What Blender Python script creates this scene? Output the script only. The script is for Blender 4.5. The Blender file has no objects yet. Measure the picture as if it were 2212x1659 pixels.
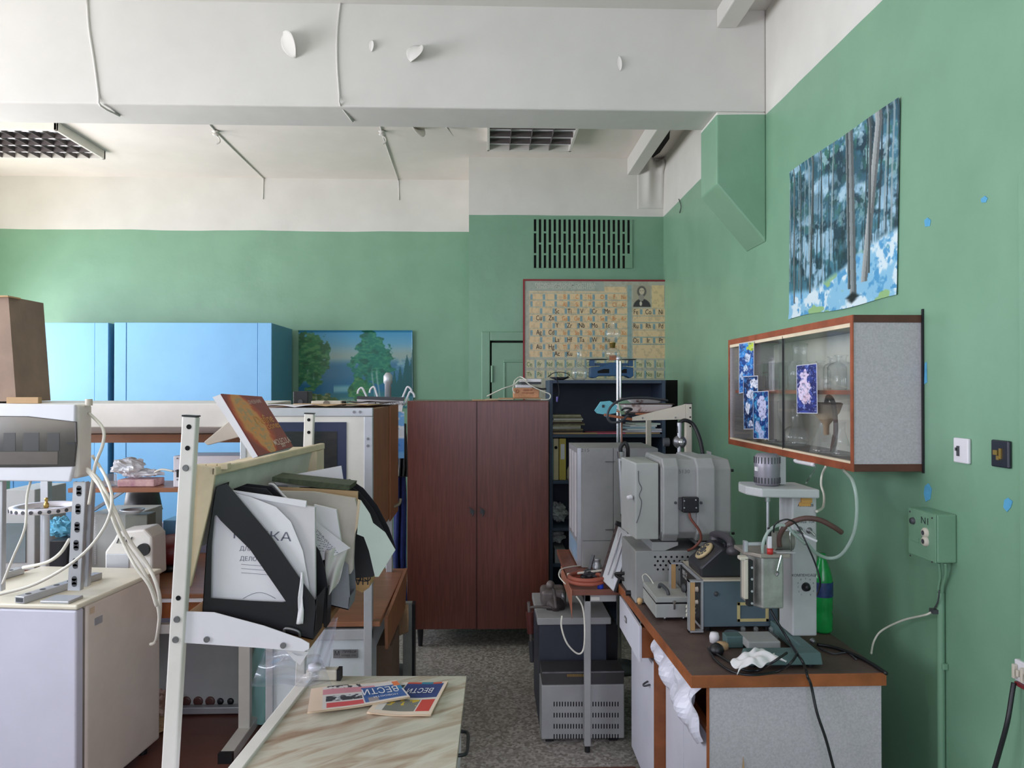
import bpy, math, random
import numpy as np
from mathutils import Vector, Matrix, noise as mnoise
random.seed(7)
D = bpy.data; COL = bpy.context.scene.collection
# ---------------- camera, world, light, exposure ----------------
F = 1600.0; CAM = Vector((0, 0, 1.7))
YAW = math.atan(51/1600.0); PIT = math.atan(11.5/1600.0)
cam = D.objects.new('camera', D.cameras.new('camera')); COL.objects.link(cam)
cam.location = CAM; cam.rotation_euler = (math.pi/2 + PIT, 0, -YAW)
cam.data.sensor_width = 36; cam.data.lens = F/2212*36; cam.data.clip_start = .05
bpy.context.scene.camera = cam
sc = bpy.context.scene
sc.view_settings.view_transform = 'Standard'; sc.view_settings.look = 'None'
sc.view_settings.gamma = 1; sc.view_settings.use_curve_mapping = False
sc.view_settings.exposure = 0.08
sc.cycles.transparent_max_bounces = 32
w = D.worlds.new('sky'); sc.world = w; w.use_nodes = True
w.node_tree.nodes['Background'].inputs[0].default_value = (.62, .78, 1, 1)
w.node_tree.nodes['Background'].inputs[1].default_value = 1.5
def area(name, loc, rot, sx, sy, e, col):
    l = D.lights.new(name, 'AREA'); l.shape = 'RECTANGLE'; l.size = sx; l.size_y = sy; l.energy = e; l.color = col
    o = D.objects.new(name, l); COL.objects.link(o); o.location = loc; o.rotation_euler = rot
    return o
WL = -4.75      # window wall
# daylight standing in each window opening (y centre, width, energy)
for i, (yc, wd, e) in enumerate([(5.3, 2.1, .42), (2.4, 2.2, 1.2), (-.6, 2.1, .8)]):
    area('window_sky_light', (WL+.06, yc, 2.1), (0, math.radians(-68), 0), 2.0, wd, 74*e, (.66, .73, 1))
    area('window_ground_light', (WL+.10, yc, 2.0), (0, math.radians(-132), 0), 1.8, wd, (76, 100, 80)[i], (1, .92, .84))
area('added_rear_fill_light', (.1, -2.43, 2.1), (math.pi/2, 0, 0), 2.4, 2.0, 44, (.86, .77, 1))  # unseen source behind the camera, added to brighten camera-facing faces
# ---------------- helpers ----------------
R3 = cam.rotation_euler.to_matrix()
def ray(px, py): return R3 @ Vector(((px-1106)/F, (829.5-py)/F, -1))
def PY(px, py, Y): d = ray(px, py); return CAM + d*(Y/d.y)
def PX(px, py, X): d = ray(px, py); return CAM + d*(X/d.x)
def PZ(px, py, Z): d = ray(px, py); return CAM + d*((Z-1.7)/d.z)
def lin(c):
    c /= 255.0
    return c/12.92 if c <= .04045 else ((c+.055)/1.055)**2.4
def S(r, g, b): return (lin(r), lin(g), lin(b), 1)
MC = {}
def mat(name, rgb, rough=.5, metal=0, var=.12, scale=6, bump=0, bscale=60, stretch=None, dark=None, spec=.5, emit=0):
    if name in MC: return MC[name]
    m = D.materials.new(name); m.use_nodes = True; nt = m.node_tree; N = nt.nodes; L = nt.links
    b = N['Principled BSDF']; b.inputs['Roughness'].default_value = rough; b.inputs['Metallic'].default_value = metal
    b.inputs['Specular IOR Level'].default_value = spec
    c = S(*rgb)
    tc = N.new('ShaderNodeTexCoord'); mp = N.new('ShaderNodeMapping'); L.new(tc.outputs['Object'], mp.inputs[0])
    if stretch: mp.inputs['Scale'].default_value = stretch
    nz = N.new('ShaderNodeTexNoise'); nz.inputs['Scale'].default_value = scale; nz.inputs['Detail'].default_value = 6
    nz.inputs['Roughness'].default_value = .6
    L.new(mp.outputs[0], nz.inputs['Vector'])
    cr = N.new('ShaderNodeValToRGB'); L.new(nz.outputs['Fac'], cr.inputs[0])
    d = S(*dark) if dark else tuple(x*(1-var*1.6) for x in c[:3])+(1,)
    e = c if dark else tuple(min(1, x*(1+var*.5)) for x in c[:3])+(1,)
    cr.color_ramp.elements[0].position = .3; cr.color_ramp.elements[1].position = .66
    cr.color_ramp.elements[0].color = d; cr.color_ramp.elements[1].color = e
    L.new(cr.outputs[0], b.inputs['Base Color'])
    if bump:
        n2 = N.new('ShaderNodeTexNoise'); n2.inputs['Scale'].default_value = bscale; L.new(tc.outputs['Object'], n2.inputs['Vector'])
        bp = N.new('ShaderNodeBump'); bp.inputs['Strength'].default_value = bump; bp.inputs['Distance'].default_value = .01
        L.new(n2.outputs['Fac'], bp.inputs['Height']); L.new(bp.outputs[0], b.inputs['Normal'])
    if emit: b.inputs['Emission Color'].default_value = c; b.inputs['Emission Strength'].default_value = emit
    MC[name] = m; return m
def glassmat(name, rgb, dens=.12, rough=.03, edge=.5, face=.03):
    if name in MC: return MC[name]
    m = D.materials.new(name); m.use_nodes = True; nt = m.node_tree; N = nt.nodes; L = nt.links
    out = N['Material Output']; N.remove(N['Principled BSDF'])
    t = N.new('ShaderNodeBsdfTransparent'); t.inputs[0].default_value = tuple(1-(1-x)*dens*2 for x in S(*rgb)[:3])+(1,)
    g = N.new('ShaderNodeBsdfGlossy'); g.inputs['Roughness'].default_value = rough
    df = N.new('ShaderNodeBsdfDiffuse'); df.inputs[0].default_value = S(*rgb)
    lw = N.new('ShaderNodeLayerWeight'); lw.inputs[0].default_value = .5
    pw = N.new('ShaderNodeMath'); pw.operation = 'POWER'; L.new(lw.outputs['Facing'], pw.inputs[0]); pw.inputs[1].default_value = 3
    fr = N.new('ShaderNodeMath'); fr.operation = 'MULTIPLY_ADD'; L.new(pw.outputs[0], fr.inputs[0]); fr.inputs[1].default_value = edge; fr.inputs[2].default_value = face
    m1 = N.new('ShaderNodeMixShader'); m1.inputs[0].default_value = dens
    L.new(t.outputs[0], m1.inputs[1]); L.new(df.outputs[0], m1.inputs[2])
    m2 = N.new('ShaderNodeMixShader'); L.new(fr.outputs[0], m2.inputs[0]); L.new(m1.outputs[0], m2.inputs[1]); L.new(g.outputs[0], m2.inputs[2])
    L.new(m2.outputs[0], out.inputs[0]); MC[name] = m; return m
def vmat(name, rough=.5, spec=.5):
    if name in MC: return MC[name]
    m = D.materials.new(name); m.use_nodes = True; nt = m.node_tree
    a = nt.nodes.new('ShaderNodeVertexColor'); a.layer_name = 'Col'
    b = nt.nodes['Principled BSDF']; b.inputs['Roughness'].default_value = rough; b.inputs['Specular IOR Level'].default_value = spec
    nt.links.new(a.outputs[0], b.inputs['Base Color']); MC[name] = m; return m
def wloc(o):
    v = Vector((0, 0, 0))
    while o: v += o.location; o = o.parent
    return v
def tag(o, label=None, cat=None, group=None, kind=None):
    if label: o['label'] = label
    if cat: o['category'] = cat
    if group: o['group'] = group
    if kind: o['kind'] = kind
    return o
def thing(name, label, cat, loc, group=None):
    o = D.objects.new(name, None); COL.objects.link(o); o.location = loc; o.empty_display_size = .05
    return tag(o, label, cat, group)
TXT = {}
def textmesh(s, bold=False):
    if s in TXT: return TXT[s]
    cu = D.curves.new('t', 'FONT'); cu.body = s; cu.align_x = 'CENTER'; cu.align_y = 'CENTER'; cu.resolution_u = 3
    if bold: cu.offset = .004 if len(s) > 2 else 0
    o = D.objects.new('t', cu); COL.objects.link(o)
    dg = bpy.context.evaluated_depsgraph_get(); dg.update()
    me = D.meshes.new_from_object(o.evaluated_get(dg))
    r = ([v.co.copy() for v in me.vertices], [tuple(p.vertices) for p in me.polygons])
    D.objects.remove(o); D.curves.remove(cu); D.meshes.remove(me)
    TXT[s] = r; return r
class MB:
    def __init__(s, M=None): s.v = []; s.f = []; s.sm = []; s.M = M or Matrix.Identity(4)
    def add(s, vs, fs, smooth=False):
        b = len(s.v); s.v += [s.M @ Vector(v) for v in vs]
        s.f += [tuple(b+i for i in f) for f in fs]; s.sm += [smooth]*len(fs); return s
    def hexa(s, p):   # 8 points: bottom ring 0-3, top ring 4-7
        return s.add(p, [(0,3,2,1),(4,5,6,7),(0,1,5,4),(1,2,6,5),(2,3,7,6),(3,0,4,7)])
    def box(s, x0, x1, y0, y1, z0, z1):
        return s.hexa([(x0,y0,z0),(x1,y0,z0),(x1,y1,z0),(x0,y1,z0),(x0,y0,z1),(x1,y0,z1),(x1,y1,z1),(x0,y1,z1)])
    def prism(s, pts, ext):
        n = len(pts); e = Vector(ext); a = [Vector(p) for p in pts]
        return s.add(a+[p+e for p in a], [tuple(range(n-1,-1,-1)), tuple(range(n,2*n))]+[(i,(i+1)%n,n+(i+1)%n,n+i) for i in range(n)])
    def bar(s, a, b, w, t, up=(0,0,1)):   # rectangular bar from a to b
        a = Vector(a); b = Vector(b); d = (b-a).normalized(); u = Vector(up); x = d.cross(u)
        if x.length < 1e-4: x = d.cross(Vector((0,1,0)))
        x.normalize(); y = x.cross(d)
        q = [x*w/2*i + y*t/2*j for i, j in ((-1,-1),(1,-1),(1,1),(-1,1))]
        return s.hexa([a+k for k in q]+[b+k for k in q])
    def cyl(s, a, b, r0, r1=None, n=16, cap=True):
        a = Vector(a); b = Vector(b); r1 = r0 if r1 is None else r1; d = (b-a).normalized()
        x = d.orthogonal().normalized(); y = d.cross(x)
        c = [(math.cos(2*math.pi*i/n), math.sin(2*math.pi*i/n)) for i in range(n)]
        s.add([a+(x*p+y*q)*r0 for p, q in c]+[b+(x*p+y*q)*r1 for p, q in c], [(i,(i+1)%n,n+(i+1)%n,n+i) for i in range(n)], True)
        if cap:
            s.add([a+(x*p+y*q)*r0 for p, q in c], [tuple(range(n-1,-1,-1))]); s.add([b+(x*p+y*q)*r1 for p, q in c], [tuple(range(n))])
        return s
    def tube(s, pts, r, n=8, sub=6, smoothpath=True):
        p = [Vector(q) for q in pts]
        if smoothpath and len(p) > 2:
            o = []
            for i in range(len(p)-1):
                p0 = p[max(i-1,0)]; p1 = p[i]; p2 = p[i+1]; p3 = p[min(i+2,len(p)-1)]
                for k in range(sub):
                    t = k/sub; o.append(.5*((2*p1)+(p2-p0)*t+(2*p0-5*p1+4*p2-p3)*t*t+(3*p1-p0-3*p2+p3)*t**3))
            o.append(p[-1]); p = o
        x = (p[1]-p[0]).orthogonal().normalized(); vs = []; m = len(p)
        for i in range(m):
            d = (p[min(i+1,m-1)]-p[max(i-1,0)])
            if d.length < 1e-7: d = Vector((0,0,1))
            d.normalize(); x = (x-d*x.dot(d)); x = x.normalized() if x.length > 1e-5 else d.orthogonal().normalized(); y = d.cross(x)
            rr = r if not callable(r) else r(i/(m-1))
            vs += [p[i]+(x*math.cos(2*math.pi*k/n)+y*math.sin(2*math.pi*k/n))*rr for k in range(n)]
        fs = [(i*n+k, i*n+(k+1)%n, (i+1)*n+(k+1)%n, (i+1)*n+k) for i in range(m-1) for k in range(n)]
        fs += [tuple(range(n-1,-1,-1)), tuple(range((m-1)*n, m*n))]
        return s.add(vs, fs, True)
    def lathe(s, c, prof, n=24, up=(0,0,1)):   # prof: list of (r, h)
        c = Vector(c); d = Vector(up).normalized(); x = d.orthogonal().normalized(); y = d.cross(x); vs = []
        for r, h in prof: vs += [c+d*h+(x*math.cos(2*math.pi*k/n)+y*math.sin(2*math.pi*k/n))*max(r,1e-4) for k in range(n)]
        return s.add(vs, [(i*n+k, i*n+(k+1)%n, (i+1)*n+(k+1)%n, (i+1)*n+k) for i in range(len(prof)-1) for k in range(n)], True)
    def ball(s, c, r, n=12, sc=(1,1,1)):
        c = Vector(c); vs = []; m = n//2
        for i in range(m+1):
            a = math.pi*i/m
            vs += [c+Vector((math.sin(a)*math.cos(2*math.pi*k/n)*sc[0], math.sin(a)*math.sin(2*math.pi*k/n)*sc[1], math.cos(a)*sc[2]))*r for k in range(n)]
        return s.add(vs, [(i*n+k, (i+1)*n+k, (i+1)*n+(k+1)%n, i*n+(k+1)%n) for i in range(m) for k in range(n)], True)
    def grid(s, fn, nu, nv, smooth=True):
        return s.add([fn(i/nu, j/nv) for j in range(nv+1) for i in range(nu+1)],
            [(j*(nu+1)+i, j*(nu+1)+i+1, (j+1)*(nu+1)+i+1, (j+1)*(nu+1)+i) for j in range(nv) for i in range(nu)], smooth)
    def text(s, body, o, xa, ya, size, bold=False, wscale=1):
        vs, fs = textmesh(body, bold); o = Vector(o); xa = Vector(xa).normalized(); ya = Vector(ya).normalized()
        return s.add([o+xa*v.x*size*wscale+ya*v.y*size for v in vs], fs)
    def build(s, name, m, parent=None, bevel=0, seg=2, solid=0):
        me = D.meshes.new(name); zs = s.v
        if parent is not None: off = wloc(parent)
        else:
            mn = [min(v[i] for v in zs) for i in range(3)]; mx = [max(v[i] for v in zs) for i in range(3)]
            off = Vector(((mn[0]+mx[0])/2, (mn[1]+mx[1])/2, mn[2]))
        me.from_pydata([tuple(v-off) for v in zs], [], s.f)
        me.polygons.foreach_set('use_smooth', s.sm); me.materials.append(m)
        o = D.objects.new(name, me); COL.objects.link(o)
        if parent is not None: o.parent = parent
        else: o.location = off
        if bevel:
            b = o.modifiers.new('bevel', 'BEVEL'); b.width = bevel; b.segments = seg; b.limit_method = 'ANGLE'
        if solid:
            b = o.modifiers.new('solid', 'SOLIDIFY'); b.thickness = solid; b.offset = 0
        return o
def pbox(px0, px1, pyt, pyb, Y, dep):   # world extents of a box whose front face (at depth Y) spans those pixels
    a = PY(px0, (pyt+pyb)/2, Y); b = PY(px1, (pyt+pyb)/2, Y); c = PY((px0+px1)/2, pyt, Y); d = PY((px0+px1)/2, pyb, Y)
    return (a.x, b.x, Y, Y+dep, d.z, c.z)
def PP(pts, Y): return [PY(x, y, Y) for x, y in pts]
def picture(name, arr, fn, m, parent=None, thick=0):
    """arr (h,w,3) sRGB 0-1 colours of a printed sheet, fn(u,v) -> point, v down"""
    h, w_ = arr.shape[:2]; mb = MB(); mb.grid(lambda u, v: fn(u, v), w_-1, h-1, False)
    o = mb.build(name, m, parent)
    a = o.data.color_attributes.new('Col', 'FLOAT_COLOR', 'POINT'); c = np.clip(arr, 0, 1)
    l = np.where(c <= .04045, c/12.92, ((c+.055)/1.055)**2.4)
    a.data.foreach_set('color', np.concatenate([l.reshape(-1, 3), np.ones((h*w_, 1))], 1).astype(np.float32).ravel())
    return o
def struct(o): o['kind'] = 'structure'; return o
# ---------------- materials ----------------
def wallmat(name, green_top):
    m = D.materials.new(name); m.use_nodes = True; nt = m.node_tree; N = nt.nodes; L = nt.links; b = N['Principled BSDF']
    g = N.new('ShaderNodeNewGeometry'); sp = N.new('ShaderNodeSeparateXYZ'); L.new(g.outputs['Position'], sp.inputs[0])
    nz = N.new('ShaderNodeTexNoise'); nz.inputs['Scale'].default_value = 1.1; nz.inputs['Detail'].default_value = 2; L.new(g.outputs['Position'], nz.inputs['Vector'])
    ma = N.new('ShaderNodeMath'); ma.operation = 'MULTIPLY_ADD'; L.new(nz.outputs['Fac'], ma.inputs[0]); ma.inputs[1].default_value = .035; L.new(sp.outputs['Z'], ma.inputs[2])
    gt = N.new('ShaderNodeMath'); gt.operation = 'GREATER_THAN'; L.new(ma.outputs[0], gt.inputs[0]); gt.inputs[1].default_value = green_top+.017
    n2 = N.new('ShaderNodeTexNoise'); n2.inputs['Scale'].default_value = 3; n2.inputs['Detail'].default_value = 5; L.new(g.outputs['Position'], n2.inputs['Vector'])
    def ramp(a, c):
        r = N.new('ShaderNodeValToRGB'); r.color_ramp.elements[0].position = .35; r.color_ramp.elements[1].position = .65
        r.color_ramp.elements[0].color = a; r.color_ramp.elements[1].color = c; L.new(n2.outputs['Fac'], r.inputs[0]); return r
    r1 = ramp(S(120, 160, 132), S(127, 168, 139)); r2 = ramp(S(210, 208, 200), S(218, 216, 208))
    mx = N.new('ShaderNodeMix'); mx.data_type = 'RGBA'; L.new(gt.outputs[0], mx.inputs['Factor']); L.new(r1.outputs[0], mx.inputs['A']); L.new(r2.outputs[0], mx.inputs['B'])
    L.new(mx.outputs['Result'], b.inputs['Base Color'])
    rr = N.new('ShaderNodeMapRange'); L.new(gt.outputs[0], rr.inputs[0]); rr.inputs['To Min'].default_value = .38; rr.inputs['To Max'].default_value = .85
    L.new(rr.outputs[0], b.inputs['Roughness'])
    n3 = N.new('ShaderNodeTexNoise'); n3.inputs['Scale'].default_value = 5; n3.inputs['Detail'].default_value = 4; L.new(g.outputs['Position'], n3.inputs['Vector'])
    bp = N.new('ShaderNodeBump'); bp.inputs['Strength'].default_value = .25; bp.inputs['Distance'].default_value = .02; L.new(n3.outputs['Fac'], bp.inputs['Height']); L.new(bp.outputs[0], b.inputs['Normal'])
    return m
GT = 3.185
M_wall = wallmat('painted_wall', GT)
M_white = mat('whitewash', (214, 212, 205), .85, var=.04, scale=2, bump=.3, bscale=6)
M_green = mat('green_paint', (120, 160, 131), .38, var=.06, scale=3)
M_cream = mat('cream_metal', (226, 222, 214), .45, var=.05)
M_creamw = mat('cream_wood', (222, 204, 170), .5, var=.1, scale=8)
M_whitem = mat('white_enamel', (228, 225, 230), .35, var=.04, scale=3)
M_grey = mat('grey_metal', (164, 165, 164), .5, var=.1, scale=5)
M_grey2 = mat('grey_paint', (176, 178, 174), .5, var=.06, scale=6)
M_dgrey = mat('dark_grey', (70, 72, 76), .5)
M_black = mat('black_plastic', (26, 26, 30), .4)
M_hole = mat('hole_black', (6, 6, 7), .9)
M_chrome = mat('chrome', (200, 202, 205), .22, 1, var=.08)
M_alu = mat('aluminium', (196, 198, 202), .42, .6, var=.08)
M_steel = mat('dull_steel', (140, 140, 142), .45, .8, var=.2, scale=20)
M_brownwood = mat('brown_laminate', (150, 98, 68), .4, var=.15, scale=5, stretch=(1, 6, 1))
M_ward = mat('wardrobe_veneer', (122, 70, 59), .3, scale=9, stretch=(9, 9, .5), dark=(96, 52, 44))
M_ochre = mat('orange_wood_edge', (160, 92, 50), .45, var=.25, scale=8)
M_blue = mat('blue_paint', (122, 182, 226), .45, var=.05, scale=2)
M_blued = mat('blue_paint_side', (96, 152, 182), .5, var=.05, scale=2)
M_navy = mat('navy_board', (62, 76, 96), .55, var=.1)
M_paper = mat('paper_white', (228, 226, 228), .8, var=.03)
M_paperg = mat('paper_grey', (205, 203, 196), .8, var=.05)
M_card = mat('cardboard', (190, 158, 118), .8, var=.1)
M_beige = mat('beige_plastic', (206, 198, 182), .5, var=.06)
M_glass = glassmat('glass', (232, 240, 240), .07, .04, .85, .05)
M_pane = glassmat('pane_glass', (200, 210, 205), .03)
M_rubber = mat('black_rubber', (20, 20, 22), .5)
M_wire = mat('white_cable', (225, 222, 208), .5)
M_red = mat('dark_red', (120, 36, 40), .4)
M_brass = mat('brass', (190, 160, 90), .35, .8)
M_ink = mat('ink', (40, 42, 50), .8)
M_speck = mat('speckled_panel', (192, 188, 192), .6, var=.12, scale=160)
M_cable_r = mat('red_rubber', (170, 92, 72), .5, var=.15)
# ---------------- the room ----------------
BY, BW = 6.3, 7.0      # pier wall / back wall
XP = PY(1013, 500, BY).x; WX = 1.5; ZC = 3.68
def fmat():
    m = D.materials.new('speckled_floor'); m.use_nodes = True; nt = m.node_tree; N = nt.nodes; L = nt.links; b = N['Principled BSDF']
    g = N.new('ShaderNodeNewGeometry')
    vo = N.new('ShaderNodeTexVoronoi'); vo.inputs['Scale'].default_value = 75; L.new(g.outputs['Position'], vo.inputs['Vector'])
    r = N.new('ShaderNodeValToRGB'); L.new(vo.outputs['Color'], r.inputs[0])
    for p, c in ((0, (116, 110, 100)), (.45, (148, 142, 134)), (.8, (182, 176, 168))):
        e = r.color_ramp.elements.new(p) if 0 < p < .8 else r.color_ramp.elements[0 if p == 0 else -1]; e.position = p; e.color = S(*c)
    L.new(r.outputs[0], b.inputs['Base Color']); b.inputs['Roughness'].default_value = .6
    return m
struct(MB().box(WL-.1, 1.7, -2.7, 7.3, -.1, 0).build('floor', fmat()))
M_lino = mat('brown_lino', (112, 70, 58), .4, var=.12, scale=4)
struct(MB().box(WL, -.98, -2.5, 4.6, 0, .006).build('trim_1', M_lino))      # brown painted strip of floor on the left
struct(MB().box(.05, .66, 1.5, 3.32, 0, .006).build('trim_2', M_lino))
struct(MB().box(WL-.1, 1.7, -2.7, 7.3, ZC+.07, ZC+.2).build('ceiling', M_white))
struct(MB().box(WL-.1, 1.7, 4.25, 7.3, ZC, ZC+.1).build('ceiling_back_bay', mat('ceiling_wash_lit', (236, 228, 220), .85, var=.04, scale=2, bump=.3, bscale=6)))  # missing up-light put into the colour: paler than the front ceiling
struct(MB().box(WX, WX+.2, -2.6, 7.3, 0, 3.9).build('wall_right', M_wall))
struct(MB().box(WL-.2, XP, BW, BW+.2, 0, 3.9).build('wall_back', M_wall))
struct(MB().box(XP, WX, BY, BW+.2, 0, 3.9).build('wall_back_pier', M_wall))
# window wall (left) with three openings, rear wall with one unseen opening added for fill light
def wallwin(name, along, lo, hi, fixed, thick, openings, zb=1.05, zt=3.15):
    mb = MB()
    def bx(a, b, z0, z1):
        if along == 'y': mb.box(fixed-thick, fixed, a, b, z0, z1)
        else: mb.box(a, b, fixed-thick, fixed, z0, z1)
    e = lo
    for a, b in openings:
        bx(e, a, 0, 3.9); bx(a, b, 0, zb); bx(a, b, zt, 3.9); e = b
    bx(e, hi, 0, 3.9)
    struct(mb.build(name, M_wall))
    for i, (a, b) in enumerate(openings):
        fr = MB(); n = 3 if b-a < 3 else 6
        for k in range(n+1):
            t = a+(b-a)*k/n
            if along == 'y': fr.box(fixed-thick+.02, fixed-thick+.07, t-.03, t+.03, zb, zt)
            else: fr.box(t-.03, t+.03, fixed-thick+.02, fixed-thick+.07, zb, zt)
        for z in (zb+.03, zt-.03, zt-.6):
            if along == 'y': fr.box(fixed-thick+.02, fixed-thick+.07, a, b, z-.03, z+.03)
            else: fr.box(a, b, fixed-thick+.02, fixed-thick+.07, z-.03, z+.03)
        f = struct(fr.build('window_%d' % (i+1 if along == 'y' else 4), M_whitem))
        g = MB()
        if along == 'y': g.box(fixed-thick+.035, fixed-thick+.045, a, b, zb, zt)
        else: g.box(a, b, fixed-thick+.035, fixed-thick+.045, zb, zt)
        g.build('pane', M_pane, f)
wallwin('wall_left', 'y', -2.7, 7.3, WL, .2, [(-1.7, .5), (1.3, 3.5), (4.2, 6.4)])
wallwin('wall_front', 'x', WL, WX, -2.5, .2, [(-1.2, 1.4)])
# big cross beam and the haunched corbel under its end
YB0, YB1 = 3.95, 4.25
struct(MB().box(WL, WX, YB0, YB1, 3.2, 3.76).build('trim_3', M_white, bevel=.01))
XC = PY(1548, 300, YB0).x
a = PY(1548, 397, YB0); b = PY(1663, 523, YB0)
mb = MB(); mb.prism([(XC, YB0, 3.2), (XC, YB0, a.z), (WX, YB0, b.z), (WX, YB0, 3.2)], (0, .3, 0))
struct(mb.build('trim_4', M_wall, bevel=.008))
# slim ribs along the ceiling beside the right wall
a = PY(1355, 378, BY); rx0 = a.x; rx1 = rx0+.1
struct(MB().box(rx0, rx1, YB1, BY, a.z-.0, ZC).build('trim_5', M_white, bevel=.006))
r0 = PY(1548, 60, YB0); struct(MB().box(r0.x, r0.x+.11, 1.0, YB0, r0.z, ZC+.08).build('trim_6', M_white, bevel=.006))
# ragged dark opening between the rib and the wall, and the sagging plaster below it
hp = [PZ(x, y, ZC-.004) for x, y in ((1395, 335), (1412, 276), (1448, 276), (1446, 300), (1425, 330), (1408, 342))]
t = thing('ceiling_hole', 'ragged dark hole in the ceiling beside the slim white rib near the right wall', 'hole', hp[0])
MB().prism(hp, (0, 0, .003)).build('opening', M_hole, t)
mb = MB()
def sag(u, v):
    p = PY(1378+u*66, 338+v*112 - 10*math.sin(u*7)*(1-v), BY-.02)
    k = math.sin(math.pi*min(max(u, 0), 1))**.5*(1-v)**.8; p.y = BY-.002; return p + Vector((0, -k*(.10*math.exp(-((v-.14)/.1)**2)*(.6+.4*math.sin(u*9)) + .06*math.exp(-((u-.35)/.14)**2)+.05*math.exp(-((u-.8)/.1)**2)), 0))
mb.grid(sag, 22, 26); tag(mb.build('sagging_plaster', M_white, solid=.004), 'crumpled white plaster bulging out under the ceiling hole in the corner', 'plaster')
# painted-over cables on beam and ceiling
def conduit(pts, label, r=.006, hook=None):
    t = thing('ceiling_cable', label, 'cable', pts[0], 'painted cables on beam and ceiling')
    MB().tube(pts, r, 6, 3).build('cable', M_white, t)
    if hook:
        h = MB(); h.lathe(hook+Vector((0,0,-.035)), [(0,0),(.02,.003),(.026,.012),(.014,.024),(.03,.035)], 10)
        h.tube([hook+Vector((0,0,-.03)), hook+Vector((.025,0,-.05)), hook+Vector((.03,0,-.08)), hook+Vector((.005,0,-.095))], .006, 6)
        h.build('hook', M_white, t)
yb = YB0-.004
conduit([PY(188, 0, yb), PY(192, 60, yb), PY(203, 130, yb), PY(213, 205, yb), PY(217, 228, yb-.002), PZ(258, 250, 3.197)], 'thin painted cable running down the white beam near its left end')
conduit([PY(736, 0, yb), PY(729, 60, yb), PY(728, 130, yb), PY(733, 205, yb), PY(735, 226, yb-.002), PZ(762, 262, 3.197)], 'thin painted cable running down the middle of the white beam')
zc = ZC-.006
conduit([PZ(438, 250, zc), PZ(466, 284, zc), PZ(520, 338, zc), PZ(568, 384, zc), PY(569, 388, BW-.005), PY(568, 430, BW-.005)], 'slanting ceiling cable with a hook, left one of two', hook=PZ(466, 284, zc))
conduit([PZ(820, 260, zc), PZ(825, 286, zc), PZ(840, 330, zc), PZ(859, 385, zc), PY(861, 392, BW-.005), PY(862, 432, BW-.005)], 'slanting ceiling cable with a hook, nearer the square lamp', hook=PZ(825, 284, zc))
# peeling paint
def flake(c, w, h, nrm, curl, label, rot=0):
    c = Vector(c); n = Vector(nrm); x = Vector((1,0,0)); y = n.cross(x).normalized()
    x2 = x*math.cos(rot)+y*math.sin(rot); y2 = -x*math.sin(rot)+y*math.cos(rot)
    def fn(u, v):
        s_ = math.sin(math.pi*v)**.7 if 0 < v < 1 else 0
        return c + x2*(u-.5)*w*(.15+s_) + y2*(v-.5)*h + n*(curl*u*u*(.4+s_)+.003)
    tag(MB().grid(fn, 8, 10).build('paint_flake', M_white, solid=.002), label, 'peeling paint', 'flakes of peeling paint')
fl = [(626, 100, .07, .14, .06, 'large curled paint flake on the beam, left of its middle cable', .5), (803, 100, .025, .06, .012, 'thin sliver of lifted paint on the beam right of the middle cable', 0),
      (898, 118, .09, .10, .07, 'folded paint flake on the beam above the square lamp, left', -.5), (1338, 138, .02, .08, .01, 'long thin blister of paint on the right part of the beam', .1)]
for x, y, w_, h_, c_, l_, r_ in fl: flake(PY(x, y, YB0), w_, h_, (0,-1,0), c_, l_, r_)
for x, y, l_, r_ in ((905, 275, 'small torn paint flake on the ceiling between hook cable and square lamp', 1), (965, 270, 'pinkish paint flake hanging from the ceiling just left of the square lamp', .3)): flake(PZ(x, y, ZC), .09, .1, (0,0,-1), .06, l_, r_)
# ceiling lamps
def lamp(px0, px1, y0, y1, z0, cells, label):
    a = PZ(px0, 298, z0); b = PZ(px1, 298, z0); x0, x1 = a.x, b.x
    t = thing('ceiling_lamp', label, 'lamp', ((x0+x1)/2, (y0+y1)/2, z0), 'louvred ceiling lamps')
    f = MB(); e = .022
    f.box(x0, x0+e, y0, y1, z0, ZC); f.box(x1-e, x1, y0, y1, z0, ZC); f.box(x0, x1, y0, y0+e, z0, ZC); f.box(x0, x1, y1-e, y1, z0, ZC)
    f.build('frame', M_cream, t, bevel=.003)
    MB().box(x0+e, x1-e, y0+e, y1-e, ZC-.02, ZC-.01).build('reflector', M_steel, t)
    l = MB(); nx, ny = cells
    for i in range(1, nx):
        x = x0+e+(x1-x0-2*e)*i/nx; l.box(x-.002, x+.002, y0+e, y1-e, z0+.002, z0+.04)
    for i in range(1, ny):
        y = y0+e+(y1-y0-2*e)*i/ny; l.box(x0+e, x1-e, y-.002, y+.002, z0+.002, z0+.04)
    l.build('louvre', mat('louvre_grey', (120, 112, 112), .5, .4), t)
    for k in range(ny):
        y = y0+e+(y1-y0-2*e)*(k+.5)/ny; MB().cyl((x0+e, y, ZC-.045+.008), (x1-e, y, ZC-.045+.008), .012, n=10).build('tube', M_whitem, t)
lamp(1052, 1244, 5.25, 5.93, ZC-.07, (4, 4), 'square grey louvred ceiling lamp above the bookcase')
lamp(-120, 150, 5.55, 6.25, ZC-.07, (9, 4), 'long louvred ceiling lamp at the upper left edge')
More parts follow.
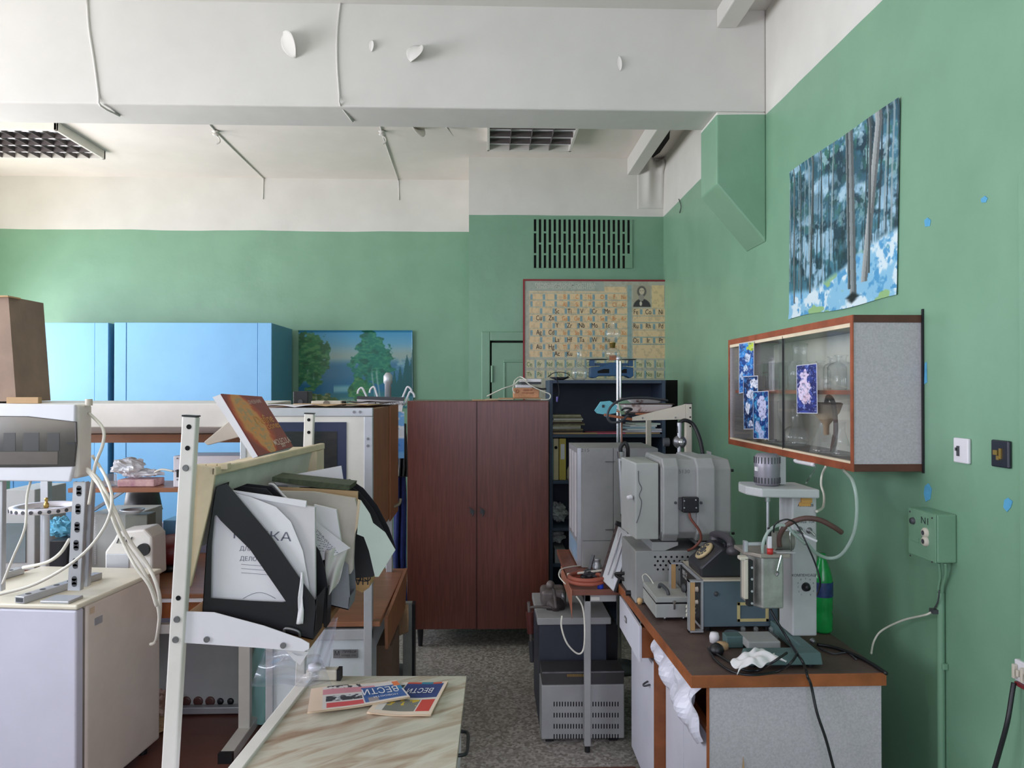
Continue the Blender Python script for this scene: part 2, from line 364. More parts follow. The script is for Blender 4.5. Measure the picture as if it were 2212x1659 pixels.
# ventilation grille
g0 = PY(1153, 474, BY); g1 = PY(1360, 580, BY)
t = thing('ventilation_grille', 'green slotted ventilation grille set high in the pier wall above the periodic chart', 'grille', (g0.x, BY, g1.z))
MB().box(g0.x, g1.x, BY-.004, BY-.002, g1.z, g0.z).build('dark_duct', M_hole, t)
l = MB(); NC = 20; pw = (g1.x-g0.x)/(NC-.5); H = g0.z-g1.z
for i in range(NC):
    x = g0.x+i*pw; l.box(x+pw*.5, x+pw, BY-.014, BY-.004, g1.z, g0.z)
    br = (.27, .68) if i % 2 == 0 else (.08+.4, .9)
    br = (.26, .69) if i % 2 == 0 else (.47, .9)
    br = [(.27,), (.5,)][i % 2] + [(.72,), (.5,)][i % 2]
    for f_ in set(br):
        z = g0.z-H*f_; l.box(x-.001, x+pw*.55, BY-.0135, BY-.004, z-.008, z+.008)
x = g1.x-pw*.9; l.box(x, x+pw, BY-.015, BY-.004, g1.z, g1.z+H*.3)
l.box(g0.x-.008, g0.x, BY-.014, BY-.004, g1.z, g0.z)
l.build('lattice', M_green, t)
# painted hatch door in the pier
q0 = PY(1040, 717, BY); q1 = PY(1060, 738, BY); q2 = PY(1092, 783, BY); XR = PY(1133, 800, BY).x+.12
f = MB(); f.box(q0.x, q1.x-.006, BY-.035, BY, 0, q0.z); f.box(q1.x-.006, XR, BY-.035, BY, q1.z+.006, q0.z)
dd = struct(f.build('door_1', M_green, bevel=.006))
MB().box(q1.x+.008, XR, BY-.022, BY, 0, q1.z-.01).build('leaf', M_green, dd, bevel=.004)
MB().box(q1.x-.006, q1.x+.008, BY-.004, BY-.002, 0, q1.z+.006).box(q1.x, XR, BY-.004, BY-.002, q1.z-.01, q1.z+.006).build('gap', M_hole, dd)
f = MB(); f.box(q2.x-.02, q2.x, BY-.03, BY-.02, 0, q2.z); f.box(q2.x-.02, XR, BY-.03, BY-.02, q2.z, q2.z+.02); f.build('moulding', M_green, dd, bevel=.005)
h0 = PY(1063, 790, BY-.03); MB().cyl(h0, h0-Vector((0,0,.14)), .011).build('hinge', M_green, dd)
# ---- posters: pictures computed as colours of a printed sheet
def fbm(X, Y, sx, sy, o=4, seed=0):
    rs = np.random.RandomState(seed); out = np.zeros_like(X); amp = 1; tot = 0
    for k in range(o):
        g = rs.rand(int(sy*2**k)+3, int(sx*2**k)+3); x = X*sx*2**k; y = Y*sy*2**k
        xi = x.astype(int); yi = y.astype(int); fx = x-xi; fy = y-yi; fx = fx*fx*(3-2*fx); fy = fy*fy*(3-2*fy)
        v = (g[yi, xi]*(1-fx)+g[yi, xi+1]*fx)*(1-fy)+(g[yi+1, xi]*(1-fx)+g[yi+1, xi+1]*fx)*fy
        out += amp*v; tot += amp; amp *= .55
    return out/tot
def canvas(w_, h_, c):
    a = np.zeros((h_, w_, 3)); a[:] = np.array(c)/255.
    v, u = np.mgrid[0:h_, 0:w_]; return a, u/(w_-1.), v/(h_-1.)
def put(a, m, c):
    m = np.clip(m, 0, 1)[..., None]; a[:] = a*(1-m)+np.array(c)/255.*m
def ss(e0, e1, x): t = np.clip((x-e0)/(e1-e0), 0, 1); return t*t*(3-2*t)
# snowy pine forest
a, u, v = canvas(300, 300, (66, 120, 140))
n1 = fbm(u, v, 12, 10, 5, 1); n2 = fbm(u, v, 26, 20, 4, 2); n3 = fbm(u, v, 60, 6, 3, 3); n4 = fbm(u, v, 5, 5, 4, 4)
put(a, ss(.45, .62, n1), (28, 62, 78)); put(a, ss(.52, .62, n2)*(1-v), (60, 116, 104)); put(a, ss(.52, .66, fbm(u, v, 9, 9, 5, 5)), (150, 190, 212))
put(a, ss(.5, .7, n3)*ss(.3, .6, v)*.7, (22, 48, 56)); put(a, ss(.56, .66, fbm(u, v, 40, 30, 3, 8))*ss(.9,.2,v)*.6, (190, 220, 230))
put(a, ss(.60, .5, n4)*ss(.55, .2, v)*.5, (24, 60, 76))
rs = np.random.RandomState(5)
for k in range(26):
    x = rs.rand(); w_ = .003+.004*rs.rand(); put(a, (np.abs(u-x-.01*np.sin(v*4+k)) < w_)*(v < .62+.2*rs.rand())*.8, [(40, 58, 66), (150, 168, 172)][k % 3 == 0])
snow = ss(-.02, .03, v-(.80+.05*np.sin(u*5)-.12*u+.04*n4)); put(a, snow, (140, 196, 226)); put(a, snow*ss(.48, .6, n1), (218, 236, 242)); put(a, snow*ss(.55, .68, n2), (84, 158, 206)); put(a, snow*ss(.6,.66,fbm(u,v,7,10,3,9)), (150, 190, 130))
for x, w_, c, vb, le in ((.055, .008, (96, 104, 106), .9, .01), (.27, .010, (80, 92, 96), .86, -.03), (.13, .006, (60, 74, 80), .88, .02), (.62, .028, (128, 138, 140), .95, .05), (.595, .012, (72, 84, 88), .9, .04), (.86, .026, (150, 156, 156), .88, -.12), (.79, .010, (88, 100, 104), .84, .0)):
    d = u-(x+le*v); put(a, (np.abs(d) < w_)*(v < vb), c); put(a, (d > w_*.2)*(d < w_)*(v < vb)*.5, (50, 56, 60)); put(a, (d < -w_*.5)*(d > -w_)*(v < vb)*.5, (190, 196, 196))
put(a, ss(.08, .03, np.abs(v-.95)*2+np.abs(u-.66)), (18, 26, 32))
c0, c1, c2, c3 = PX(1707, 372, WX-.004), PX(1945, 210, WX-.004), PX(1938, 640, WX-.004), PX(1705, 690, WX-.004)
def fpost(u, v):
    p = c0.lerp(c1, u).lerp(c3.lerp(c2, u), v); e = .012*max(0, abs(v-.5)*2-.9)*10*(.5+.5*math.sin(u*9+v*3))*.5
    return p + Vector((-e-.002, 0, .006*math.sin(u*8)*(v > .96)))
tag(picture('forest_poster', a, fpost, vmat('poster_print', .35)), 'large blue poster of pine trunks in a snowy forest on the right wall', 'poster')
# lake poster
a, u, v = canvas(220, 160, (120, 170, 190))
n1 = fbm(u, v, 8, 7, 5, 11); n2 = fbm(u, v, 24, 18, 3, 12)
put(a, ss(.3, 0, v), (70, 150, 190)); put(a, ss(.15, .35, v)*ss(.5, .3, v), (150, 170, 160))
put(a, ss(.33, .45, v)*ss(.40, .55, n1+.1), (58, 118, 150)); put(a, ss(.55, .7, v), (30, 110, 150)); put(a, ss(.66,.72,v)*ss(.8,.74,v)*(u>.3)*(u<.5), (120, 180, 190))
put(a, ss(.78, .84, v+.05*n1)*.9, (50, 120, 130)); put(a, ss(.82,.9,v)*ss(.5,.6,n2), (150, 180, 150))
def tree(cx, cy, rx, ry, c, c2_, sd):
    d = ((u-cx)/rx)**2+((v-cy)/ry)**2+(fbm(u, v, 16, 14, 3, sd)-.5)*1.8; m = ss(1.05, .9, d); put(a, m, c); put(a, m*ss(.45, .68, fbm(u, v, 34, 46, 4, sd+1))*.7, c2_); put(a, m*ss(.5, .7, fbm(u, v, 14, 18, 3, sd+2))*.5, tuple(x*.6 for x in c))
tree(.09, .35, .16, .4, (52, 120, 76), (110, 160, 100), 20); tree(.62, .38, .17, .36, (30, 118, 100), (70, 150, 110), 30); tree(.12, .9, .2, .12, (80, 110, 60), (170, 170, 120), 26); tree(.52, .75, .1, .15, (44, 124, 84), (110, 160, 90), 28)
for cx, w0, tp in ((.93, .07, .3), (.98, .06, .22), (.87, .05, .45), (.82, .04, .5)):
    put(a, (np.abs(u-cx) < w0*np.clip((v-tp)/(.85-tp), 0, 1)*(.7+.6*fbm(u, v, 4, 40, 2, 33)))*(v < .85), (20, 92, 96))
for x in (.09, .14, .64, .68): put(a, ss(.011, .003, np.abs(u-x-.012*np.sin(v*9)))*(v > .48)*(v < .86)*.6*ss(.35, .5, n1), (170, 190, 190))
c0, c1, c2, c3 = PY(645, 714, BW-.01), PY(896, 714, BW-.01), PY(898, 880, BW-.01), PY(645, 892, BW-.01)
def lpost(u, v):
    p = c0.lerp(c1, u).lerp(c3.lerp(c2, u), v); e = .03*ss1(.97, 1, u)+.02*ss1(.03, 0, v); return p+Vector((-.02*ss1(.97,1,u), -e-.002, 0))
def ss1(a_, b_, x): t_ = min(1, max(0, (x-a_)/(b_-a_))); return t_*t_
tag(picture('lake_poster', a, lpost, vmat('poster_print', .35)), 'poster of trees around a blue mountain lake, on the back wall beside the blue cupboard', 'poster')
# periodic chart
pc0 = PY(1133, 608, BY-.02); pc1 = PY(1436, 960, BY-.02); Wc = pc1.x-pc0.x; Hc = pc0.z-pc1.z; kx = Wc/(2005-605.); kz = Wc/(2005-605.)
def cp(x, y, d=0): return Vector((pc0.x+(x-605)*kx, BY-.054-d, pc0.z-(y-30)*kz))
t = thing('periodic_chart', 'large red-edged periodic table chart with a portrait, on the pier wall behind the bookcase', 'chart', (pc0.x+Wc/2, BY, pc1.z))
a, u, v = canvas(350, 280, (176, 176, 158)); CX = 605+u*1400; CY = 30+v*(Hc/kz)
put(a, (CY < 125)*(CX < 1390), (160, 170, 156))
put(a, (CY > 130)*(CY < 790)*(CX > 650)*(CX < 1620), (222, 194, 150)); put(a, (CY > 85)*(CY < 160)*(CX > 1398)*(CX < 1615), (222, 194, 150))
for r, y in enumerate((150, 220, 290, 360, 430, 500, 572, 645, 715, 788)):
    put(a, (np.abs(CY-y) < 5)*(CX > 650)*(CX < 1660)*.8, (170, 178, 160))
for r in range(9):
    for x in ((755, 880, 1002, 1126, 1250, 1372, 1496) if r in (2, 4, 6, 8) else (660, 782, 900, 1030, 1152, 1276, 1400)):
        y0 = 160+r*71; put(a, (CX > x)*(CX < x+24)*(CY > y0)*(CY < y0+52), (124, 158, 164))
put(a, (CX > 1625)*(CX < 1668)*(CY > 70)*(CY < 800), (140, 166, 162))
put(a, (CX > 1680)*(CX < 1998)*(CY > 300)*(CY < 795), (222, 194, 150))
for y in (372, 440, 512, 585, 655): put(a, (CX > 1675)*(np.abs(CY-y) < 5), (150, 166, 154))
for x in (1752, 1880): 
    for y0 in (305, 450, 592): put(a, (CX > x)*(CX < x+22)*(CY > y0)*(CY < y0+52), (124, 158, 164))
for y0 in (810, 915):
    for k in range(14): 
        x = 625+k*99; put(a, (CX > x)*(CX < x+74)*(CY > y0)*(CY < y0+75), (206, 198, 158)); put(a, (CX > x+80)*(CX < x+96)*(CY > y0)*(CY < y0+75), (124, 160, 166))
put(a, (CX > 1865)*(CX < 1992)*(CY > 70)*(CY < 295), (222, 196, 146))
nn = fbm(u, v, 60, 60, 2, 40); put(a, ss(.5, .7, nn)*.18, (120, 110, 90))
# portrait of a bearded man in a dark coat
put(a, (CX > 1682)*(CX < 1855)*(CY > 66)*(CY < 290), (168, 160, 138))
hx, hy = 1768, 130
put(a, ss(1.1, .9, ((CX-1770)/88)**2+((CY-290)/88)**2)*(CY < 285), (48, 46, 44)); put(a, ss(1.15, .9, ((CX-hx)/46)**2+((CY-hy)/54)**2), (96, 92, 84)); put(a, ss(1.1, .9, ((CX-hx)/26)**2+((CY-hy+2)/34)**2), (200, 186, 160))
put(a, ss(1.1, .9, ((CX-1765)/26)**2+((CY-192)/34)**2), (150, 144, 132)); put(a, ss(1.1, .8, ((CX-1758)/12)**2+((CY-250)/24)**2), (210, 200, 180))
for ex in (1757, 1779): put(a, ss(1.1, .8, ((CX-ex)/6)**2+((CY-124)/4)**2), (70, 62, 56))
brd = picture('printed_sheet', a, lambda u, v: Vector((pc0.x+u*Wc, BY-.0535, pc0.z-v*Hc)), vmat('chart_print', .4), t)
MB().box(pc0.x, pc1.x, BY-.052, BY-.036, pc1.z, pc0.z).build('board', M_card, t)
f = MB(); e = .014
f.box(pc0.x-e, pc0.x, BY-.06, BY-.036, pc1.z, pc0.z+e); f.box(pc1.x, pc1.x+e*.6, BY-.06, BY-.036, pc1.z, pc0.z+e); f.box(pc0.x, pc1.x, BY-.06, BY-.036, pc0.z, pc0.z+e); f.build('red_edge', mat('chart_red', (140, 30, 36), .5), t)
ga, gb, gc, gd = MB(), MB(), MB(), MB()
rowy = {3: 330, 4: 398, 5: 470, 6: 540, 7: 612, 8: 682, 9: 750}
def put_t(mb, s_, x, y, h=46): mb.text(s_, cp(x, y, .001), (1,0,0), (0,0,1), h*kz*1.5, True, .72)
for r, syms in ((3, 'Sc Ti V Cr Mn'), (5, 'Y Zr Nb Mo Tc'), (7, 'La Hf Ta W Re'), (9, 'Ac Ku')):
    for s_, x in zip(syms.split(), (925, 1048, 1170, 1297, 1425)): put_t(ga, s_, x, rowy[r])
for r, syms in ((3, 'Fe Co Ni'), (5, 'Ru Rh Pd'), (7, 'Os Ir Pt')):
    for s_, x in zip(syms.split(), (1708, 1832, 1958)): put_t(ga, s_, x, rowy[r]+5)
for r, syms in ((4, 'Cu Zn'), (6, 'Ag Cd'), (8, 'Au Hg')):
    for s_, x in zip(syms.split(), (745, 868)): put_t(ga, s_, x, rowy[r])
for y, syms in ((188, 'B C N O F Ne'), (265, 'Al Si P S Cl Ar'), (402, 'Ga Ge As Se Br Kr'), (545, 'In Sn Sb Te I Xe'), (685, 'Tl Pb Bi Po At Rn')):
    for s_, x in zip(syms.split(), (1000, 1122, 1248, 1372, 1494, 1588)): put_t(gb, s_, x, y, 42)
for y, syms in ((855, 'Ce Pr Nd Pm Sm Eu Gd Tb Dy Ho Er Tm Yb Lu'), (955, 'Th Pa U Np Pu Am Cm Bk Cf Es Fm Md No Lr')):
    for k, s_ in enumerate(syms.split()): put_t(gc, s_, 650+k*99, y, 42)
gd.text('ПЕРИОДИЧЕСКАЯ СИСТЕМА', cp(1010, 66, .001), (1,0,0), (0,0,1), 40*kz, False, 1.05); gd.text('ХИМИЧЕСКИХ ЭЛЕМЕНТОВ', cp(1010, 98, .001), (1,0,0), (0,0,1), 40*kz, False, 1.05)
for s_, x in zip('I II III IV V VI'.split(), (718, 842, 962, 1086, 1208, 1330)): gd.text(s_, cp(x, 138, .001), (1,0,0), (0,0,1), 26*kz)
gd.text('VII', cp(1455, 72, .001), (1,0,0), (0,0,1), 26*kz); gd.text('VIII', cp(1585, 72, .001), (1,0,0), (0,0,1), 26*kz)
ga.build('dark_symbols', M_ink, t); gb.build('orange_symbols', mat('orange_ink', (220, 140, 70), .7), t); gc.build('green_symbols', mat('green_ink', (84, 128, 84), .7), t); gd.build('title', mat('pale_ink', (214, 214, 196), .7), t)
# ---------------- back left: blue cupboards, coat stand ----------------
def cupboard(px0, px1, st0, st1, label):
    x0, x1, y0, y1, _, z1 = pbox(px0, px1, 697, 1200, 6.3, .66)
    t = thing('blue_cupboard', label, 'cupboard', ((x0+x1)/2, y0, 0), 'tall blue cupboards along the back wall')
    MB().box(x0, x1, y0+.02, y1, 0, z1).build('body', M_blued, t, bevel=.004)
    f = MB(); s0 = PY(st0, 800, y0).x; s1 = PY(st1, 800, y0).x
    f.box(x0, s0-.003, y0, y0+.02, 0, z1); f.box(s1+.003, x1, y0, y0+.02, 0, z1); f.build('stile', M_blue, t, bevel=.003)
    MB().box(s0, s1, y0+.003, y0+.02, .05, z1).build('door', M_blue, t, bevel=.003)
    return t
cupboard(22, 233, 30, 204, 'tall light-blue cupboard at the far left beneath the bright wall patch')
cupboard(246, 586, 273, 556, 'wide tall light-blue cupboard next to the lake poster')
t = thing('coat_stand', 'white coat stand with curled hooks between instrument cabinet and wardrobe', 'coat stand', (PY(838, 900, 4.45).x, 4.45, 0))
cx = t.location.x
MB().cyl((cx, 4.45, .02), (cx, 4.45, 1.74), .014).build('pole', M_whitem, t)
MB().lathe((cx, 4.45, 1.64), [(0,0),(.02,0),(.02,.09),(.027,.10),(.027,.14),(.012,.16),(0,.16)], 14).build('cap', M_alu, t)
MB().lathe((cx, 4.45, 0), [(0,0),(.15,0),(.15,.015),(.03,.03),(0,.03)], 24).build('base', M_dgrey, t)
for (ax, ay, bx, by) in ((800, 870, 782, 838), (820, 868, 808, 836), (864, 868, 880, 836), (872, 874, 886, 846)):
    a = PY(ax, ay, 4.42); b = PY(bx, by, 4.42); d = (b-a); s_ = 1 if b.x > a.x else -1
    MB().tube([(cx, 4.45, a.z-.06), a, a+d*.6, b, b+Vector((s_*.02, 0, -.012)), b+Vector((s_*.026, 0, -.035))], .006, 8).build('hook', M_whitem, t)
# calendar hanging on it
t = thing('wall_calendar', 'white calendar with blue sky pictures hanging on the coat stand', 'calendar', PY(822, 880, 4.38))
def quadpx(pts, Y): return PP(pts, Y)
mb = MB(); mb.prism(PP([(771, 862), (872, 866), (868, 889), (771, 882)], 4.37), (0, .003, 0)); mb.build('header', M_paper, t)
MB().prism(PP([(771, 856), (874, 858), (872, 866), (771, 862)], 4.36), (0, .02, 0)).build('binding', M_dgrey, t)
a_, u, v = canvas(40, 120, (120, 180, 235)); n = fbm(u, v, 3, 9, 4, 51)
put(a_, ss(.5, .6, n), (235, 240, 250)); put(a_, ss(.35, .42, v)*ss(.55, .5, v), (225, 230, 240)); put(a_, ss(.55, .6, v)*ss(.9, .8, v)*.7, (40, 120, 220)); put(a_, ss(.85, .9, v)*ss(.4, .6, n), (150, 110, 150))
ca, cb = PY(800, 889, 4.385), PY(873, 990, 4.385)
picture('picture_sheet', a_, lambda u, v: Vector((ca.x+(cb.x-ca.x)*u, 4.385, ca.z+(cb.z-ca.z)*v)), vmat('poster_print', .35), t)
l = MB(); l.text('ИНФОРМАЦИОННЫЙ', PY(838, 872, 4.366), (1,0,-.03), (0,0,1), .022); l.build('lettering', M_ink, t)
# coats
def coat(name, pxs, Y, m, label):
    def fn(u, v):
        k = v*(len(pxs)-1); i = min(int(k), len(pxs)-2); f_ = k-i
        y, l_, r_ = [pxs[i][j]*(1-f_)+pxs[i+1][j]*f_ for j in range(3)]
        return PY(l_+(r_-l_)*u, y, Y + .05*math.sin(u*14+v*3)*(.3+v))
    return tag(MB().grid(fn, 30, 24).build(name, m, solid=.01), label, 'coat')
M_coatb = mat('navy_cloth', (34, 46, 110), .85, var=.3, scale=10)
coat('hanging_coat', [(990, 853, 876), (1080, 853, 877), (1200, 850, 876), (1300, 856, 878), (1312, 862, 874)], 4.5, M_coatb, 'long navy-blue coat hanging in the gap left of the wardrobe')
coat('dark_jacket', [(915, 866, 876), (960, 862, 878), (1010, 860, 879), (1030, 860, 879)], 4.44, M_black, 'black jacket collar hanging above the navy coat')
# ---------------- instrument cabinet with aluminium frame ----------------
YF, YK = 3.15, 4.0
xr = PY(805, 900, YF).x; xl = PY(518, 1000, YF).x; zt = PY(700, 881, YF).z; zb = PY(700, 1172, YF).z
t = thing('instrument_cabinet', 'tall white instrument cabinet in an aluminium frame with brown side behind the file holders', 'cabinet', ((xl+xr)/2, YF, 0))
bw = .037
MB().box(xl+.004, xr-.004, YF+.02, YK, zb, zt-.004).build('upper_case', M_brownwood, t, bevel=.003)
MB().box(xr-.004, xr+.003, YF+.55, YK+.02, zb-.01, zt-.002).build('side_board', mat('side_board', (150, 92, 60), .45), t, bevel=.002)
MB().box(xl+bw*.5, xr-bw*.5, YF+.006, YF+.02, zb, zt-.01).build('front_panel', M_cream, t)
fr = MB(); fr.box(xl, xr, YF, YF+.03, zt-bw, zt); fr.box(xr-bw, xr, YF, YF+.03, zb, zt-bw); fr.box(xl, xl+bw*.7, YF, YF+.03, zb, zt-bw); fr.build('upper_frame', M_alu, t, bevel=.003)
sw = MB()
for x, y in ((765, 890), (778, 890), (795, 948), (795, 963), (793, 1080)): p = PY(x, y, YF); sw.cyl((p.x, YF-.004, p.z), (p.x, YF, p.z), .006, n=10)
sw.build('screws', M_steel, t)
a = PY(748, 912, YF); b = PY(560, 1100, YF); MB().box(b.x, a.x, YF+.001, YF+.007, b.z, a.z).build('window_surround', mat('navy_surround', (38, 46, 78), .4), t)
a2 = PY(728, 932, YF); MB().box(b.x+.03, a2.x, YF-.001, YF+.003, b.z, a2.z).build('dark_window', mat('dark_window', (46, 44, 44), .3, scale=14, dark=(24, 26, 34), stretch=(1, 1, 3)), t)
zd = .72; zf = .70
post = MB(); post.box(xr-.035, xr, YF-.01, YF+.025, 0, zb+.02).build('front_post', M_alu, t, bevel=.003)
xq = PY(575, 1400, YF).x; MB().box(xq, xq+.03, YF-.01, YF+.025, 0, zb+.02).build('front_post', M_alu, t, bevel=.003)
px_ = PY(840, 1150, YK+.02).x; MB().box(px_-.012, px_+.02, YK, YK+.03, 0, zb+.03).build('rear_post', M_alu, t, bevel=.003)
MB().box(xl, xr+.032, YF+.0, YK+.08, zd-.022, zd).build('desktop', M_brownwood, t, bevel=.003)
MB().box(xl, xr, YF-.008, YF+.02, zd-.075, zd-.03).build('apron', M_alu, t, bevel=.003)
MB().box(xq+.02, xr-.035, YF+.005, YK-.1, .1, zd-.075).build('lower_case', mat('pale_panel', (205, 210, 214), .45, var=.04), t, bevel=.003)
n0, n1 = PY(720, 1404, YF), PY(773, 1421, YF)
npl = MB().box(n0.x, n1.x, YF-.002, YF+.006, n1.z, n0.z).build('name_plate', M_steel, t)
l = MB(); l.text('ПРИБОР', PY(755, 1408, YF-.0025), (1,0,0), (0,0,1), .014, True); l.text('М', PY(728, 1412, YF-.0025), (1,0,0), (0,0,1), .026, True); l.text('НОМЕР 1979', PY(753, 1416, YF-.0025), (1,0,0), (0,0,1), .010); l.build('lettering', M_ink, npl)
c = PY(840, 1098, YK-.15); cl = MB(); cl.bar(c+Vector((0,-.12,-.02)), c+Vector((.015,.05,.01)), .02, .04); cl.tube([c, c+Vector((.05,0,.02)), c+Vector((.06,0,.05))], .008); cl.build('door_catch', mat('catch_metal', (150, 144, 124), .4, .4), t)
# things on its top
def block(name, px0, px1, pyt, pyb, Y, dep, m, label, cat, bevel=.004, zbot=None, group=None):
    x0, x1, y0, y1, z0, z1 = pbox(px0, px1, pyt, pyb, Y, dep)
    if zbot is not None: z0 = zbot
    t = thing(name, label, cat, ((x0+x1)/2, y0, z0), group)
    MB().box(x0, x1, y0, y1, z0, z1).build('body', m, t, bevel=bevel); return t, (x0, x1, y0, y1, z0, z1)
ztop = zt+.001
t, q = block('loudspeaker', 633, 665, 845, 880, 3.75, .1, M_black, 'small black loudspeaker box on top of the instrument cabinet', 'loudspeaker', zbot=ztop)
p = PY(649, 868, q[2]-.001); MB().cyl(p, p+Vector((0,-.003,0)), .012, n=16).build('speaker_cone', M_dgrey, t)
t, q = block('desk_speaker', 672, 737, 866, 880, 3.5, .12, M_beige, 'low beige box with a round speaker mesh on top of the instrument cabinet', 'loudspeaker', zbot=ztop)
p = PY(705, 872, q[2]-.001); MB().cyl(p, p+Vector((0,-.003,0)), .015, n=18).build('speaker_mesh', mat('mesh_grey', (120, 110, 100), .6), t)
t, q = block('power_unit', 737, 744, 866, 880, 3.52, .05, M_black, 'tiny black plug box at the right end of the beige speaker', 'plug', zbot=ztop)
for i, (x0, x1, y, m_, l_) in enumerate(((560, 690, 872, M_paper, 'loose white papers on top of the instrument cabinet at its left'), (640, 800, 879, M_card, 'brown folder lying on the front edge of the instrument cabinet top'), (752, 845, 877, mat('dark_folder', (72, 62, 58), .7), 'curled dark papers at the right corner of the instrument cabinet top'))):
    a = PY(x0, 880, 3.22); b = PY(x1, 880, 3.22); z = ztop+.002+.004*i; Yb = 3.6 if i else 3.75
    if i == 2: a = PY(x0, 880, 3.6); b = PY(x1, 880, 3.6)
    b.x = min(b.x, xr+.01)
    def fn(u, v, a=a, b=b, z=z, Yb=Yb, i=i): return Vector((a.x+(b.x-a.x)*u, (3.17+.4*(i == 2))+(Yb-3.17-.1*(i == 0))*v, z+.010*abs(math.sin(u*5+i))*(1-v)))
    tag(MB().grid(fn, 14, 6).build('paper_sheet', m_, solid=.003), l_, 'paper')
# ---------------- rear lab desk with light housing, shelf and clutter ----------------
t = thing('lab_desk', 'long white and brown lab desk with an overhead lamp housing, behind the refrigerator', 'desk', (-1.8, 3.6, 0))
x0, x1 = -2.9, xl-.01
hz = [(3.58, 1.632), (4.0, 1.64), (4.0, 1.47), (3.9, 1.47), (3.62, 1.51), (3.58, 1.52)]
MB().prism([(x0, y, z) for y, z in hz], (x1-x0, 0, 0)).build('lamp_housing', M_cream, t, bevel=.004)
MB().box(x0, x1-.06, 3.88, 4.02, 1.425, 1.468).build('underside_board', mat('under_board', (140, 92, 62), .5), t)
pc = PP([(440, 955), (500, 905), (540, 905), (540, 938), (448, 962)], 3.55); MB().prism(pc, (0, .03, 0)).build('bracket', M_beige, t, bevel=.003)
zs = 1.215; sx0 = PY(146, 1050, 3.7).x
MB().box(sx0, x1, 3.7, 4.0, zs-.022, zs).build('shelf', M_brownwood, t, bevel=.003)
for x in (-2.35, x1-.12): MB().box(x-.02, x+.02, 4.0, 4.04, 0, 1.5).build('upright', M_alu, t, bevel=.003)
MB().bar(PY(186, 1112, 4.0), PY(268, 1060, 3.95), .015, .015).build('brace', M_steel, t)
MB().box(-2.9, x1, 3.6, 4.55, .70, .72).build('desktop', M_brownwood, t, bevel=.003)
MB().box(-2.9, x1, 3.585, 3.6, .685, .70).build('edge_strip', M_whitem, t)
MB().box(-2.9, x1, 3.62, 3.66, .60, .685).build('apron', M_ochre, t)
MB().box(-2.9, x1, 3.6, 3.64, .53, .575).build('rail', M_cream, t, bevel=.003)
MB().box(-2.9, x1, 4.5, 4.54, .2, .9).build('back_panel', mat('lilac_panel', (176, 176, 196), .6), t)
lp = PY(527, 1450, 3.66); lg = MB(); lg.box(lp.x-.028, lp.x+.028, 3.66, 3.70, .04, .6); lg.build('leg', M_cream, t, bevel=.004)
MB().box(lp.x-.03, lp.x+.03, 3.42, 4.4, .0, .05).build('foot', M_cream, t, bevel=.004)
MB().box(lp.x-.032, lp.x+.032, 3.40, 3.425, 0, .052).build('foot_cap', M_black, t)
MB().box(-2.0, lp.x-.03, 3.9, 3.94, .015, .05).build('cross_tube', M_alu, t, bevel=.004)
# equipment box on the floor under it
t, q = block('floor_instrument', 343, 517, 1362, 1530, 3.95, .35, M_grey2, 'grey instrument with round sockets on its lower front, on the floor under the lab desk', 'instrument', zbot=.012)
for i, x in enumerate((402, 428, 454, 476, 498)):
    p = PY(x, 1515, q[2]); so = MB(); so.lathe((p.x, p.y, p.z), [(0,-.006),(.016,-.006),(.024,-.004),(.026,0)] if i < 3 else [(0,-.008),(.014,-.008),(.018,0)], 16, up=(0,1,0)); so.build('socket', mat('socket_brown', (90, 56, 50), .4) if i < 3 else M_black, t)
# turquoise bag
bp = PY(538, 1400, 3.85)
def bag(u, v):
    a = u*2*math.pi; r = (.045+.05*math.sin(min(v*1.25, 1)*math.pi*.62))*(1+.12*math.sin(a*5+v*9))
    return Vector((bp.x+.08+math.cos(a)*r*.8, 3.86+math.sin(a)*r, .02+(1-v)*.42))
tag(MB().grid(bag, 30, 14).build('plastic_bag', glassmat('turquoise_film', (176, 230, 224), .8)), 'turquoise plastic bag beside the grey floor instrument', 'bag')
# crumpled paper under the desk
def crumple(c, r, m, name, label, cat, seed, sc=(1, 1, .7), amp=.5):
    c = Vector(c)
    def fn(u, v):
        a = u*2*math.pi; b = v*math.pi; d = Vector((math.sin(b)*math.cos(a), math.sin(b)*math.sin(a), math.cos(b)))
        k = 1+amp*(mnoise.noise(d*1.9+Vector((seed, 0, 0)))+.5*mnoise.noise(d*5+Vector((0, seed, 0))))
        return c+Vector((d.x*sc[0], d.y*sc[1], d.z*sc[2]))*r*k
    return tag(MB().grid(fn, 28, 18, False).build(name, m), label, cat)
p = PZ(350, 1520, .07); crumple(p, .08, mat('pink_paper', (206, 178, 160), .8, scale=14, dark=(150, 104, 90)), 'crumpled_paper', 'crumpled pinkish paper bag on the brown floor beside the refrigerator', 'paper', 2)
p = PZ(344, 1565, .03); crumple(p, .055, M_card, 'crumpled_paper', 'flattened tan paper scrap on the floor by the refrigerator base', 'paper', 5, (1, 1, .5))
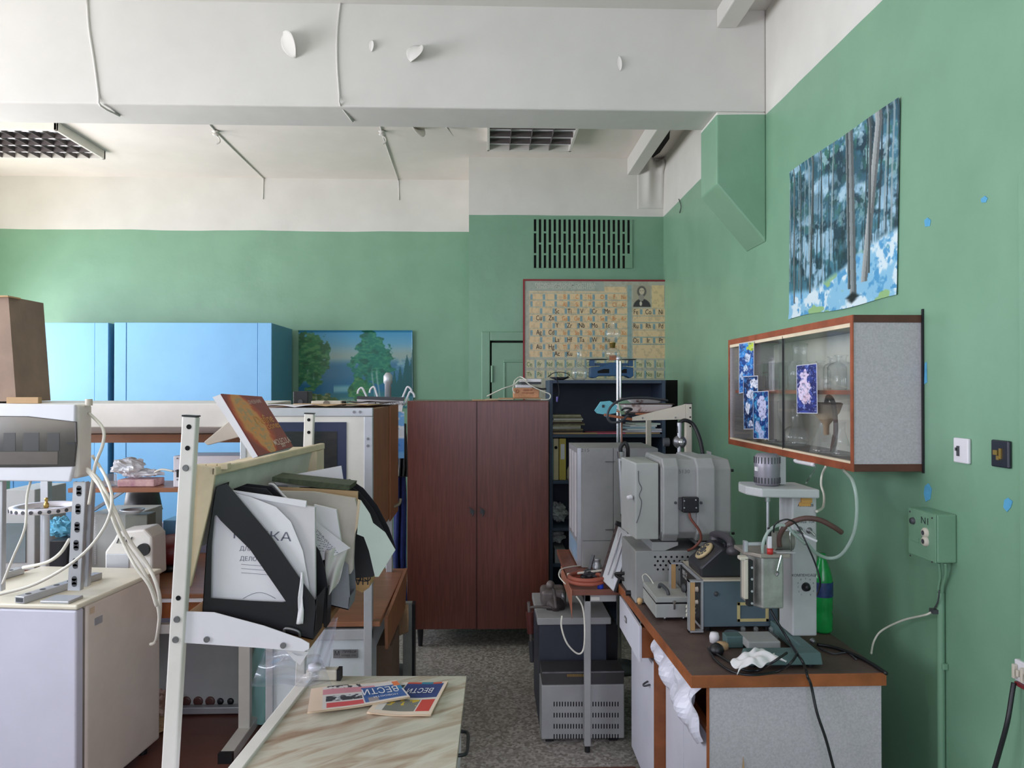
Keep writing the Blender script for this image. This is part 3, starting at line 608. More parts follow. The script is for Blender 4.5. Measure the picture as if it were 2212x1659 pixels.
# things on the upper shelf
t, q = block('meter_box', 374, 524, 985, 1042, 3.72, .22, M_whitem, 'white metal meter box with a side switch on the brown shelf behind the rack post', 'instrument', zbot=zs+.001)
sw = MB(); p = PY(384, 1022, q[2]); sw.box(p.x-.004, p.x+.010, q[2]-.006, q[2], p.z-.02, p.z+.018)
sw.build('switch', M_black, t); sw = MB()
for x, y in ((383, 990), (383, 1036), (380, 1017)): p = PY(x, y, q[2]); sw.cyl(p+Vector((0,-.003,0)), p, .004, n=8)
sw.build('screws', M_steel, t)
pb = PY(253, 1043, 3.74); pe = PY(333, 1043, 3.74); mb = MB(); mb.box(pb.x, pe.x, 3.74, 3.86, zs+.001, zs+.036)
tag(mb.build('small_carton', mat('pink_carton', (214, 178, 172), .7, scale=20, dark=(160, 110, 130)), bevel=.004), 'small pink carton on the brown shelf under crumpled film', 'box')
crumple(PY(278, 1009, 3.8)+Vector((0,0,.0)), .065, mat('white_film', (226, 228, 232), .4), 'crumpled_film', 'white crumpled plastic film piled on the pink carton', 'packaging', 7, (1, 1, .65), .6)
crumple(PY(318, 1021, 3.8), .05, mat('white_film', (226, 228, 232), .4), 'crumpled_film', 'clear wrapper lying right of the white film on the carton', 'packaging', 9, (1.4, .8, .4), .5)
def vessel(name, c, prof, label, cat, m=None, group=None, n=20, water=None):
    t = tag(MB().lathe(c, prof, n).build(name, m or M_glass), label, cat, group); return t
vessel('beaker', Vector((PY(238, 1040, 3.78).x, 3.78, zs+.001)), [(0,0),(.028,0),(.03,.004),(.03,.055),(.033,.06),(.028,.06),(.028,.006),(0,.004)], 'small glass beaker at the left end of the brown shelf', 'glassware')
tag(MB().tube([PY(334, 1020, 3.74), PY(350, 1014, 3.73), PY(374, 1018, 3.72)], .005).build('cable', M_wire), 'short white cable entering the meter box', 'cable')
# things on the lab desk
zz = .721
t, q = block('glass_chamber', 8, 75, 1058, 1230, 4.1, .3, M_grey2, 'grey cabinet with a glass chamber standing on the lab desk at far left', 'instrument', zbot=zz)
a = PY(10, 1130, 4.099); b = PY(56, 1215, 4.099); MB().box(a.x, b.x, 4.094, 4.099, b.z, a.z).build('window_pane', mat('chamber_glass', (120, 132, 134), .2), t)
# tube rack with holes
c = PY(100, 1097, 3.72); t = thing('tube_rack', 'white perforated ring rack on a slim stand behind the refrigerator', 'rack', (c.x, c.y, zz))
rr = MB(); rr.lathe((c.x, c.y, c.z-.012), [(.12,0),(.155,0),(.155,.024),(.12,.024),(.12,0)], 36); rr.build('ring', M_whitem, t)
hl = MB()
for k in range(26):
    a_ = 2*math.pi*k/26; hl.cyl((c.x+math.cos(a_)*.1545, c.y+math.sin(a_)*.1545, c.z), (c.x+math.cos(a_)*.157, c.y+math.sin(a_)*.157, c.z), .009, n=10)
hl.build('holes', M_dgrey, t)
sp = MB()
for k in range(3): a_ = 2*math.pi*k/3; sp.cyl((c.x, c.y, c.z), (c.x+.13*math.cos(a_), c.y+.13*math.sin(a_), c.z), .004, n=6)
sp.build('spokes', M_alu, t)
MB().cyl((c.x, c.y, zz), (c.x, c.y, c.z-.02), .016).build('column', M_alu, t)
MB().lathe((c.x, c.y, c.z), [(0,0),(.012,0),(.012,.02),(.007,.026),(.007,.04),(.011,.045),(0,.052)], 12).build('knob', M_brass, t)
MB().lathe((c.x, c.y, zz), [(0,0),(.06,0),(.055,.012),(0,.014)], 20).build('base', M_alu, t)
t, q = block('dark_case', 106, 145, 1168, 1250, 3.8, .2, M_black, 'black equipment case standing behind the slotted strut', 'instrument', zbot=zz)
crumple(PY(128, 1140, 3.95), .06, mat('blue_bag', (110, 190, 220), .5), 'blue_bag', 'bright blue plastic bag on the black case', 'bag', 4, (1, .8, .8))
bpos = PY(128, 1140, 3.95)
t, q = block('desk_cabinet', 190, 296, 1110, 1225, 3.9, .3, M_grey2, 'plain pale-grey cabinet with a hanging ball chain on the lab desk', 'cabinet', zbot=zz)
ch = MB(); p = PY(206, 1118, q[2]-.008)
for k in range(26): ch.ball(p-Vector((0,0,k*.0095)), .0035, 6)
ch.build('ball_chain', M_whitem, t)
# centrifuge-like mill
a = PY(226, 1215, 3.64); b = PY(283, 1185, 3.64); t = thing('laboratory_mill', 'grey sloping laboratory mill with rounded housing and black knob on the lab desk', 'instrument', (a.x, 3.65, zz))
prof = PP([(226, 1250), (226, 1192), (245, 1166), (254, 1149), (312, 1143), (328, 1160), (330, 1250)], 3.64)
for p in prof: p.z = max(p.z, zz)
MB().prism(prof, (0, .16, 0)).build('housing', M_cream, t, bevel=.01)
k = PY(311, 1187, 3.636); MB().cyl(k+Vector((0,-.012,0)), k+Vector((0,.004,0)), .03, n=20).build('knob', M_black, t)
g = MB()
for i in range(4): p = PY(258+i*9, 1160, 3.636); g.bar(p, p-Vector((.012, 0, .03)), .005, .004)
g.build('vents', M_dgrey, t)
MB().prism(PP([(229, 1197), (278, 1197), (278, 1228), (229, 1228)], 3.634), (0, .01, 0)).build('front_plate', M_alu, t, bevel=.003)
# sieve jar with black lid
c = PY(308, 1180, 4.3); c.z = zz; t = thing('steel_percolator', 'tall shiny steel jar with a wide black lid on the lab desk', 'jar', c)
h = PY(308, 1100, 4.3).z-zz; MB().lathe(c, [(0,0),(.062,0),(.06,.02),(.072,h),(0,h)], 28).build('jar', M_chrome, t)
z1 = PY(308, 1060, 4.3).z-zz; MB().lathe(c+Vector((0,0,h-.005)), [(0,0),(.105,0),(.10,.02),(.085,z1-h),(.06,z1-h+.012),(0,z1-h+.012)], 28).build('lid', M_black, t)
c = PY(286, 1110, 3.8); t = vessel('shallow_bowl', c, [(0,0),(.03,0),(.055,.018),(.058,.024),(.05,.022),(.028,.006),(0,.004)], 'shallow metal bowl on top of the pale-grey cabinet', 'bowl', M_alu)
t, q = block('bowl_stand', 270, 318, 1112, 1150, 3.82, .1, mat('olive_grey', (120, 122, 112), .5), 'dark grey housing under the shallow bowl, behind the mill', 'instrument', zbot=zz)
# red machine
c = PY(372, 1190, 4.12); t = thing('red_machine', 'dark red rounded machine with a black foot, left of the rack post', 'instrument', (c.x, c.y, zz))
def redf(u, v):
    a_ = u*2*math.pi; b = v*math.pi; return Vector((c.x+math.sin(b)*math.cos(a_)*.13, c.y+math.sin(b)*math.sin(a_)*.13, zz+.10+math.cos(b)*.085))
MB().grid(redf, 26, 14).build('body', M_red, t); MB().lathe((c.x, c.y, zz), [(0,0),(.1,0),(.1,.03),(0,.03)], 24).build('foot', M_black, t)
t, q = block('blue_tray', 352, 380, 1124, 1150, 4.2, .2, M_blue, 'small bright blue tray seen left of the rack post', 'tray', zbot=zz)
a = PY(352, 1140, 4.15); 
# ---------------- refrigerator ----------------
A = PZ(165, 1308, .85); Bc = PZ(347, 1229, .85); d = Vector((Bc.x-A.x, Bc.y-A.y, 0)); dl = d.length; d.normalize(); nx = Vector((-d.y, d.x, 0))   # nx points left
t = thing('refrigerator', 'white refrigerator at the left edge with a distribution box on its top', 'refrigerator', (A.x, A.y, 0))
def fr(s_, l_, z): p = Vector((A.x, A.y, 0))+d*s_+nx*l_; p.z = z; return p
def fbox(s0, s1, l0, l1, z0, z1): return [fr(s0,l0,z0), fr(s1,l0,z0), fr(s1,l1,z0), fr(s0,l1,z0), fr(s0,l0,z1), fr(s1,l0,z1), fr(s1,l1,z1), fr(s0,l1,z1)]
MB().hexa(fbox(.062, dl, 0, .6, .05, .835)).build('body', mat('warm_enamel', (226, 214, 200), .35, var=.05), t, bevel=.012, seg=3)
MB().hexa(fbox(.0, .045, 0, .6, .04, .83)).build('door', mat('lilac_white_enamel', (206, 206, 218), .35, var=.04, scale=3), t, bevel=.008, seg=3)
MB().hexa(fbox(.04, .066, .008, .59, .06, .82)).build('door_seal', mat('seal_grey', (140, 132, 124), .7), t)
MB().hexa(fbox(-.002, dl+.005, -.004, .605, .832, .851)).build('top', mat('cream_top', (228, 222, 200), .4, var=.08, scale=5), t, bevel=.006)
MB().hexa(fbox(.01, .1, .04, .16, .851, .862)).build('hinge_cover', M_alu, t, bevel=.003)
MB().hexa(fbox(.08, .11, -.0015, 0, .79, .815)).build('sticker', mat('sticker_tan', (214, 190, 160), .6), t)
bd = MB(); bd.hexa(fbox(.11, .16, -.002, 0, .735, .765)); bd.build('badge', M_alu, t)
ft = MB()
for s_ in (.08, dl-.06): ft.cyl(fr(s_, .05, 0), fr(s_, .05, .06), .02); ft.cyl(fr(s_, .55, 0), fr(s_, .55, .06), .02)
ft.build('feet', M_black, t)
# ---------------- distribution box on slotted struts ----------------
t = thing('distribution_box', 'white electrical distribution box with a tinted window, on slotted struts above the refrigerator', 'distribution box', (PY(100, 1040, 3.05).x, 3.05, .852))
yb_, yd = 3.05, .13
fp = PP([(-180, 869), (162, 874), (160, 1000), (150, 1041), (-180, 1037)], yb_)
a = [Vector((p.x, p.y, p.z)) for p in fp]
MB().prism(a, (0, .02, 0)).build('front_cover', mat('box_white', (226, 228, 234), .35, var=.03), t, bevel=.006, seg=3)
s0 = PY(162, 874, yb_); MB().box(a[0].x, s0.x+.002, yb_+.02, yb_+yd, a[3].z+.01, s0.z).build('housing', M_cream, t, bevel=.014, seg=3)
wp = PP([(-180, 897), (60, 899), (164, 911), (165, 960), (160, 1008), (60, 1010), (-180, 1010)], yb_-.004); MB().prism(wp, (0, .012, 0)).build('window', mat('smoked_plastic', (74, 72, 70), .12, var=.1), t, bevel=.003)
m_ = MB()
for x0_, x1_ in ((8, 33), (50, 84), (102, 128)):
    p = PY(x0_, 935, yb_-.0045); q_ = PY(x1_, 974, yb_-.0045); m_.box(p.x, q_.x, yb_-.005, yb_-.0035, q_.z, p.z)
m_.build('breakers', mat('breaker_dark', (48, 50, 52), .3), t)
m_ = MB(); p = PY(-60, 976, yb_); q_ = PY(126, 1003, yb_); m_.box(p.x, q_.x, yb_-.005, yb_-.0035, q_.z, p.z); m_.build('breaker_rail', mat('rail_brown', (88, 80, 74), .3), t)
m_ = MB(); m_.box(PY(146, 953, yb_).x, PY(165, 953, yb_).x, yb_-.008, yb_-.003, PY(150, 960, yb_).z, PY(150, 955, yb_).z); m_.build('latch', M_black, t)
MB().cyl(PY(192, 876, yb_+.08), PY(192, 862, yb_+.08), .014).build('cable_gland', M_beige, t)
def strut(px, pxb, pyt, pyb, Y, n):
    a = PY(px, pyt, Y); b = PY(pxb, pyb, Y); b.z = .875; u_ = MB(); u_.bar(a, b, .048, .003, up=(0,1,0))
    for s_ in (-.024, .024): u_.bar(a+Vector((s_, .012, 0)), b+Vector((s_, .012, 0)), .004, .024, up=(0,1,0))
    o = u_.build('strut', M_alu, t); hl = MB()
    for k in range(n):
        p = a.lerp(b, (k+.5)/n)+Vector((0,-.0025,0)); hl.cyl(p+Vector((0,-.0005,.012)), p+Vector((0,.0005,.012)), .010, n=14); hl.cyl(p+Vector((0,-.0005,-.012)), p+Vector((0,.0005,-.012)), .010, n=14); hl.box(p.x-.01, p.x+.01, p.y-.0005, p.y+.0005, p.z-.012, p.z+.012)
    hl.build('slots', M_dgrey, o)
strut(172, 160, 1041, 1240, 3.1, 6); strut(187, 176, 1041, 1240, 3.16, 6); strut(-8, -10, 1040, 1240, 3.1, 6)
def foot(p0, p1):
    a = PZ(*p0, .866); b = PZ(*p1, .866); u_ = MB(); u_.bar(a, b, .045, .028); o = u_.build('base_channel', M_alu, t, bevel=.002); hl = MB()
    for k in range(5): p = a.lerp(b, .1+.17*k)+Vector((0,0,.0145)); hl.cyl(p, p+Vector((0,0,.0008)), .011, n=14)
    e = (a-b).normalized(); hl.bar(a+e*.0005, a+e*.0015, .032, .016)
    hl.build('holes', M_dgrey, o)
foot((42, 1296), (212, 1243)); foot((-60, 1262), (44, 1232))
def cable(pts, r, m, label, name='cable', cat='cable', group=None):
    return tag(MB().tube(pts, r, 8, 6).build(name, m), label, cat, group)
G = 'white cables of the distribution box'
cable([PY(192, 892, 3.14), PY(222, 925, 3.1), PY(222, 960, 3.08), PY(207, 1000, 3.06), PY(200, 1040, 3.1), PY(192, 1090, 3.1)], .0065, M_wire, 'white cable looping from the upper right corner of the distribution box', group=G)
cable([PY(188, 1012, 3.1), PY(212, 1035, 3.06), PY(240, 1085, 3.0), PY(275, 1160, 2.98), PY(315, 1215, 3.0), PY(338, 1262, 2.98), PY(346, 1310, 3.0), PY(338, 1380, 3.1), PY(325, 1392, 3.12)], .007, M_wire, 'thick white cable falling past the refrigerator top corner, outermost of three', group=G)
cable([PY(188, 1014, 3.1), PY(210, 1040, 3.05), PY(238, 1100, 2.98), PY(262, 1160, 2.96), PY(305, 1225, 2.94), PY(330, 1275, 2.94), PY(344, 1330, 2.95), PY(338, 1385, 3.1)], .006, M_wire, 'white cable falling past the refrigerator top corner, middle of three', group=G)
cable([PY(187, 1016, 3.1), PY(214, 1050, 3.04), PY(232, 1090, 2.98), PY(255, 1150, 2.95), PY(290, 1220, 2.9), PY(322, 1265, 2.9), PY(338, 1310, 2.92)], .0055, M_wire, 'white cable falling past the refrigerator top corner, innermost of three', group=G)
cable([PY(200, 985, 3.2), PY(228, 1030, 3.0), PY(242, 1080, 2.95), PY(225, 1140, 2.93), PY(170, 1205, 2.9), PY(80, 1260, 2.88), PY(-10, 1286, 2.86)], .006, M_wire, 'white cable sweeping left in front of the slotted strut', group=G)
cable([PY(66, 1040, 3.08), PY(58, 1075, 3.05), PY(54, 1140, 3.0), PY(28, 1205, 2.98), PY(5, 1262, 2.97)], .005, M_wire, 'thin white cable hanging below the distribution box at left', group=G)
cable([PY(150, 1165, 3.15), PY(130, 1195, 3.2), PY(100, 1215, 3.25), PY(50, 1226, 3.3)], .007, M_wire, 'white cable curving behind the slotted strut to the refrigerator top', group=G)
# carton and offcut at the far left
t = thing('cardboard_carton', 'tall brown cardboard carton cut by the left edge of the photo', 'carton', PY(-60, 868, 3.6))
cf = PP([(-140, 640), (18, 640), (35, 851), (-140, 858)], 3.62); 
for p in cf[2:]: p.z = 1.642
MB().prism(cf, (0, .28, 0)).build('body', mat('carton_brown', (146, 124, 108), .8), t)
MB().prism(PP([(-140, 638), (16, 638), (18, 641), (-140, 644)], 3.60), (0, .1, 0)).build('flap', M_card, t)
t = thing('box_lid', 'small tan box lid lying on the lamp housing at far left', 'box', PY(48, 872, 3.59)); p = PY(15, 872, 3.59); q_ = PY(84, 858, 3.59)
MB().box(p.x, q_.x, 3.585, 3.615, 1.633, q_.z).build('lid', M_card, t, bevel=.002)
# ---------------- rack with file holders (front left) ----------------
t = thing('shelf_rack', 'white steel post rack with a tilted shelf and cream tray in the left foreground', 'rack', (-.85, 2.0, 0))
def rpost(pt, pb, Y, w_, holes, screws, zb=None):
    a = PY(*pt, Y); b = PY(*pb, Y)
    if zb is not None: b = b + (b-a)*((zb-b.z)/(b.z-a.z))
    o = MB().bar(a, b, w_, w_*.8, up=(0,1,0)).build('post', M_cream, t, bevel=.004, seg=3)
    MB().bar(a+(a-b).normalized()*.004, a, w_+.001, w_*.8+.001, up=(0,1,0)).build('end_cap', M_black, o)
    h = MB()
    for x, y in holes: p = PY(x, y, Y-w_*.4-.001); h.cyl(p+Vector((0,-.0006,0)), p+Vector((0,.0006,0)), .0065, n=14)
    if holes: h.build('holes', M_hole, o)
    s_ = MB()
    for x, y in screws: p = PY(x, y, Y-w_*.4-.001); s_.cyl(p+Vector((0,-.004,0)), p, .0075, .009, n=14)
    if screws: s_.build('screws', M_steel, o)
rpost((413, 900), (368, 1659), 2.0, .037, [(408, 922), (405, 968), (385, 1292)], [(401, 1011), (382, 1338), (379, 1382)], .0)
rpost((669, 894), (650, 1450), 3.2-.22, .037, [(667, 907), (667, 934)], [], 0)
# feet
MB().box(-.97, -.58, 1.93, 2.02, 0, .04).build('foot', M_cream, t, bevel=.004)
# lower shelf: bracket plate and sloping board
br = PP([(403, 1321), (462, 1323), (570, 1352), (650, 1380), (668, 1390), (668, 1402), (656, 1408), (560, 1400), (398, 1389)], 2.0)
o = MB().prism(br, (0, .004, 0)).build('bracket', M_whitem, t, bevel=.001)
s_ = MB()
for x, y in ((447, 1381), (612, 1394)): p = PY(x, y, 1.998); s_.cyl(p+Vector((0,-.004,0)), p, .008, n=12)
s_.build('screws', M_steel, o)
e0 = PY(668, 1388, 2.01); b0 = PY(405, 1322, 2.01); sl = (e0.z-b0.z)/(e0.x-b0.x)
MB().hexa([(b0.x, 2.01, b0.z-.02), (e0.x, 2.01, e0.z-.02), (e0.x+.02, 3.09, e0.z-.02), (b0.x, 3.09, b0.z-.02), (b0.x, 2.01, b0.z), (e0.x, 2.01, e0.z), (e0.x+.02, 3.09, e0.z), (b0.x, 3.09, b0.z)]).build('lower_shelf', mat('shelf_brown', (150, 108, 68), .5, scale=6), t, bevel=.002)
def shz(x): return b0.z+(x-b0.x)*sl+.001
MB().prism(PP([(403, 1321), (462, 1323), (570, 1352), (650, 1380), (668, 1390), (668, 1402), (656, 1408), (560, 1400), (398, 1389)], 2.0), (0, .004, 0))
# upper tray: end board, lip, back
eb = PP([(421, 1004), (466, 1009), (456, 1080), (411, 1268), (404, 1268)], 2.03); MB().prism(eb, (0, .014, 0)).build('end_board', M_creamw, t, bevel=.003)
l0 = PY(466, 1009, 2.03); l1 = PY(702, 957, 2.93); l2 = PY(466, 1028, 2.03); l3 = PY(702, 975, 2.93)
lh = l0.z-l2.z
MB().hexa([l0+Vector((-.02,0,-lh)), l0+Vector((0,0,-lh)), l1+Vector((0,0,-lh)), l1+Vector((-.02,0,-lh)), l0+Vector((-.02,0,0)), l0, l1, l1+Vector((-.02,0,0))]).build('front_lip', M_creamw, t, bevel=.004)
MB().hexa([l0+Vector((-.06,0.014,-.22)), l0+Vector((-.05,0.014,-.22)), l1+Vector((-.05,0,-.22)), l1+Vector((-.06,0,-.22)), l0+Vector((-.02,.014,-lh)), l0+Vector((-.01,.014,-lh)), l1+Vector((-.01,0,-lh)), l1+Vector((-.02,0,-lh))]).build('tray_side', mat('pale_green_board', (206, 208, 194), .5), t)
MB().hexa([l1+Vector((-.055,-.12,-.20)), l1+Vector((-.004,-.12,-.20)), l1+Vector((-.004,-.0,-.20)), l1+Vector((-.055,0,-.20)), l1+Vector((-.03,-.12,-lh)), l1+Vector((-.004,-.12,-lh)), l1+Vector((-.004,0,-lh)), l1+Vector((-.03,0,-lh))]).build('end_board', M_creamw, t)
for i in range(3):
    a = PY(422+i*24, 1003, 2.06); MB().box(a.x, a.x+.027, 2.06, 2.09, l0.z-.01, l0.z+.004+.001*i).build('wood_block', M_creamw, t, bevel=.002)
MB().hexa([(l0.x-.09, 2.045, l0.z-.022), (l0.x-.02, 2.045, l0.z-.022), (l1.x-.02, 2.92, l1.z-.022), (l1.x-.12, 2.92, l1.z-.022), (l0.x-.09, 2.045, l0.z-.014), (l0.x-.02, 2.045, l0.z-.014), (l1.x-.02, 2.92, l1.z-.014), (l1.x-.12, 2.92, l1.z-.014)]).build('tray_bottom', M_creamw, t)
# red book leaning on the lip
Ya, Yb = 2.18, 2.42
bl = PY(558, 985, Ya); brr = PY(633, 965, Yb); tl = PY(477, 851, Ya+.03); tr = PY(565, 857, Yb+.03)
nrm = (brr-bl).cross(tl-bl).normalized(); nrm = nrm if nrm.x < 0 else -nrm
t = thing('book', 'red and orange hardcover book leaning open on the cream tray', 'book', bl)
MB().hexa([bl, brr, brr+nrm*.002, bl+nrm*.002, tl, tr, tr+nrm*.002, tl+nrm*.002]).build('back_board', M_red, t)
a_, u, v = canvas(70, 110, (140, 66, 60)); n = fbm(u, v, 9, 12, 4, 61)
ctr = .30+.10*v; dd_ = np.abs(u-ctr)/(.05+.22*np.sin(np.pi*np.clip(v*.95+.05, 0, 1))**.7); put(a_, ss(1.7, 1.0, dd_+.3*(n-.5)), (190, 84, 50)); put(a_, ss(1.15, .8, dd_+.5*(n-.5)), (212, 146, 84)); put(a_, ss(.8, .5, dd_)*ss(.5, .6, fbm(u, v, 20, 26, 3, 62)), (176, 146, 104))
picture('cover', a_, lambda u, v: tl.lerp(tr, u).lerp(bl.lerp(brr, u), v)-nrm*.0012, vmat('book_print', .35), t)
xa = (brr-bl).normalized(); ya = (tl-bl).normalized(); l = MB()
def bpt(u, v): return tl.lerp(tr, u).lerp(bl.lerp(brr, u), v)-nrm*.0025
l.text('MOLECULA', bpt(.77, .87), xa, ya, .030, True, .75); l.text('2007', bpt(.75, .94), xa, ya, .016, True, 1.0); l.text('ДНЕВНИК', bpt(.7, .12), xa, ya, .018)
l.build('lettering', mat('pale_ink2', (224, 196, 180), .6), t); l = MB(); l.text('Define', bpt(.66, .45), xa, ya, .045); l.text('clones', bpt(.8, .57), xa, ya, .035); l.build('title', mat('gold_ink', (214, 150, 84), .5), t)
pg = [PY(546, 990, Ya), PY(459, 858, Ya+.03)]
MB().hexa([bl+nrm*.002, brr+nrm*.002, brr+nrm*.02, pg[0], tl+nrm*.002, tr+nrm*.002, tr+nrm*.03, pg[1]]).build('pages', M_paper, t)
# file holders
def fileholder(sx, Y, Dp, label, m, hgt=.0, cut=True, parts=True):
    """magazine file: side panels in planes of constant Y, outline by photo proportions"""
    t = thing('file_holder', label, 'file holder', PY(560+sx, 1350, Y), 'magazine files on the tilted shelf')
    return t
def sidepanel(outer, inner, Y, m, t, name, th=.003):
    O = PP(outer, Y); I = PP(inner, Y); n = len(O); mb = MB()
    vs = O+I+[p+Vector((0, th, 0)) for p in O+I]; fs = []
    for i in range(n):
        j = (i+1) % n; fs += [(i, j, n+j, n+i), (2*n+i, 3*n+i, 3*n+j, 2*n+j), (i, 2*n+i, 2*n+j, j), (n+i, n+j, 3*n+j, 3*n+i)]
    mb.add(vs, fs); return mb.build(name, m, t)
outer = [(466, 1052), (490, 1045), (500, 1057), (586, 1160), (680, 1296), (684, 1330), (676, 1382), (560, 1353), (437, 1322), (446, 1180)]
inner = [(463, 1113), (468, 1113), (476, 1124), (540, 1187), (594, 1265), (618, 1300), (610, 1301), (540, 1298), (455, 1292), (457, 1180)]
yh = 2.03; t = fileholder(0, yh, .1, 'black magazine file with a large triangular cut-out, nearest on the tilted shelf', M_black)
sidepanel(outer, inner, yh, M_black, t, 'side_panel')
h = MB(); 
def wallseg(p, q, y0, y1): 
    a = PY(*p, yh); b = PY(*q, yh); w_ = Vector((0, y1-y0, 0)); h.prism([a, b, b+w_, a+w_], (.002, 0, .002))
wallseg((446, 1180), (437, 1322), yh, yh+.1); wallseg((466, 1052), (446, 1180), yh, yh+.1); wallseg((437, 1322), (676, 1382), yh, yh+.1); wallseg((684, 1290), (676, 1382), yh, yh+.1)
h.build('shell', M_black, t); sidepanel(outer, inner, yh+.1, M_black, t, 'side_panel')
c = PY(630, 1366, yh-.004); cl = MB(); cl.tube([c+Vector((-.02,0,-.005)), c+Vector((-.015,-.004,.012)), c+Vector((.018,-.004,.004)), c+Vector((.022,0,-.012))], .004); cl.build('clip', M_steel, t)
# folder inside, with printed face and tape
t = thing('document_folder', 'white document folder with printed lines and a white tie inside the nearest black file', 'folder', PY(560, 1290, yh+.02))
ff = PP([(471, 1056), (540, 1073), (596, 1095), (628, 1127), (654, 1190), (667, 1262), (668, 1290), (600, 1302), (455, 1292), (458, 1160)], yh+.02)
MB().prism(ff, (0, .002, 0)).build('cover', M_paper, t)
l = MB(); xr_ = Vector((1, 0, -.06)); 
l.text('ПАПКА', PY(566, 1158, yh+.019), xr_, (.06,0,1), .034, False, 1.35); l.text('ДЛЯ БУМАГ', PY(555, 1187, yh+.019), xr_, (.06,0,1), .016)
l.text('ДЕЛО №', PY(545, 1208, yh+.019), xr_, (.06,0,1), .016)
for y in (1219, 1228, 1237): a = PY(521, y, yh+.0192); b = PY(584, y+5, yh+.0192); l.bar(a, b, .0008, .0008)
ar = [PY(525+ (70*k/10), 1293-13*math.sin(math.pi*k/10), yh+.0192) for k in range(11)]; l.tube(ar, .0006, 4, 2)
l.build('lettering', mat('soft_ink', (110, 110, 124), .8), t)
tie = MB(); tp = [PY(652, 1236, yh-.004), PY(651, 1262, yh-.008), PY(649, 1290, yh-.012), PY(650, 1318, yh-.01), PY(647, 1348, yh-.008)]
def tf(u, v): 
    k = v*4; i = min(int(k), 3); p = tp[i].lerp(tp[i+1], k-i); return p+Vector(((u-.5)*(.006+.012*v), .003*math.sin(u*6+v*9), 0))
tie.grid(tf, 4, 16); tie.build('tie', M_paper, t, solid=.001)
def sheet(name, pts, Y, m, label, cat, th=.0015, dy=0, group=None, lean=0):
    P_ = PP(pts, Y); mb = MB(); z0 = min(p.z for p in P_)
    for p in P_: p.y += lean*(p.z-z0)
    mb.prism(P_, (0, th, 0)); return tag(mb.build(name, m), label, cat, group)
sheet('card_folder', [(473, 1056), (660, 1083), (661, 1093), (680, 1096), (681, 1296), (672, 1296), (560, 1200)], yh+.035, mat('folder_grey', (206, 203, 204), .7, var=.04), 'pale grey card folder standing behind the printed one', 'folder', .014)
sheet('white_card', [(482, 1056), (662, 1082), (660, 1096), (560, 1078)], yh+.031, M_paper, 'white sheet edge rising left above the grey folder', 'paper', .002)
# second black file and grey file
def holder2(pts, Y, dep, m, label):
    t = thing('file_holder', label, 'file holder', PP(pts, Y)[-1], 'magazine files on the tilted shelf')
    P_ = PP(pts, Y); MB().prism(P_, (0, .003, 0)).build('side_panel', m, t); MB().prism([p+Vector((0, dep, 0)) for p in P_], (0, .003, 0)).build('side_panel', m, t)
    s_ = MB(); a, b = P_[-2], P_[-1]; w_ = Vector((0, dep, 0)); s_.prism([a, b, b+w_, a+w_], (0, 0, .003)); a, b = P_[0], P_[-1]; s_.prism([a, b, b+w_, a+w_], (.003, 0, 0)); a, b = P_[-3], P_[-2]; s_.prism([a, b, b+w_, a+w_], (-.003, 0, 0)); s_.build('shell', m, t); return t
holder2([(505, 1056), (520, 1050), (575, 1056), (640, 1120), (690, 1190), (702, 1230), (708, 1270), (705, 1356), (500, 1306)], 2.17, .055, M_black, 'black magazine file with curved front just behind the nearest one')
holder2([(560, 1058), (600, 1058), (700, 1170), (752, 1220), (756, 1290), (753, 1318), (560, 1270)], 2.28, .1, mat('file_grey', (128, 130, 136), .5), 'grey magazine file third along the tilted shelf')
holder2([(640, 1056), (745, 1042), (775, 1062), (806, 1100), (832, 1150), (848, 1196), (806, 1246), (760, 1250), (640, 1240)], 2.55, .09, M_black, 'black magazine file farthest along the tilted shelf, with arched rim')
# papers
sheet('paper_sheet', [(588, 1034), (737, 1006), (742, 1040), (749, 1043), (745, 1052), (600, 1052)], 2.50, M_paper, 'white sheets standing up behind the green book', 'paper', .004)
t = thing('book', 'thin dark-green patterned book lying on top of the folders', 'book', PY(680, 1050, 2.36))
MB().prism(PP([(588, 1030), (700, 1042), (757, 1048), (754, 1059), (700, 1056), (587, 1040)], 2.36), (0, .12, 0)).build('cover', mat('green_cover', (66, 76, 50), .6, var=.3, scale=60), t, bevel=.001)
sheet('brown_folder', [(596, 1052), (680, 1056), (773, 1062), (772, 1092), (690, 1090), (596, 1062)], 2.345, M_card, 'tan folder under the green book', 'folder', .01)
sheet('card_folder', [(600, 1060), (680, 1062), (768, 1076), (774, 1100), (765, 1170), (762, 1232), (757, 1240), (730, 1240), (700, 1160)], 2.30, mat('folder_beige', (196, 188, 176), .7), 'worn beige folder leaning right in the grey file', 'folder', .02, lean=-.05)
sheet('manual', [(678, 1090), (726, 1101), (732, 1140), (738, 1180), (700, 1190), (680, 1180)], 2.235, M_paper, 'white booklet behind the grey card folder', 'paper', .012)
tp_ = thing('printed_sheet', 'folded sheet of small printed text drooping to the right of the grey folder', 'paper', PY(720, 1190, 2.2))
MB().prism(PP([(679, 1124), (757, 1184), (694, 1212), (679, 1190)], 2.205), (0, .001, 0)).build('sheet', M_paper, tp_)
l = MB(); xa = Vector((.8, 0, -.6)).normalized(); ya = Vector((.6, 0, .8)).normalized()
for k in range(11): l.text('лабораторная работа номер'[:18-k], PY(683+k*3.6, 1140+k*5.4, 2.204), (.45, 0, .9-.9), ya, .0001)
l = MB()
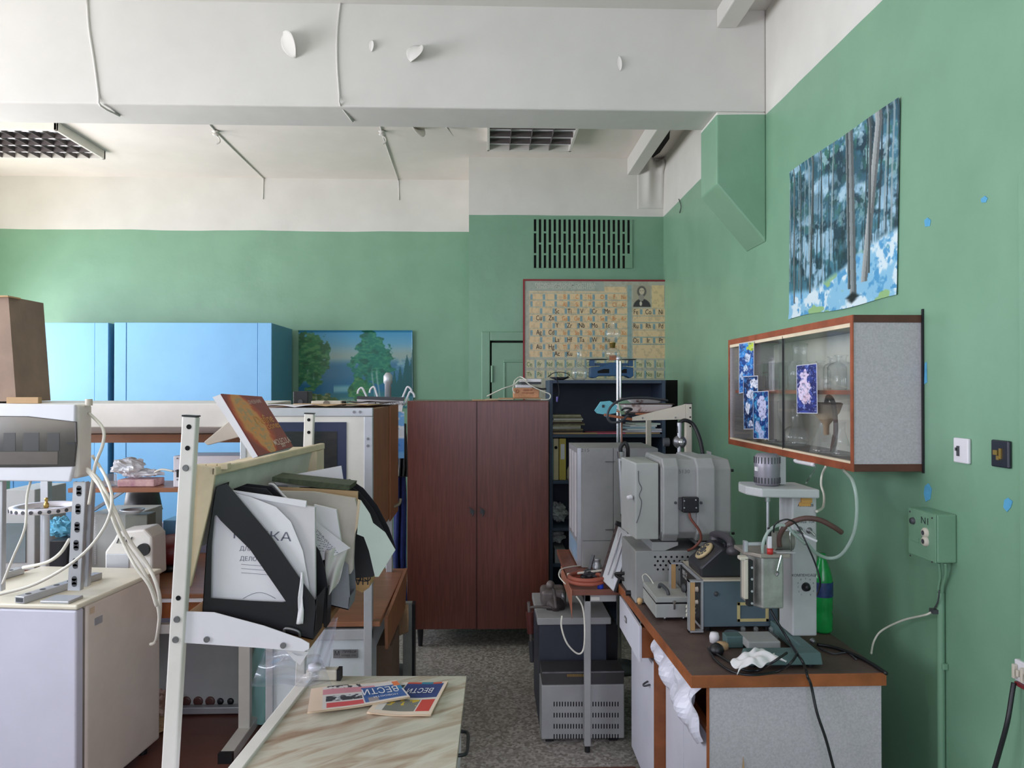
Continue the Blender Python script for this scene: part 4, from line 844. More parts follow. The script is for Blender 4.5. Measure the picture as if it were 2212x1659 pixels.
for k in range(9):
    a = PY(682+k*1, 1142+k*6, 2.2045); b = PY(700+k*4, 1160+k*4.2, 2.2045)
    n_ = 7
    for j in range(n_):
        if (j*7+k*3) % 5: l.bar(a.lerp(b, j/n_), a.lerp(b, (j+.7)/n_), .0014, .0005, up=(0,1,0))
l.build('lettering', mat('soft_ink', (110, 110, 124), .8), tp_)
def pile(u, v):
    return PY(702+50*u-18*u*v, 1180+8*(1-u)+v*(100-30*u*u)+2*math.sin(u*9), 2.21-.012*math.sin(u*5)-.01*math.sin(v*5+u*8))
tag(MB().grid(pile, 20, 16).build('loose_pages', M_paperg, solid=.002), 'bundle of bent pages hanging out of the grey file', 'paper')
p4 = [(779, 1080), (799, 1110), (806, 1130), (832, 1150), (854, 1188), (818, 1246), (810, 1246), (797, 1190), (786, 1160), (771, 1154)]
sheet('pale_paper', p4, 2.28, mat('mint_paper', (206, 218, 208), .8, var=.05), 'large pale green torn sheet drooping to the right of the files', 'paper', .002)
sheet('pale_paper', [(773, 1078), (781, 1082), (776, 1130), (766, 1154), (770, 1110)], 2.29, M_creamw, 'narrow cream sheet edge left of the torn green sheet', 'paper', .002)
cable([PY(582, 1046, 2.32), PY(592, 1048, 2.3), PY(608, 1066, 2.27), PY(620, 1078, 2.25)], .004, M_paper, 'white paper strip poking up among the folders', 'paper_strip', 'paper')
t = thing('newspaper', 'folded yellowed newspaper lying at the far end of the tilted shelf', 'newspaper', PY(780, 1240, 2.85))
MB().prism(PP([(762, 1217), (802, 1218), (803, 1238), (797, 1270), (782, 1280), (757, 1268), (752, 1262)], 2.6), (0, .12, 0)).build('paper', mat('old_news', (200, 160, 110), .85, var=.15), t)
l = MB(); l.text('СТАЛ', PY(771, 1246, 2.598), (-1,0,0), (0,0,-1), .036, True, 1); l.text('НА П', PY(770, 1254, 2.598), (-1,0,0), (0,0,-1), .036, True, 1); l.build('lettering', M_ink, t)
# plastic bag hanging under the bracket
film = glassmat('clear_film', (210, 214, 226), .16)
def fb(u, v): return PY(572+u*120-v*30*(1-u)+u*v*25, 1403+v*78+14*u*(1-v)+3*math.sin(u*12), 2.12+.03*math.sin(u*8+v*5)+.02*math.sin(v*11))
tag(MB().grid(fb, 24, 16).build('clear_bag', film), 'clear crinkled plastic bag hanging below the white shelf bracket', 'bag')
def fb2(u, v): return PY(690+u*40-v*20, 1330+v*120+6*math.sin(u*9), 2.5+.03*math.sin(u*9+v*4))
tag(MB().grid(fb2, 14, 16).build('clear_bag', film), 'clear plastic sheet hanging right of the shelf end', 'bag')
sheet('white_card', [(618, 1406), (667, 1408), (648, 1437), (634, 1426)], 2.1, M_paper, 'white paper corner poking out beneath the shelf bracket', 'paper', .001)
# ---------------- marble-top desk ----------------
zm = .75; c = [PZ(660, 1460, zm), PZ(1008, 1460, zm), PZ(985, 1659, zm), PZ(500, 1659, zm)]
c[2] = c[1]+(c[2]-c[1])*1.7; c[3] = c[0]+(c[3]-c[0])*1.7
t = thing('marble_top_desk', 'desk with a cream marbled top in the foreground, newspapers lying on it', 'desk', (-.35, 2.0, 0))
mm = D.materials.new('marbled_laminate'); mm.use_nodes = True; N = mm.node_tree.nodes; L = mm.node_tree.links; b = N['Principled BSDF']; b.inputs['Roughness'].default_value = .22
g = N.new('ShaderNodeNewGeometry'); mp = N.new('ShaderNodeMapping'); m0 = N.new('ShaderNodeMapping'); m0.inputs['Rotation'].default_value = (0, 0, -.6); L.new(g.outputs['Position'], m0.inputs[0]); mp.inputs['Scale'].default_value = (2.5, 12, 1); L.new(m0.outputs[0], mp.inputs[0])
nz = N.new('ShaderNodeTexNoise'); nz.inputs['Scale'].default_value = 1.6; nz.inputs['Detail'].default_value = 6; nz.inputs['Distortion'].default_value = .7; L.new(mp.outputs[0], nz.inputs['Vector'])
cr = N.new('ShaderNodeValToRGB'); L.new(nz.outputs['Fac'], cr.inputs[0])
for i, (p_, col_) in enumerate(((.3, (158, 132, 112)), (.44, (186, 172, 152)), (.55, (204, 198, 182)), (.72, (190, 184, 166)))):
    e = cr.color_ramp.elements[0] if i == 0 else (cr.color_ramp.elements[-1] if i == 3 else cr.color_ramp.elements.new(p_)); e.position = p_; e.color = S(*col_)
L.new(cr.outputs[0], b.inputs['Base Color'])
dn = Vector((0, 0, -.02)); MB().hexa([p+dn for p in (c[3], c[2], c[1], c[0])]+[c[3], c[2], c[1], c[0]]).build('desktop', mm, t, bevel=.0015)
ww = Vector((.034, 0, 0)); r0, r1 = c[3], c[0]
MB().hexa([r0+Vector((-.004,0,-.03)), r0+ww+Vector((0,0,-.03)), r1+ww+Vector((0,0,-.03)), r1+Vector((-.004,0,-.03)), r0+Vector((-.004,0,.008)), r0+ww+Vector((0,0,.008)), r1+ww+Vector((0,0,.008)), r1+Vector((-.004,0,.008))]).build('edge_rail', M_cream, t, bevel=.003)
ins = .03; pd = [c[3]+Vector((ins,0,0)), c[2]+Vector((-ins,0,0)), c[1]+Vector((-ins,-.02,0)), c[0]+Vector((ins,-.02,0))]
MB().hexa([Vector((p.x, p.y, .05)) for p in pd]+[Vector((p.x, p.y, zm-.021)) for p in pd]).build('pedestal', M_whitem, t, bevel=.003)
hpos = PX(986, 1603, c[1].x-.02); fx = c[1].x-ins*.6
dr = MB(); dr.box(fx-.012, fx+.004, 1.2, 2.36, .55, .72); dr.build('drawer_front', M_whitem, t, bevel=.002)
hp_ = PX(984, 1605, fx); MB().tube([hp_+Vector((.002,.07,0)), hp_+Vector((.03,.06,0)), hp_+Vector((.034,0,0)), hp_+Vector((.03,-.06,0)), hp_+Vector((.002,-.07,0))], .005).build('handle', M_black, t)
# tube lying across far edge, jar
a = PZ(664, 1455, zm+.018); b = PZ(730, 1455, zm+.018)
t = thing('steel_tube', 'short cream square tube with black end cap across the marbled desk', 'tube', a)
MB().bar(a, b, .035, .034).build('tube', M_beige, t, bevel=.004); MB().bar(b, b+Vector((.012,0,0)), .036, .035).build('cap', M_black, t)
c_ = PZ(680, 1468, zm+.001); t = thing('glass_jar', 'tiny glass jar with a pale lid standing before the cream tube', 'jar', c_)
MB().lathe(c_, [(0,0),(.018,0),(.02,.004),(.02,.03),(.016,.034),(.016,.006),(0,.004)], 18).build('jar', M_glass, t); MB().lathe(c_+Vector((0,0,.034)), [(0,0),(.021,0),(.021,.014),(0,.016)], 18).build('lid', M_whitem, t)
# newspapers
def newspaper(q, z, label, paint, texts, curl=.004):
    P_ = [PZ(x, y, z) for x, y in q]; t = thing('newspaper', label, 'newspaper', P_[3], 'newspapers on the marbled desk')
    def fn(u, v): return P_[0].lerp(P_[1], u).lerp(P_[3].lerp(P_[2], u), v)+Vector((0,0,curl*(.5+.5*math.sin(u*6+v*2))))
    a_, u, v = canvas(150, 90, (226, 206, 184)); paint(a_, u, v); picture('front_page', a_, fn, vmat('news_print', .8), t)
    MB().grid(lambda u, v: fn(u, v)-Vector((0,0,.0035)), 12, 8).build('inner_pages', mat('news_paper', (222, 196, 166), .85), t, solid=.003)
    l = MB()
    for s_, uu, vv, sz, ws in texts:
        o = fn(uu, vv)+Vector((0,0,.0025)); xa = (fn(uu-.1, vv)-fn(uu, vv)); xa.z = 0; ya = (fn(uu, vv+.1)-fn(uu, vv)); ya.z = 0
        l.text(s_, o, xa, ya, sz, True, ws)
    l.build('lettering', M_paper, t)
def paintA(a, u, v):
    n = fbm(u, v, 20, 12, 3, 71); put(a, (u > .14)*(v < .95)*(v > .04), (214, 206, 202)); put(a, (u > .14)*(u < .72)*(v > .14)*(v < .38), (206, 140, 150)); put(a, (u > .14)*(u < .6)*(v < .14)*ss(.5, .6, n), (60, 60, 66))
    put(a, (u > .17)*(u < .55)*(v > .44)*(v < .68), (206, 206, 208)); put(a, (u > .17)*(u < .55)*(v > .46)*(v < .68)*ss(.4, .55, n+v*.3-.1), (56, 58, 64)); put(a, (u > .18)*(u < .55)*(v > .74)*(v < .93), (206, 84, 86))
    put(a, (u > .56)*(u < .98)*(v > .22)*(v < .90), (62, 96, 152)); put(a, (u > .93)*(v > .05)*(v < .3), (220, 120, 70)); put(a, (u > .95)*(v > .3)*(v < .5), (60, 130, 170)); put(a, (u > .60)*(u < .7)*(v > .7)*(v < .9), (150, 140, 140))
    put(a, (u < .14), (226, 202, 180))
def paintB(a, u, v):
    n = fbm(u, v, 20, 12, 3, 73); put(a, (u > .08)*(u < .95)*(v < .9)*(v > .03), (210, 204, 196)); put(a, (u > .3)*(u < .94)*(v > .05)*(v < .5), (52, 66, 118)); put(a, (u > .3)*(u < .9)*(v < .06)*(v > .0), (190, 80, 60)); put(a, (u > .55)*(u < .75)*(v < .06), (60, 130, 150))
    put(a, (u > .2)*(u < .7)*(v > .56)*(v < .9), (120, 120, 110)); put(a, (u > .2)*(u < .7)*(v > .56)*(v < .75)*ss(.5, .6, n), (206, 176, 60)); put(a, (u > .72)*(u < .94)*(v > .56)*(v < .9), (196, 70, 58)); put(a, (u > .05)*(u < .28)*(v > .1)*(v < .5)*ss(.4, .5, n), (60, 60, 60))
newspaper([(846, 1478), (968, 1472), (930, 1547), (792, 1541)], zm+.006, 'newspaper with red square and yellow photo, partly under the other', paintB, [('ВЕСТИ', .60, .28, .05, .5)])
newspaper([(672, 1489), (856, 1470), (886, 1508), (664, 1541)], zm+.013, 'newspaper with pink band and blue masthead, lying on top', paintA, [('ВЕСТИ', .755, .44, .062, .55), ('НОВОСТИ', .78, .76, .015, 1)])
# ---------------- between cabinet and wardrobe ----------------
t = thing('tilted_board', 'narrow brown board leaning at the end of the instrument cabinet desk', 'board', PY(832, 1400, 3.3))
MB().hexa([PY(832, 1402, 3.25)+Vector(q_) for q_ in ((0,0,0), (.012,0,0), (.02,.6,0), (0,.6,0))]+[PY(830, 1335, 3.25)+Vector(q_) for q_ in ((0,0,0), (.014,0,0), (.03,.65,.06), (.015,.65,.06))]).build('board', M_brownwood, t)
def curl(u, v): return PY(852+30*u-6*v*(1-u), 1303+u*2+v*(60+16*(1-u)), 3.9-.08*math.sin(v*2.6)*(.4+u))
tag(MB().grid(curl, 14, 14).build('curled_sheet', mat('veneer_sheet', (190, 160, 124), .6, dark=(160, 120, 90)), solid=.004), 'curled tan sheet sticking out beside the leaning brown board', 'sheet')
t = thing('metal_rack_side', 'grey perforated metal rack side standing left of the wardrobe', 'rack', PY(882, 1455, 4.2))
x0, x1 = PY(870, 1400, 4.2).x, PY(890, 1400, 4.2).x; MB().box(x0, x1, 4.2, 4.24, 0, PY(880, 1302, 4.2).z).build('plate', mat('rack_grey', (140, 140, 136), .5, var=.2), t, bevel=.003)
MB().box(x1, x1+.015, 4.2, 4.27, 0, PY(880, 1306, 4.2).z).build('edge', M_black, t)
t = thing('floor_box', 'brown cartons stacked on the floor beside the cabinet post', 'carton', PY(825, 1455, 3.7))
x0, x1 = PY(806, 1400, 3.5).x, PY(846, 1400, 3.5).x; MB().box(x0+.015, x1, 3.5, 3.8, 0, PY(820, 1395, 3.5).z).build('carton', mat('dull_carton', (112, 86, 72), .8), t)
# ---------------- wardrobe ----------------
Yw = 4.9; x0 = PY(879, 1000, Yw).x; x1 = PY(1186, 1000, Yw).x; xm = PY(1030, 1000, Yw).x; zt = PY(1000, 866, Yw).z; zb = PY(1000, 1359, Yw).z
t = thing('wardrobe', 'dark brown glossy two-door wardrobe on short legs in the middle of the room', 'wardrobe', ((x0+x1)/2, Yw, 0))
MB().box(x0, x1, Yw+.018, Yw+.55, zb, zt).build('carcass', M_ward, t, bevel=.003)
d1 = MB().box(x0+.002, xm-.003, Yw, Yw+.017, zb, zt-.004).build('door', M_ward, t, bevel=.002)
d2 = MB().box(xm+.001, x1-.004, Yw-.008, Yw+.010, zb+.0, zt-.006).build('door', M_ward, t, bevel=.002)
MB().box(xm-.004, xm, Yw-.011, Yw, zb, zt-.002).build('closing_strip', mat('strip_dark', (58, 34, 30), .35), t)
for par, px in ((d1, 1020), (d2, 1042)):
    p = PY(px, 1105, Yw-.01); h = MB(); h.cyl(p+Vector((0,-.006,0)), p, .016, n=14); h.tube([p+Vector((-.02,-.01,.03)), p+Vector((0,-.014,.015)), p+Vector((.008,-.014,-.01)), p+Vector((0,-.01,-.03))], .004, 6); h.build('handle', M_dgrey, par)
for px in (908, 1160):
    for dy in (.04, .5): p = PY(px, 1380, Yw+dy); MB().cyl((p.x, Yw+dy, 0), (p.x, Yw+dy, zb), .014, .022).build('leg', M_black, t)
sk = MB().box(x0+.03, x1-.03, Yw+.3, Yw+.32, zb-.035, zb).build('plinth_rail', M_ward, t)
zw = zt+.001
def flat(name, x0, x1, y0, y1, z, h, m, label, cat, group=None, rot=0, bevel=0):
    c = Vector(((x0+x1)/2, (y0+y1)/2, z)); M = Matrix.Translation(c) @ Matrix.Rotation(rot, 4, 'Z')
    mb = MB(M); mb.box((x0-x1)/2, (x1-x0)/2, (y0-y1)/2, (y1-y0)/2, 0, h); return tag(mb.build(name, m, bevel=bevel), label, cat, group)
def wx(px, Y=Yw): return PY(px, 850, Y).x
flat('paper_sheet', wx(1020), wx(1075), Yw+.03, Yw+.2, zw, .006, M_card, 'tan paper lying at the left of the wardrobe top pile', 'paper', rot=.05)
flat('paper_sheet', wx(1050), wx(1112), Yw+.02, Yw+.22, zw+.007, .004, M_creamw, 'curled cream paper on the wardrobe edge, left of the boxes', 'paper', rot=-.08)
flat('folder_stack', wx(1078), wx(1170), Yw+.02, Yw+.25, zw+.012, .005, M_card, 'thin tan folders under the orange box on the wardrobe', 'folder')
t = thing('small_box', 'orange-tan cardboard box with red print on top of the wardrobe', 'box', (wx(1139), Yw+.06, zw+.018))
MB().box(wx(1110), wx(1166), Yw+.06, Yw+.2, zw+.018, PY(1139, 838, Yw+.06).z).build('body', mat('orange_card', (206, 150, 112), .7, var=.15, scale=30), t, bevel=.004)
l = MB(); p = PY(1118, 845, Yw+.058); l.lathe(p, [(.008,0),(.011,0),(.011,.0005),(.008,.0005)], 16, up=(0,-1,0)); l.text('ПРИБОР', PY(1140, 843, Yw+.058), (1,0,0), (0,0,1), .016); l.text('КОНДИЦИЯ', PY(1140, 849, Yw+.058), (1,0,0), (0,0,1), .014); l.build('lettering', mat('red_ink', (150, 80, 60), .7), t)
zs1 = PY(1139, 838, Yw+.06).z+.001
t = thing('cable_adapter', 'white adapter box lying on the orange-tan box on the wardrobe', 'adapter', (wx(1130), Yw+.06, zs1)); MB().box(wx(1115), wx(1152), Yw+.07, Yw+.16, zs1, zs1+.022).build('body', M_whitem, t, bevel=.005)
flat('notebook', wx(1124), wx(1168), Yw+.06, Yw+.22, zs1+.024, .014, M_dgrey, 'dark notebook under the white binder on the wardrobe', 'book', rot=.1)
flat('notebook', wx(1124), wx(1172), Yw+.06, Yw+.22, zs1+.039, .02, M_paper, 'white-edged binder, topmost of the wardrobe pile', 'book', rot=-.06, bevel=.002)
cable([PY(1052, 856, Yw+.03), PY(1085, 840, Yw), PY(1108, 832, Yw+.03), PY(1112, 822, Yw+.05), PY(1124, 814, Yw+.1), PY(1138, 822, Yw+.03)], .004, M_wire, 'pale cable trailing left across the wardrobe top')
cable([PY(1112, 850, Yw+.04), PY(1108, 838, Yw+.04), PY(1125, 820, Yw+.03), PY(1150, 835, Yw+.03), PY(1172, 845, Yw+.03), PY(1188, 852, Yw+.02), PY(1186, 862, Yw+.02), PY(1168, 863, Yw+.02)], .004, M_wire, 'pale cable looped round the orange-tan box')
cable([PY(1150, 836, Yw+.05), PY(1168, 840, Yw+.04), PY(1180, 840, Yw+.04)], .006, M_black, 'short black lead poking out right of the orange-tan box')
# ---------------- navy bookcase ----------------
Yk = 5.3; x0 = PY(1187, 900, Yk).x; x1 = PY(1438, 900, Yk).x; zt = PY(1300, 821, Yk).z; dp = .36; th = .024
t = thing('bookcase', 'open dark navy bookcase against the pier, beneath the periodic chart', 'bookcase', ((x0+x1)/2, Yk, 0))
MB().box(x0, x0+th, Yk, Yk+dp, 0, zt).build('side_panel', M_navy, t, bevel=.002); MB().box(x1-th, x1, Yk, Yk+dp, 0, zt).build('side_panel', M_navy, t, bevel=.002)
MB().box(x0+th, x1-th, Yk, Yk+dp, zt-th, zt).build('top', M_navy, t, bevel=.002); MB().box(x0, x1, Yk+dp, Yk+dp+.01, 0, zt).build('back', mat('navy_back', (40, 50, 68), .6), t)
zsh = [PY(1300, 938, Yk).z, PY(1300, 1038, Yk).z, PY(1300, 1140, Yk).z, .45, .05]
for z in zsh: MB().box(x0+th, x1-th, Yk+.005, Yk+dp, z-th, z).build('shelf', M_navy, t, bevel=.002)
zk = zt+.001
def kx_(px, Y=Yk): return PY(px, 900, Y).x
# magazines
rs_ = random.Random(3)
for i in range(11):
    z = zsh[0]+.001+i*.0125; o = rs_.uniform(-.02, .02)
    flat('magazine', kx_(1190)+o*.4+.012, kx_(1262)+o-.002*i, Yk+.02+abs(o), Yk+.24+abs(o), z, .011, [mat('mag_a', (176, 168, 140), .8, var=.2, scale=30), mat('mag_b', (130, 124, 96), .8, var=.3, scale=30), mat('mag_c', (80, 64, 56), .8), M_paperg][(0,2,1,3,0,1,2,0,3,1,0)[i]],
         'worn magazine in the stack on the upper bookcase shelf', 'magazine', 'stacked magazines in the bookcase', rot=rs_.uniform(-.08, .08))
flat('plastic_folder', kx_(1272), kx_(1358), Yk+.01, Yk+.25, zsh[0]+.001, .008, mat('pink_plastic', (226, 110, 130), .4), 'bright pink folder on the upper bookcase shelf', 'folder', rot=.03)
flat('tan_folder', kx_(1190)+.02, kx_(1290), Yk+.005, Yk+.018, zsh[0]+.001, .01, M_card, 'tan folder edge lying before the magazine stack', 'folder')
for i, (a_, b_, m_, l_) in enumerate(((1350, 1425, M_card, 'brown folder at the bottom of the paper heap in the bookcase'), (1346, 1432, mat('lilac_sheet', (206, 204, 222), .7), 'lilac plastic wallet in the bookcase paper heap'), (1352, 1428, M_paper, 'white papers in the bookcase heap'), (1345, 1420, mat('pale_blue_sheet', (160, 190, 206), .7), 'pale blue folder in the bookcase heap'), (1360, 1418, M_paper, 'white sheets near the top of the bookcase heap'), (1368, 1424, mat('mint_paper', (206, 218, 208), .8), 'mint sheet topping the bookcase heap'))):
    flat('loose_papers', kx_(a_), kx_(b_), Yk+.01, Yk+.24, zsh[0]+.001+i*.013, .011, m_, l_, 'papers', rot=[.05, -.07, .1, -.12, .06, .14][i])
# binders on second shelf
for i, (a_, b_, m_, l_) in enumerate(((1188, 1195, mat('pale_green_bind', (150, 178, 166), .6), 'pale green binder standing at the left of the second bookcase shelf'), (1195.5, 1208, mat('cream_bind', (206, 192, 150), .6), 'cream ring binder with a finger hole, second bookcase shelf'), (1209, 1224, mat('yellow_bind', (206, 184, 84), .6), 'yellow ring binder with a pale label, second bookcase shelf'))):
    t = thing('ring_binder', l_, 'binder', (kx_((a_+b_)/2), Yk+.03, zsh[1])); xa_, xb_ = kx_(a_)+(.02 if i == 0 else 0), kx_(b_)
    if i == 0: xa_ = x0+th+.001; xb_ = max(xb_, xa_+.012)
    MB().box(xa_, xb_-.002, Yk+.03, Yk+.3, zsh[1]+.001, zsh[1]+.30).build('cover', m_, t, bevel=.002)
    if i: MB().lathe(((xa_+xb_)/2, Yk+.03, zsh[1]+.235), [(0,0),(.011,0),(.012,.001),(0,.0015)], 16, up=(0,-1,0)).build('finger_hole', M_hole, t) if i == 1 else MB().box(xa_+.01, xb_-.012, Yk+.028, Yk+.03, zsh[1]+.15, zsh[1]+.26).build('label', M_paper, t)
c_ = Vector((kx_(1222, Yk-.0), Yk+.02-.0, zsh[1]+.001)); c_.x = kx_(1233)
t = thing('plastic_bottle', 'small cream bottle with a violet cap on the second bookcase shelf', 'bottle', c_)
MB().lathe(c_+Vector((0,.03,0)), [(0,0),(.022,0),(.024,.02),(.023,.07),(.013,.095),(0,.095)], 16).build('bottle', M_beige, t); MB().lathe(c_+Vector((0,.03,.095)), [(0,0),(.011,0),(.011,.02),(0,.022)], 12).build('cap', mat('violet', (120, 60, 110), .4), t)
flat('bundle', kx_(1190)+.03, kx_(1222), Yk+.02, Yk+.25, zsh[3]+.001, .10, M_grey, 'grey bundle low in the bookcase', 'bundle')
crumple((kx_(1208), Yk+.15, zsh[2]+.09), .07, M_grey, 'cloth_bundle', 'grey cloth bundle on the third bookcase shelf', 'cloth', 12, (1, 1, .9))
crumple((kx_(1206), Yk+.15, zsh[3]+.17), .06, M_grey2, 'cloth_bundle', 'pale cloth bundle low in the bookcase near the wardrobe', 'cloth', 14, (1, 1, .7))
# on the bookcase: metal dish, cable with violet plug, flask, balance, retort
t = thing('cable_dish', 'shallow black metal dish on top of the bookcase left end', 'dish', (kx_(1214), Yk+.1, zk))
MB().lathe((kx_(1212), Yk+.12, zk), [(0,0),(.03,0),(.07,.016),(.078,.022),(.066,.020),(.03,.006),(0,.005)], 24).build('dish', M_dgrey, t)
cable([PY(1183, 815, Yk+.03), PY(1195, 806, Yk+.02), PY(1213, 804, Yk), PY(1230, 810, Yk), PY(1215, 818, Yk-.012), PY(1202, 815, Yk-.014), PY(1206, 830, Yk-.012), PY(1208, 850, Yk-.01), PY(1204, 858, Yk-.01)], .003, M_black, 'thin black cable draped over the bookcase edge with a violet plug')
tag(MB().cyl(PY(1204, 857, Yk-.01), PY(1203, 868, Yk-.01), .008, .006, 12).build('violet_plug', mat('violet_plug', (140, 126, 214), .4)), 'violet connector plug hanging in front of the bookcase', 'plug')
def flask(c, R, neck, H, label, name='round_flask', rim=1.25, m=None, group=None, flat_=.35):
    prof = [(0, 0), (R*.55, 0)]; n = 10
    for k in range(1, n): 
        a = -math.pi/2+.62+(math.pi-1.0)*k/n; prof.append((R*math.cos(a), R*(math.sin(a)+.82)))
    prof += [(neck, R*1.78), (neck, H-.008), (neck*rim, H-.003), (neck*rim, H), (neck*.8, H)]
    return tag(MB().lathe(c, prof, 22).build(name, m or M_glass), label, 'flask', group)
flask(Vector((kx_(1256), Yk+.12, zk)), .065, .02, .25, 'large clear round flask on the bookcase, left of the blue balance')
Ys = Yk+.08; b0_ = PY(1273, 819, Ys); b1_ = PY(1368, 777, Ys)
t = thing('table_balance', 'blue two-pan table balance on top of the bookcase', 'balance', (PY(1321, 819, Ys).x, Ys, zk))
M_bal = mat('balance_blue', (34, 82, 124), .4, var=.15)
ou = [PY(x, y, Ys) for x, y in ((1276, 793), (1300, 791), (1318, 783), (1330, 783), (1345, 791), (1368, 794), (1369, 812), (1362, 817), (1352, 812), (1294, 812), (1284, 817), (1275, 815))]
for p in ou: p.z = max(p.z+0, zk+.001)
MB().prism(ou, (0, .1, 0)).build('body', M_bal, t, bevel=.004)
for xs in ((1291, 1316), (1341, 1354)):
    p = PY(xs[0], 806, Ys-.001); q_ = PY(xs[1], 797, Ys-.001); MB().prism([p, Vector((q_.x, p.y, p.z)), q_, Vector(((p.x+q_.x)/2, p.y, q_.z)), Vector((p.x, p.y, (p.z+q_.z)/2))], (0, -.001, 0)).build('opening', M_hole, t)
MB().box(PY(1275, 780, Ys).x, PY(1367, 780, Ys).x, Ys+.03, Ys+.05, PY(1320, 790, Ys).z, PY(1320, 784, Ys).z).build('beam', M_bal, t)
for a_, b_ in ((1275, 1285), (1360, 1368)): MB().box(PY(a_, 780, Ys).x, PY(b_, 780, Ys).x, Ys+.01, Ys+.07, PY(1320, 791, Ys).z, PY(1320, 778, Ys).z).build('pan_post', M_bal, t)
for a_, b_ in ((1266, 1316), (1336, 1378)):
    p, q_ = PY(a_, 777, Ys), PY(b_, 777, Ys); MB().lathe(((p.x+q_.x)/2, Ys+.04, p.z), [(0,0),((q_.x-p.x)*.42,0),((q_.x-p.x)/2,.005),((q_.x-p.x)*.46,.005),(0,.002)], 28).build('pan', M_dgrey, t)
# retort: lower bulb, brass collar, upper globe
p = PY(1325, 780, Ys); bz = p.z+.007; cx = p.x; s_ = 1/ (F/Ys)
t = thing('glass_still', 'two-bulb glass vessel with a yellow collar standing on the blue balance', 'glassware', (cx, Ys+.04, bz))
R = 17*s_; lo = [(0,0),(R*.6,.0)]+[(R*math.cos(a), R*.85+R*.85*math.sin(a)) for a in [ -.9+.25*k for k in range(9)]]+[(6*s_, 28*s_)]
MB().lathe((cx, Ys+.04, bz), lo, 26).build('lower_bulb', M_glass, t)
MB().lathe((cx, Ys+.04, bz+27*s_), [(0,0),(5.5*s_,0),(7*s_,11*s_),(8*s_,12*s_),(0,12*s_)], 18).build('collar', M_brass, t)
R = 17.5*s_; MB().lathe((cx, Ys+.04, bz+40*s_), [(4*s_,0),(8*s_,2*s_)]+[(R*math.cos(a), 18*s_+R*math.sin(a)) for a in [-1.0+.25*k for k in range(10)]]+[(4*s_,36*s_),(4*s_,43*s_)], 26).build('upper_globe', M_glass, t)
MB().box(cx-.028, cx+.022, Ys+.0, Ys+.02, bz-.0, bz+.035).build('copper_element', mat('copper_tan', (170, 104, 70), .5), t)
MB().tube([(cx-.04, Ys+.04, bz+.065), (cx-.06, Ys+.04, bz+.07), (cx-.07, Ys+.04, bz+.05)], .012).build('spout', M_glass, t)
# black sheet added as the shade in the gap right of the bookcase
t = thing('gap_shade_sheet', 'black sheet standing in for the shade between the bookcase and the green right wall', 'board', (PY(1452, 950, 5.5).x, 5.5, 0))
MB().box(PY(1440, 950, 5.5).x, PY(1464, 950, 5.5).x, 5.5, 5.54, 0, PY(1450, 821, 5.5).z).build('board', M_hole, t)
# ---------------- wall cabinet with glassware ----------------
XFc = 1.255; pn = PX(1842, 850, XFc).y; pf = PX(1574, 850, XFc).y; zt = PX(1842, 680, XFc).z; zb = PX(1842, 1019, XFc).z; Y0, Y1 = pn, pf
t = thing('wall_cabinet', 'glass-fronted wall cabinet with reddish edges and grey sides, full of glassware', 'cabinet', (WX-.12, (Y0+Y1)/2, zb))
e = .026; M_edge = mat('wood_edge_dark', (92, 56, 42), .5, var=.25); M_edger = mat('wood_edge_red', (160, 84, 54), .45, var=.25, scale=10)
MB().box(XFc+.002, WX-.004, Y0-.004, Y1, zt-e, zt).build('top', M_edge, t, bevel=.001)
MB().box(XFc+.002, WX-.004, Y0-.004, Y1, zb, zb+e).build('bottom', M_edge, t, bevel=.001)
ed = MB(); ed.box(XFc-.002, XFc+.002, Y0-.004, Y1, zt-e, zt); ed.box(XFc-.002, XFc+.002, Y0-.004, Y1, zb, zb+e); ed.box(XFc-.002, XFc+.002, Y0-.004, Y0+.014, zb+e, zt-e); ed.box(XFc-.002, XFc+.002, Y1-.016, Y1, zb+e, zt-e); ed.build('front_edging', M_edger, t)
MB().box(XFc+.002, WX-.004, Y0, Y0+.016, zb+e, zt-e).build('side_panel', M_speck, t); MB().box(XFc+.002, WX-.004, Y1-.016, Y1, zb+e, zt-e).build('side_panel', M_speck, t)
MB().box(WX-.012, WX-.003, Y0+.016, Y1-.016, zb+e, zt-e).build('back_panel', mat('pale_back', (232, 232, 218), .6), t)
zsf = zb+e+(zt-zb)*.49; zsf = PX(1836, 843, XFc+.03).z
MB().box(XFc+.03, WX-.012, Y0+.016, Y1-.016, zsf-.016, zsf).build('shelf', M_edger, t)
MB().box(WX-.006, WX-.0005, Y0-.012, Y0-.004, zb-.005, zt+.02).build('rear_batten', M_black, t)
tr_ = MB(); tr_.box(XFc+.001, XFc+.016, Y0+.014, Y1-.016, zt-e-.014, zt-e); tr_.box(XFc+.001, XFc+.016, Y0+.014, Y1-.016, zb+e, zb+e+.008); tr_.build('glass_track', mat('track_cream', (236, 220, 190), .5), t)
ym = PX(1690, 850, XFc).y
MB().box(XFc+.003, XFc+.007, Y0+.012, ym+.05, zb+e+.003, zt-e-.005).build('sliding_pane', M_pane, t); MB().box(XFc+.010, XFc+.014, ym-.002, Y1-.014, zb+e+.003, zt-e-.005).build('sliding_pane', M_pane, t)
MB().box(XFc+.0005, XFc+.008, ym-.003, ym+.003, zb+e+.003, zt-e-.005).build('pane_edge', M_black, t)
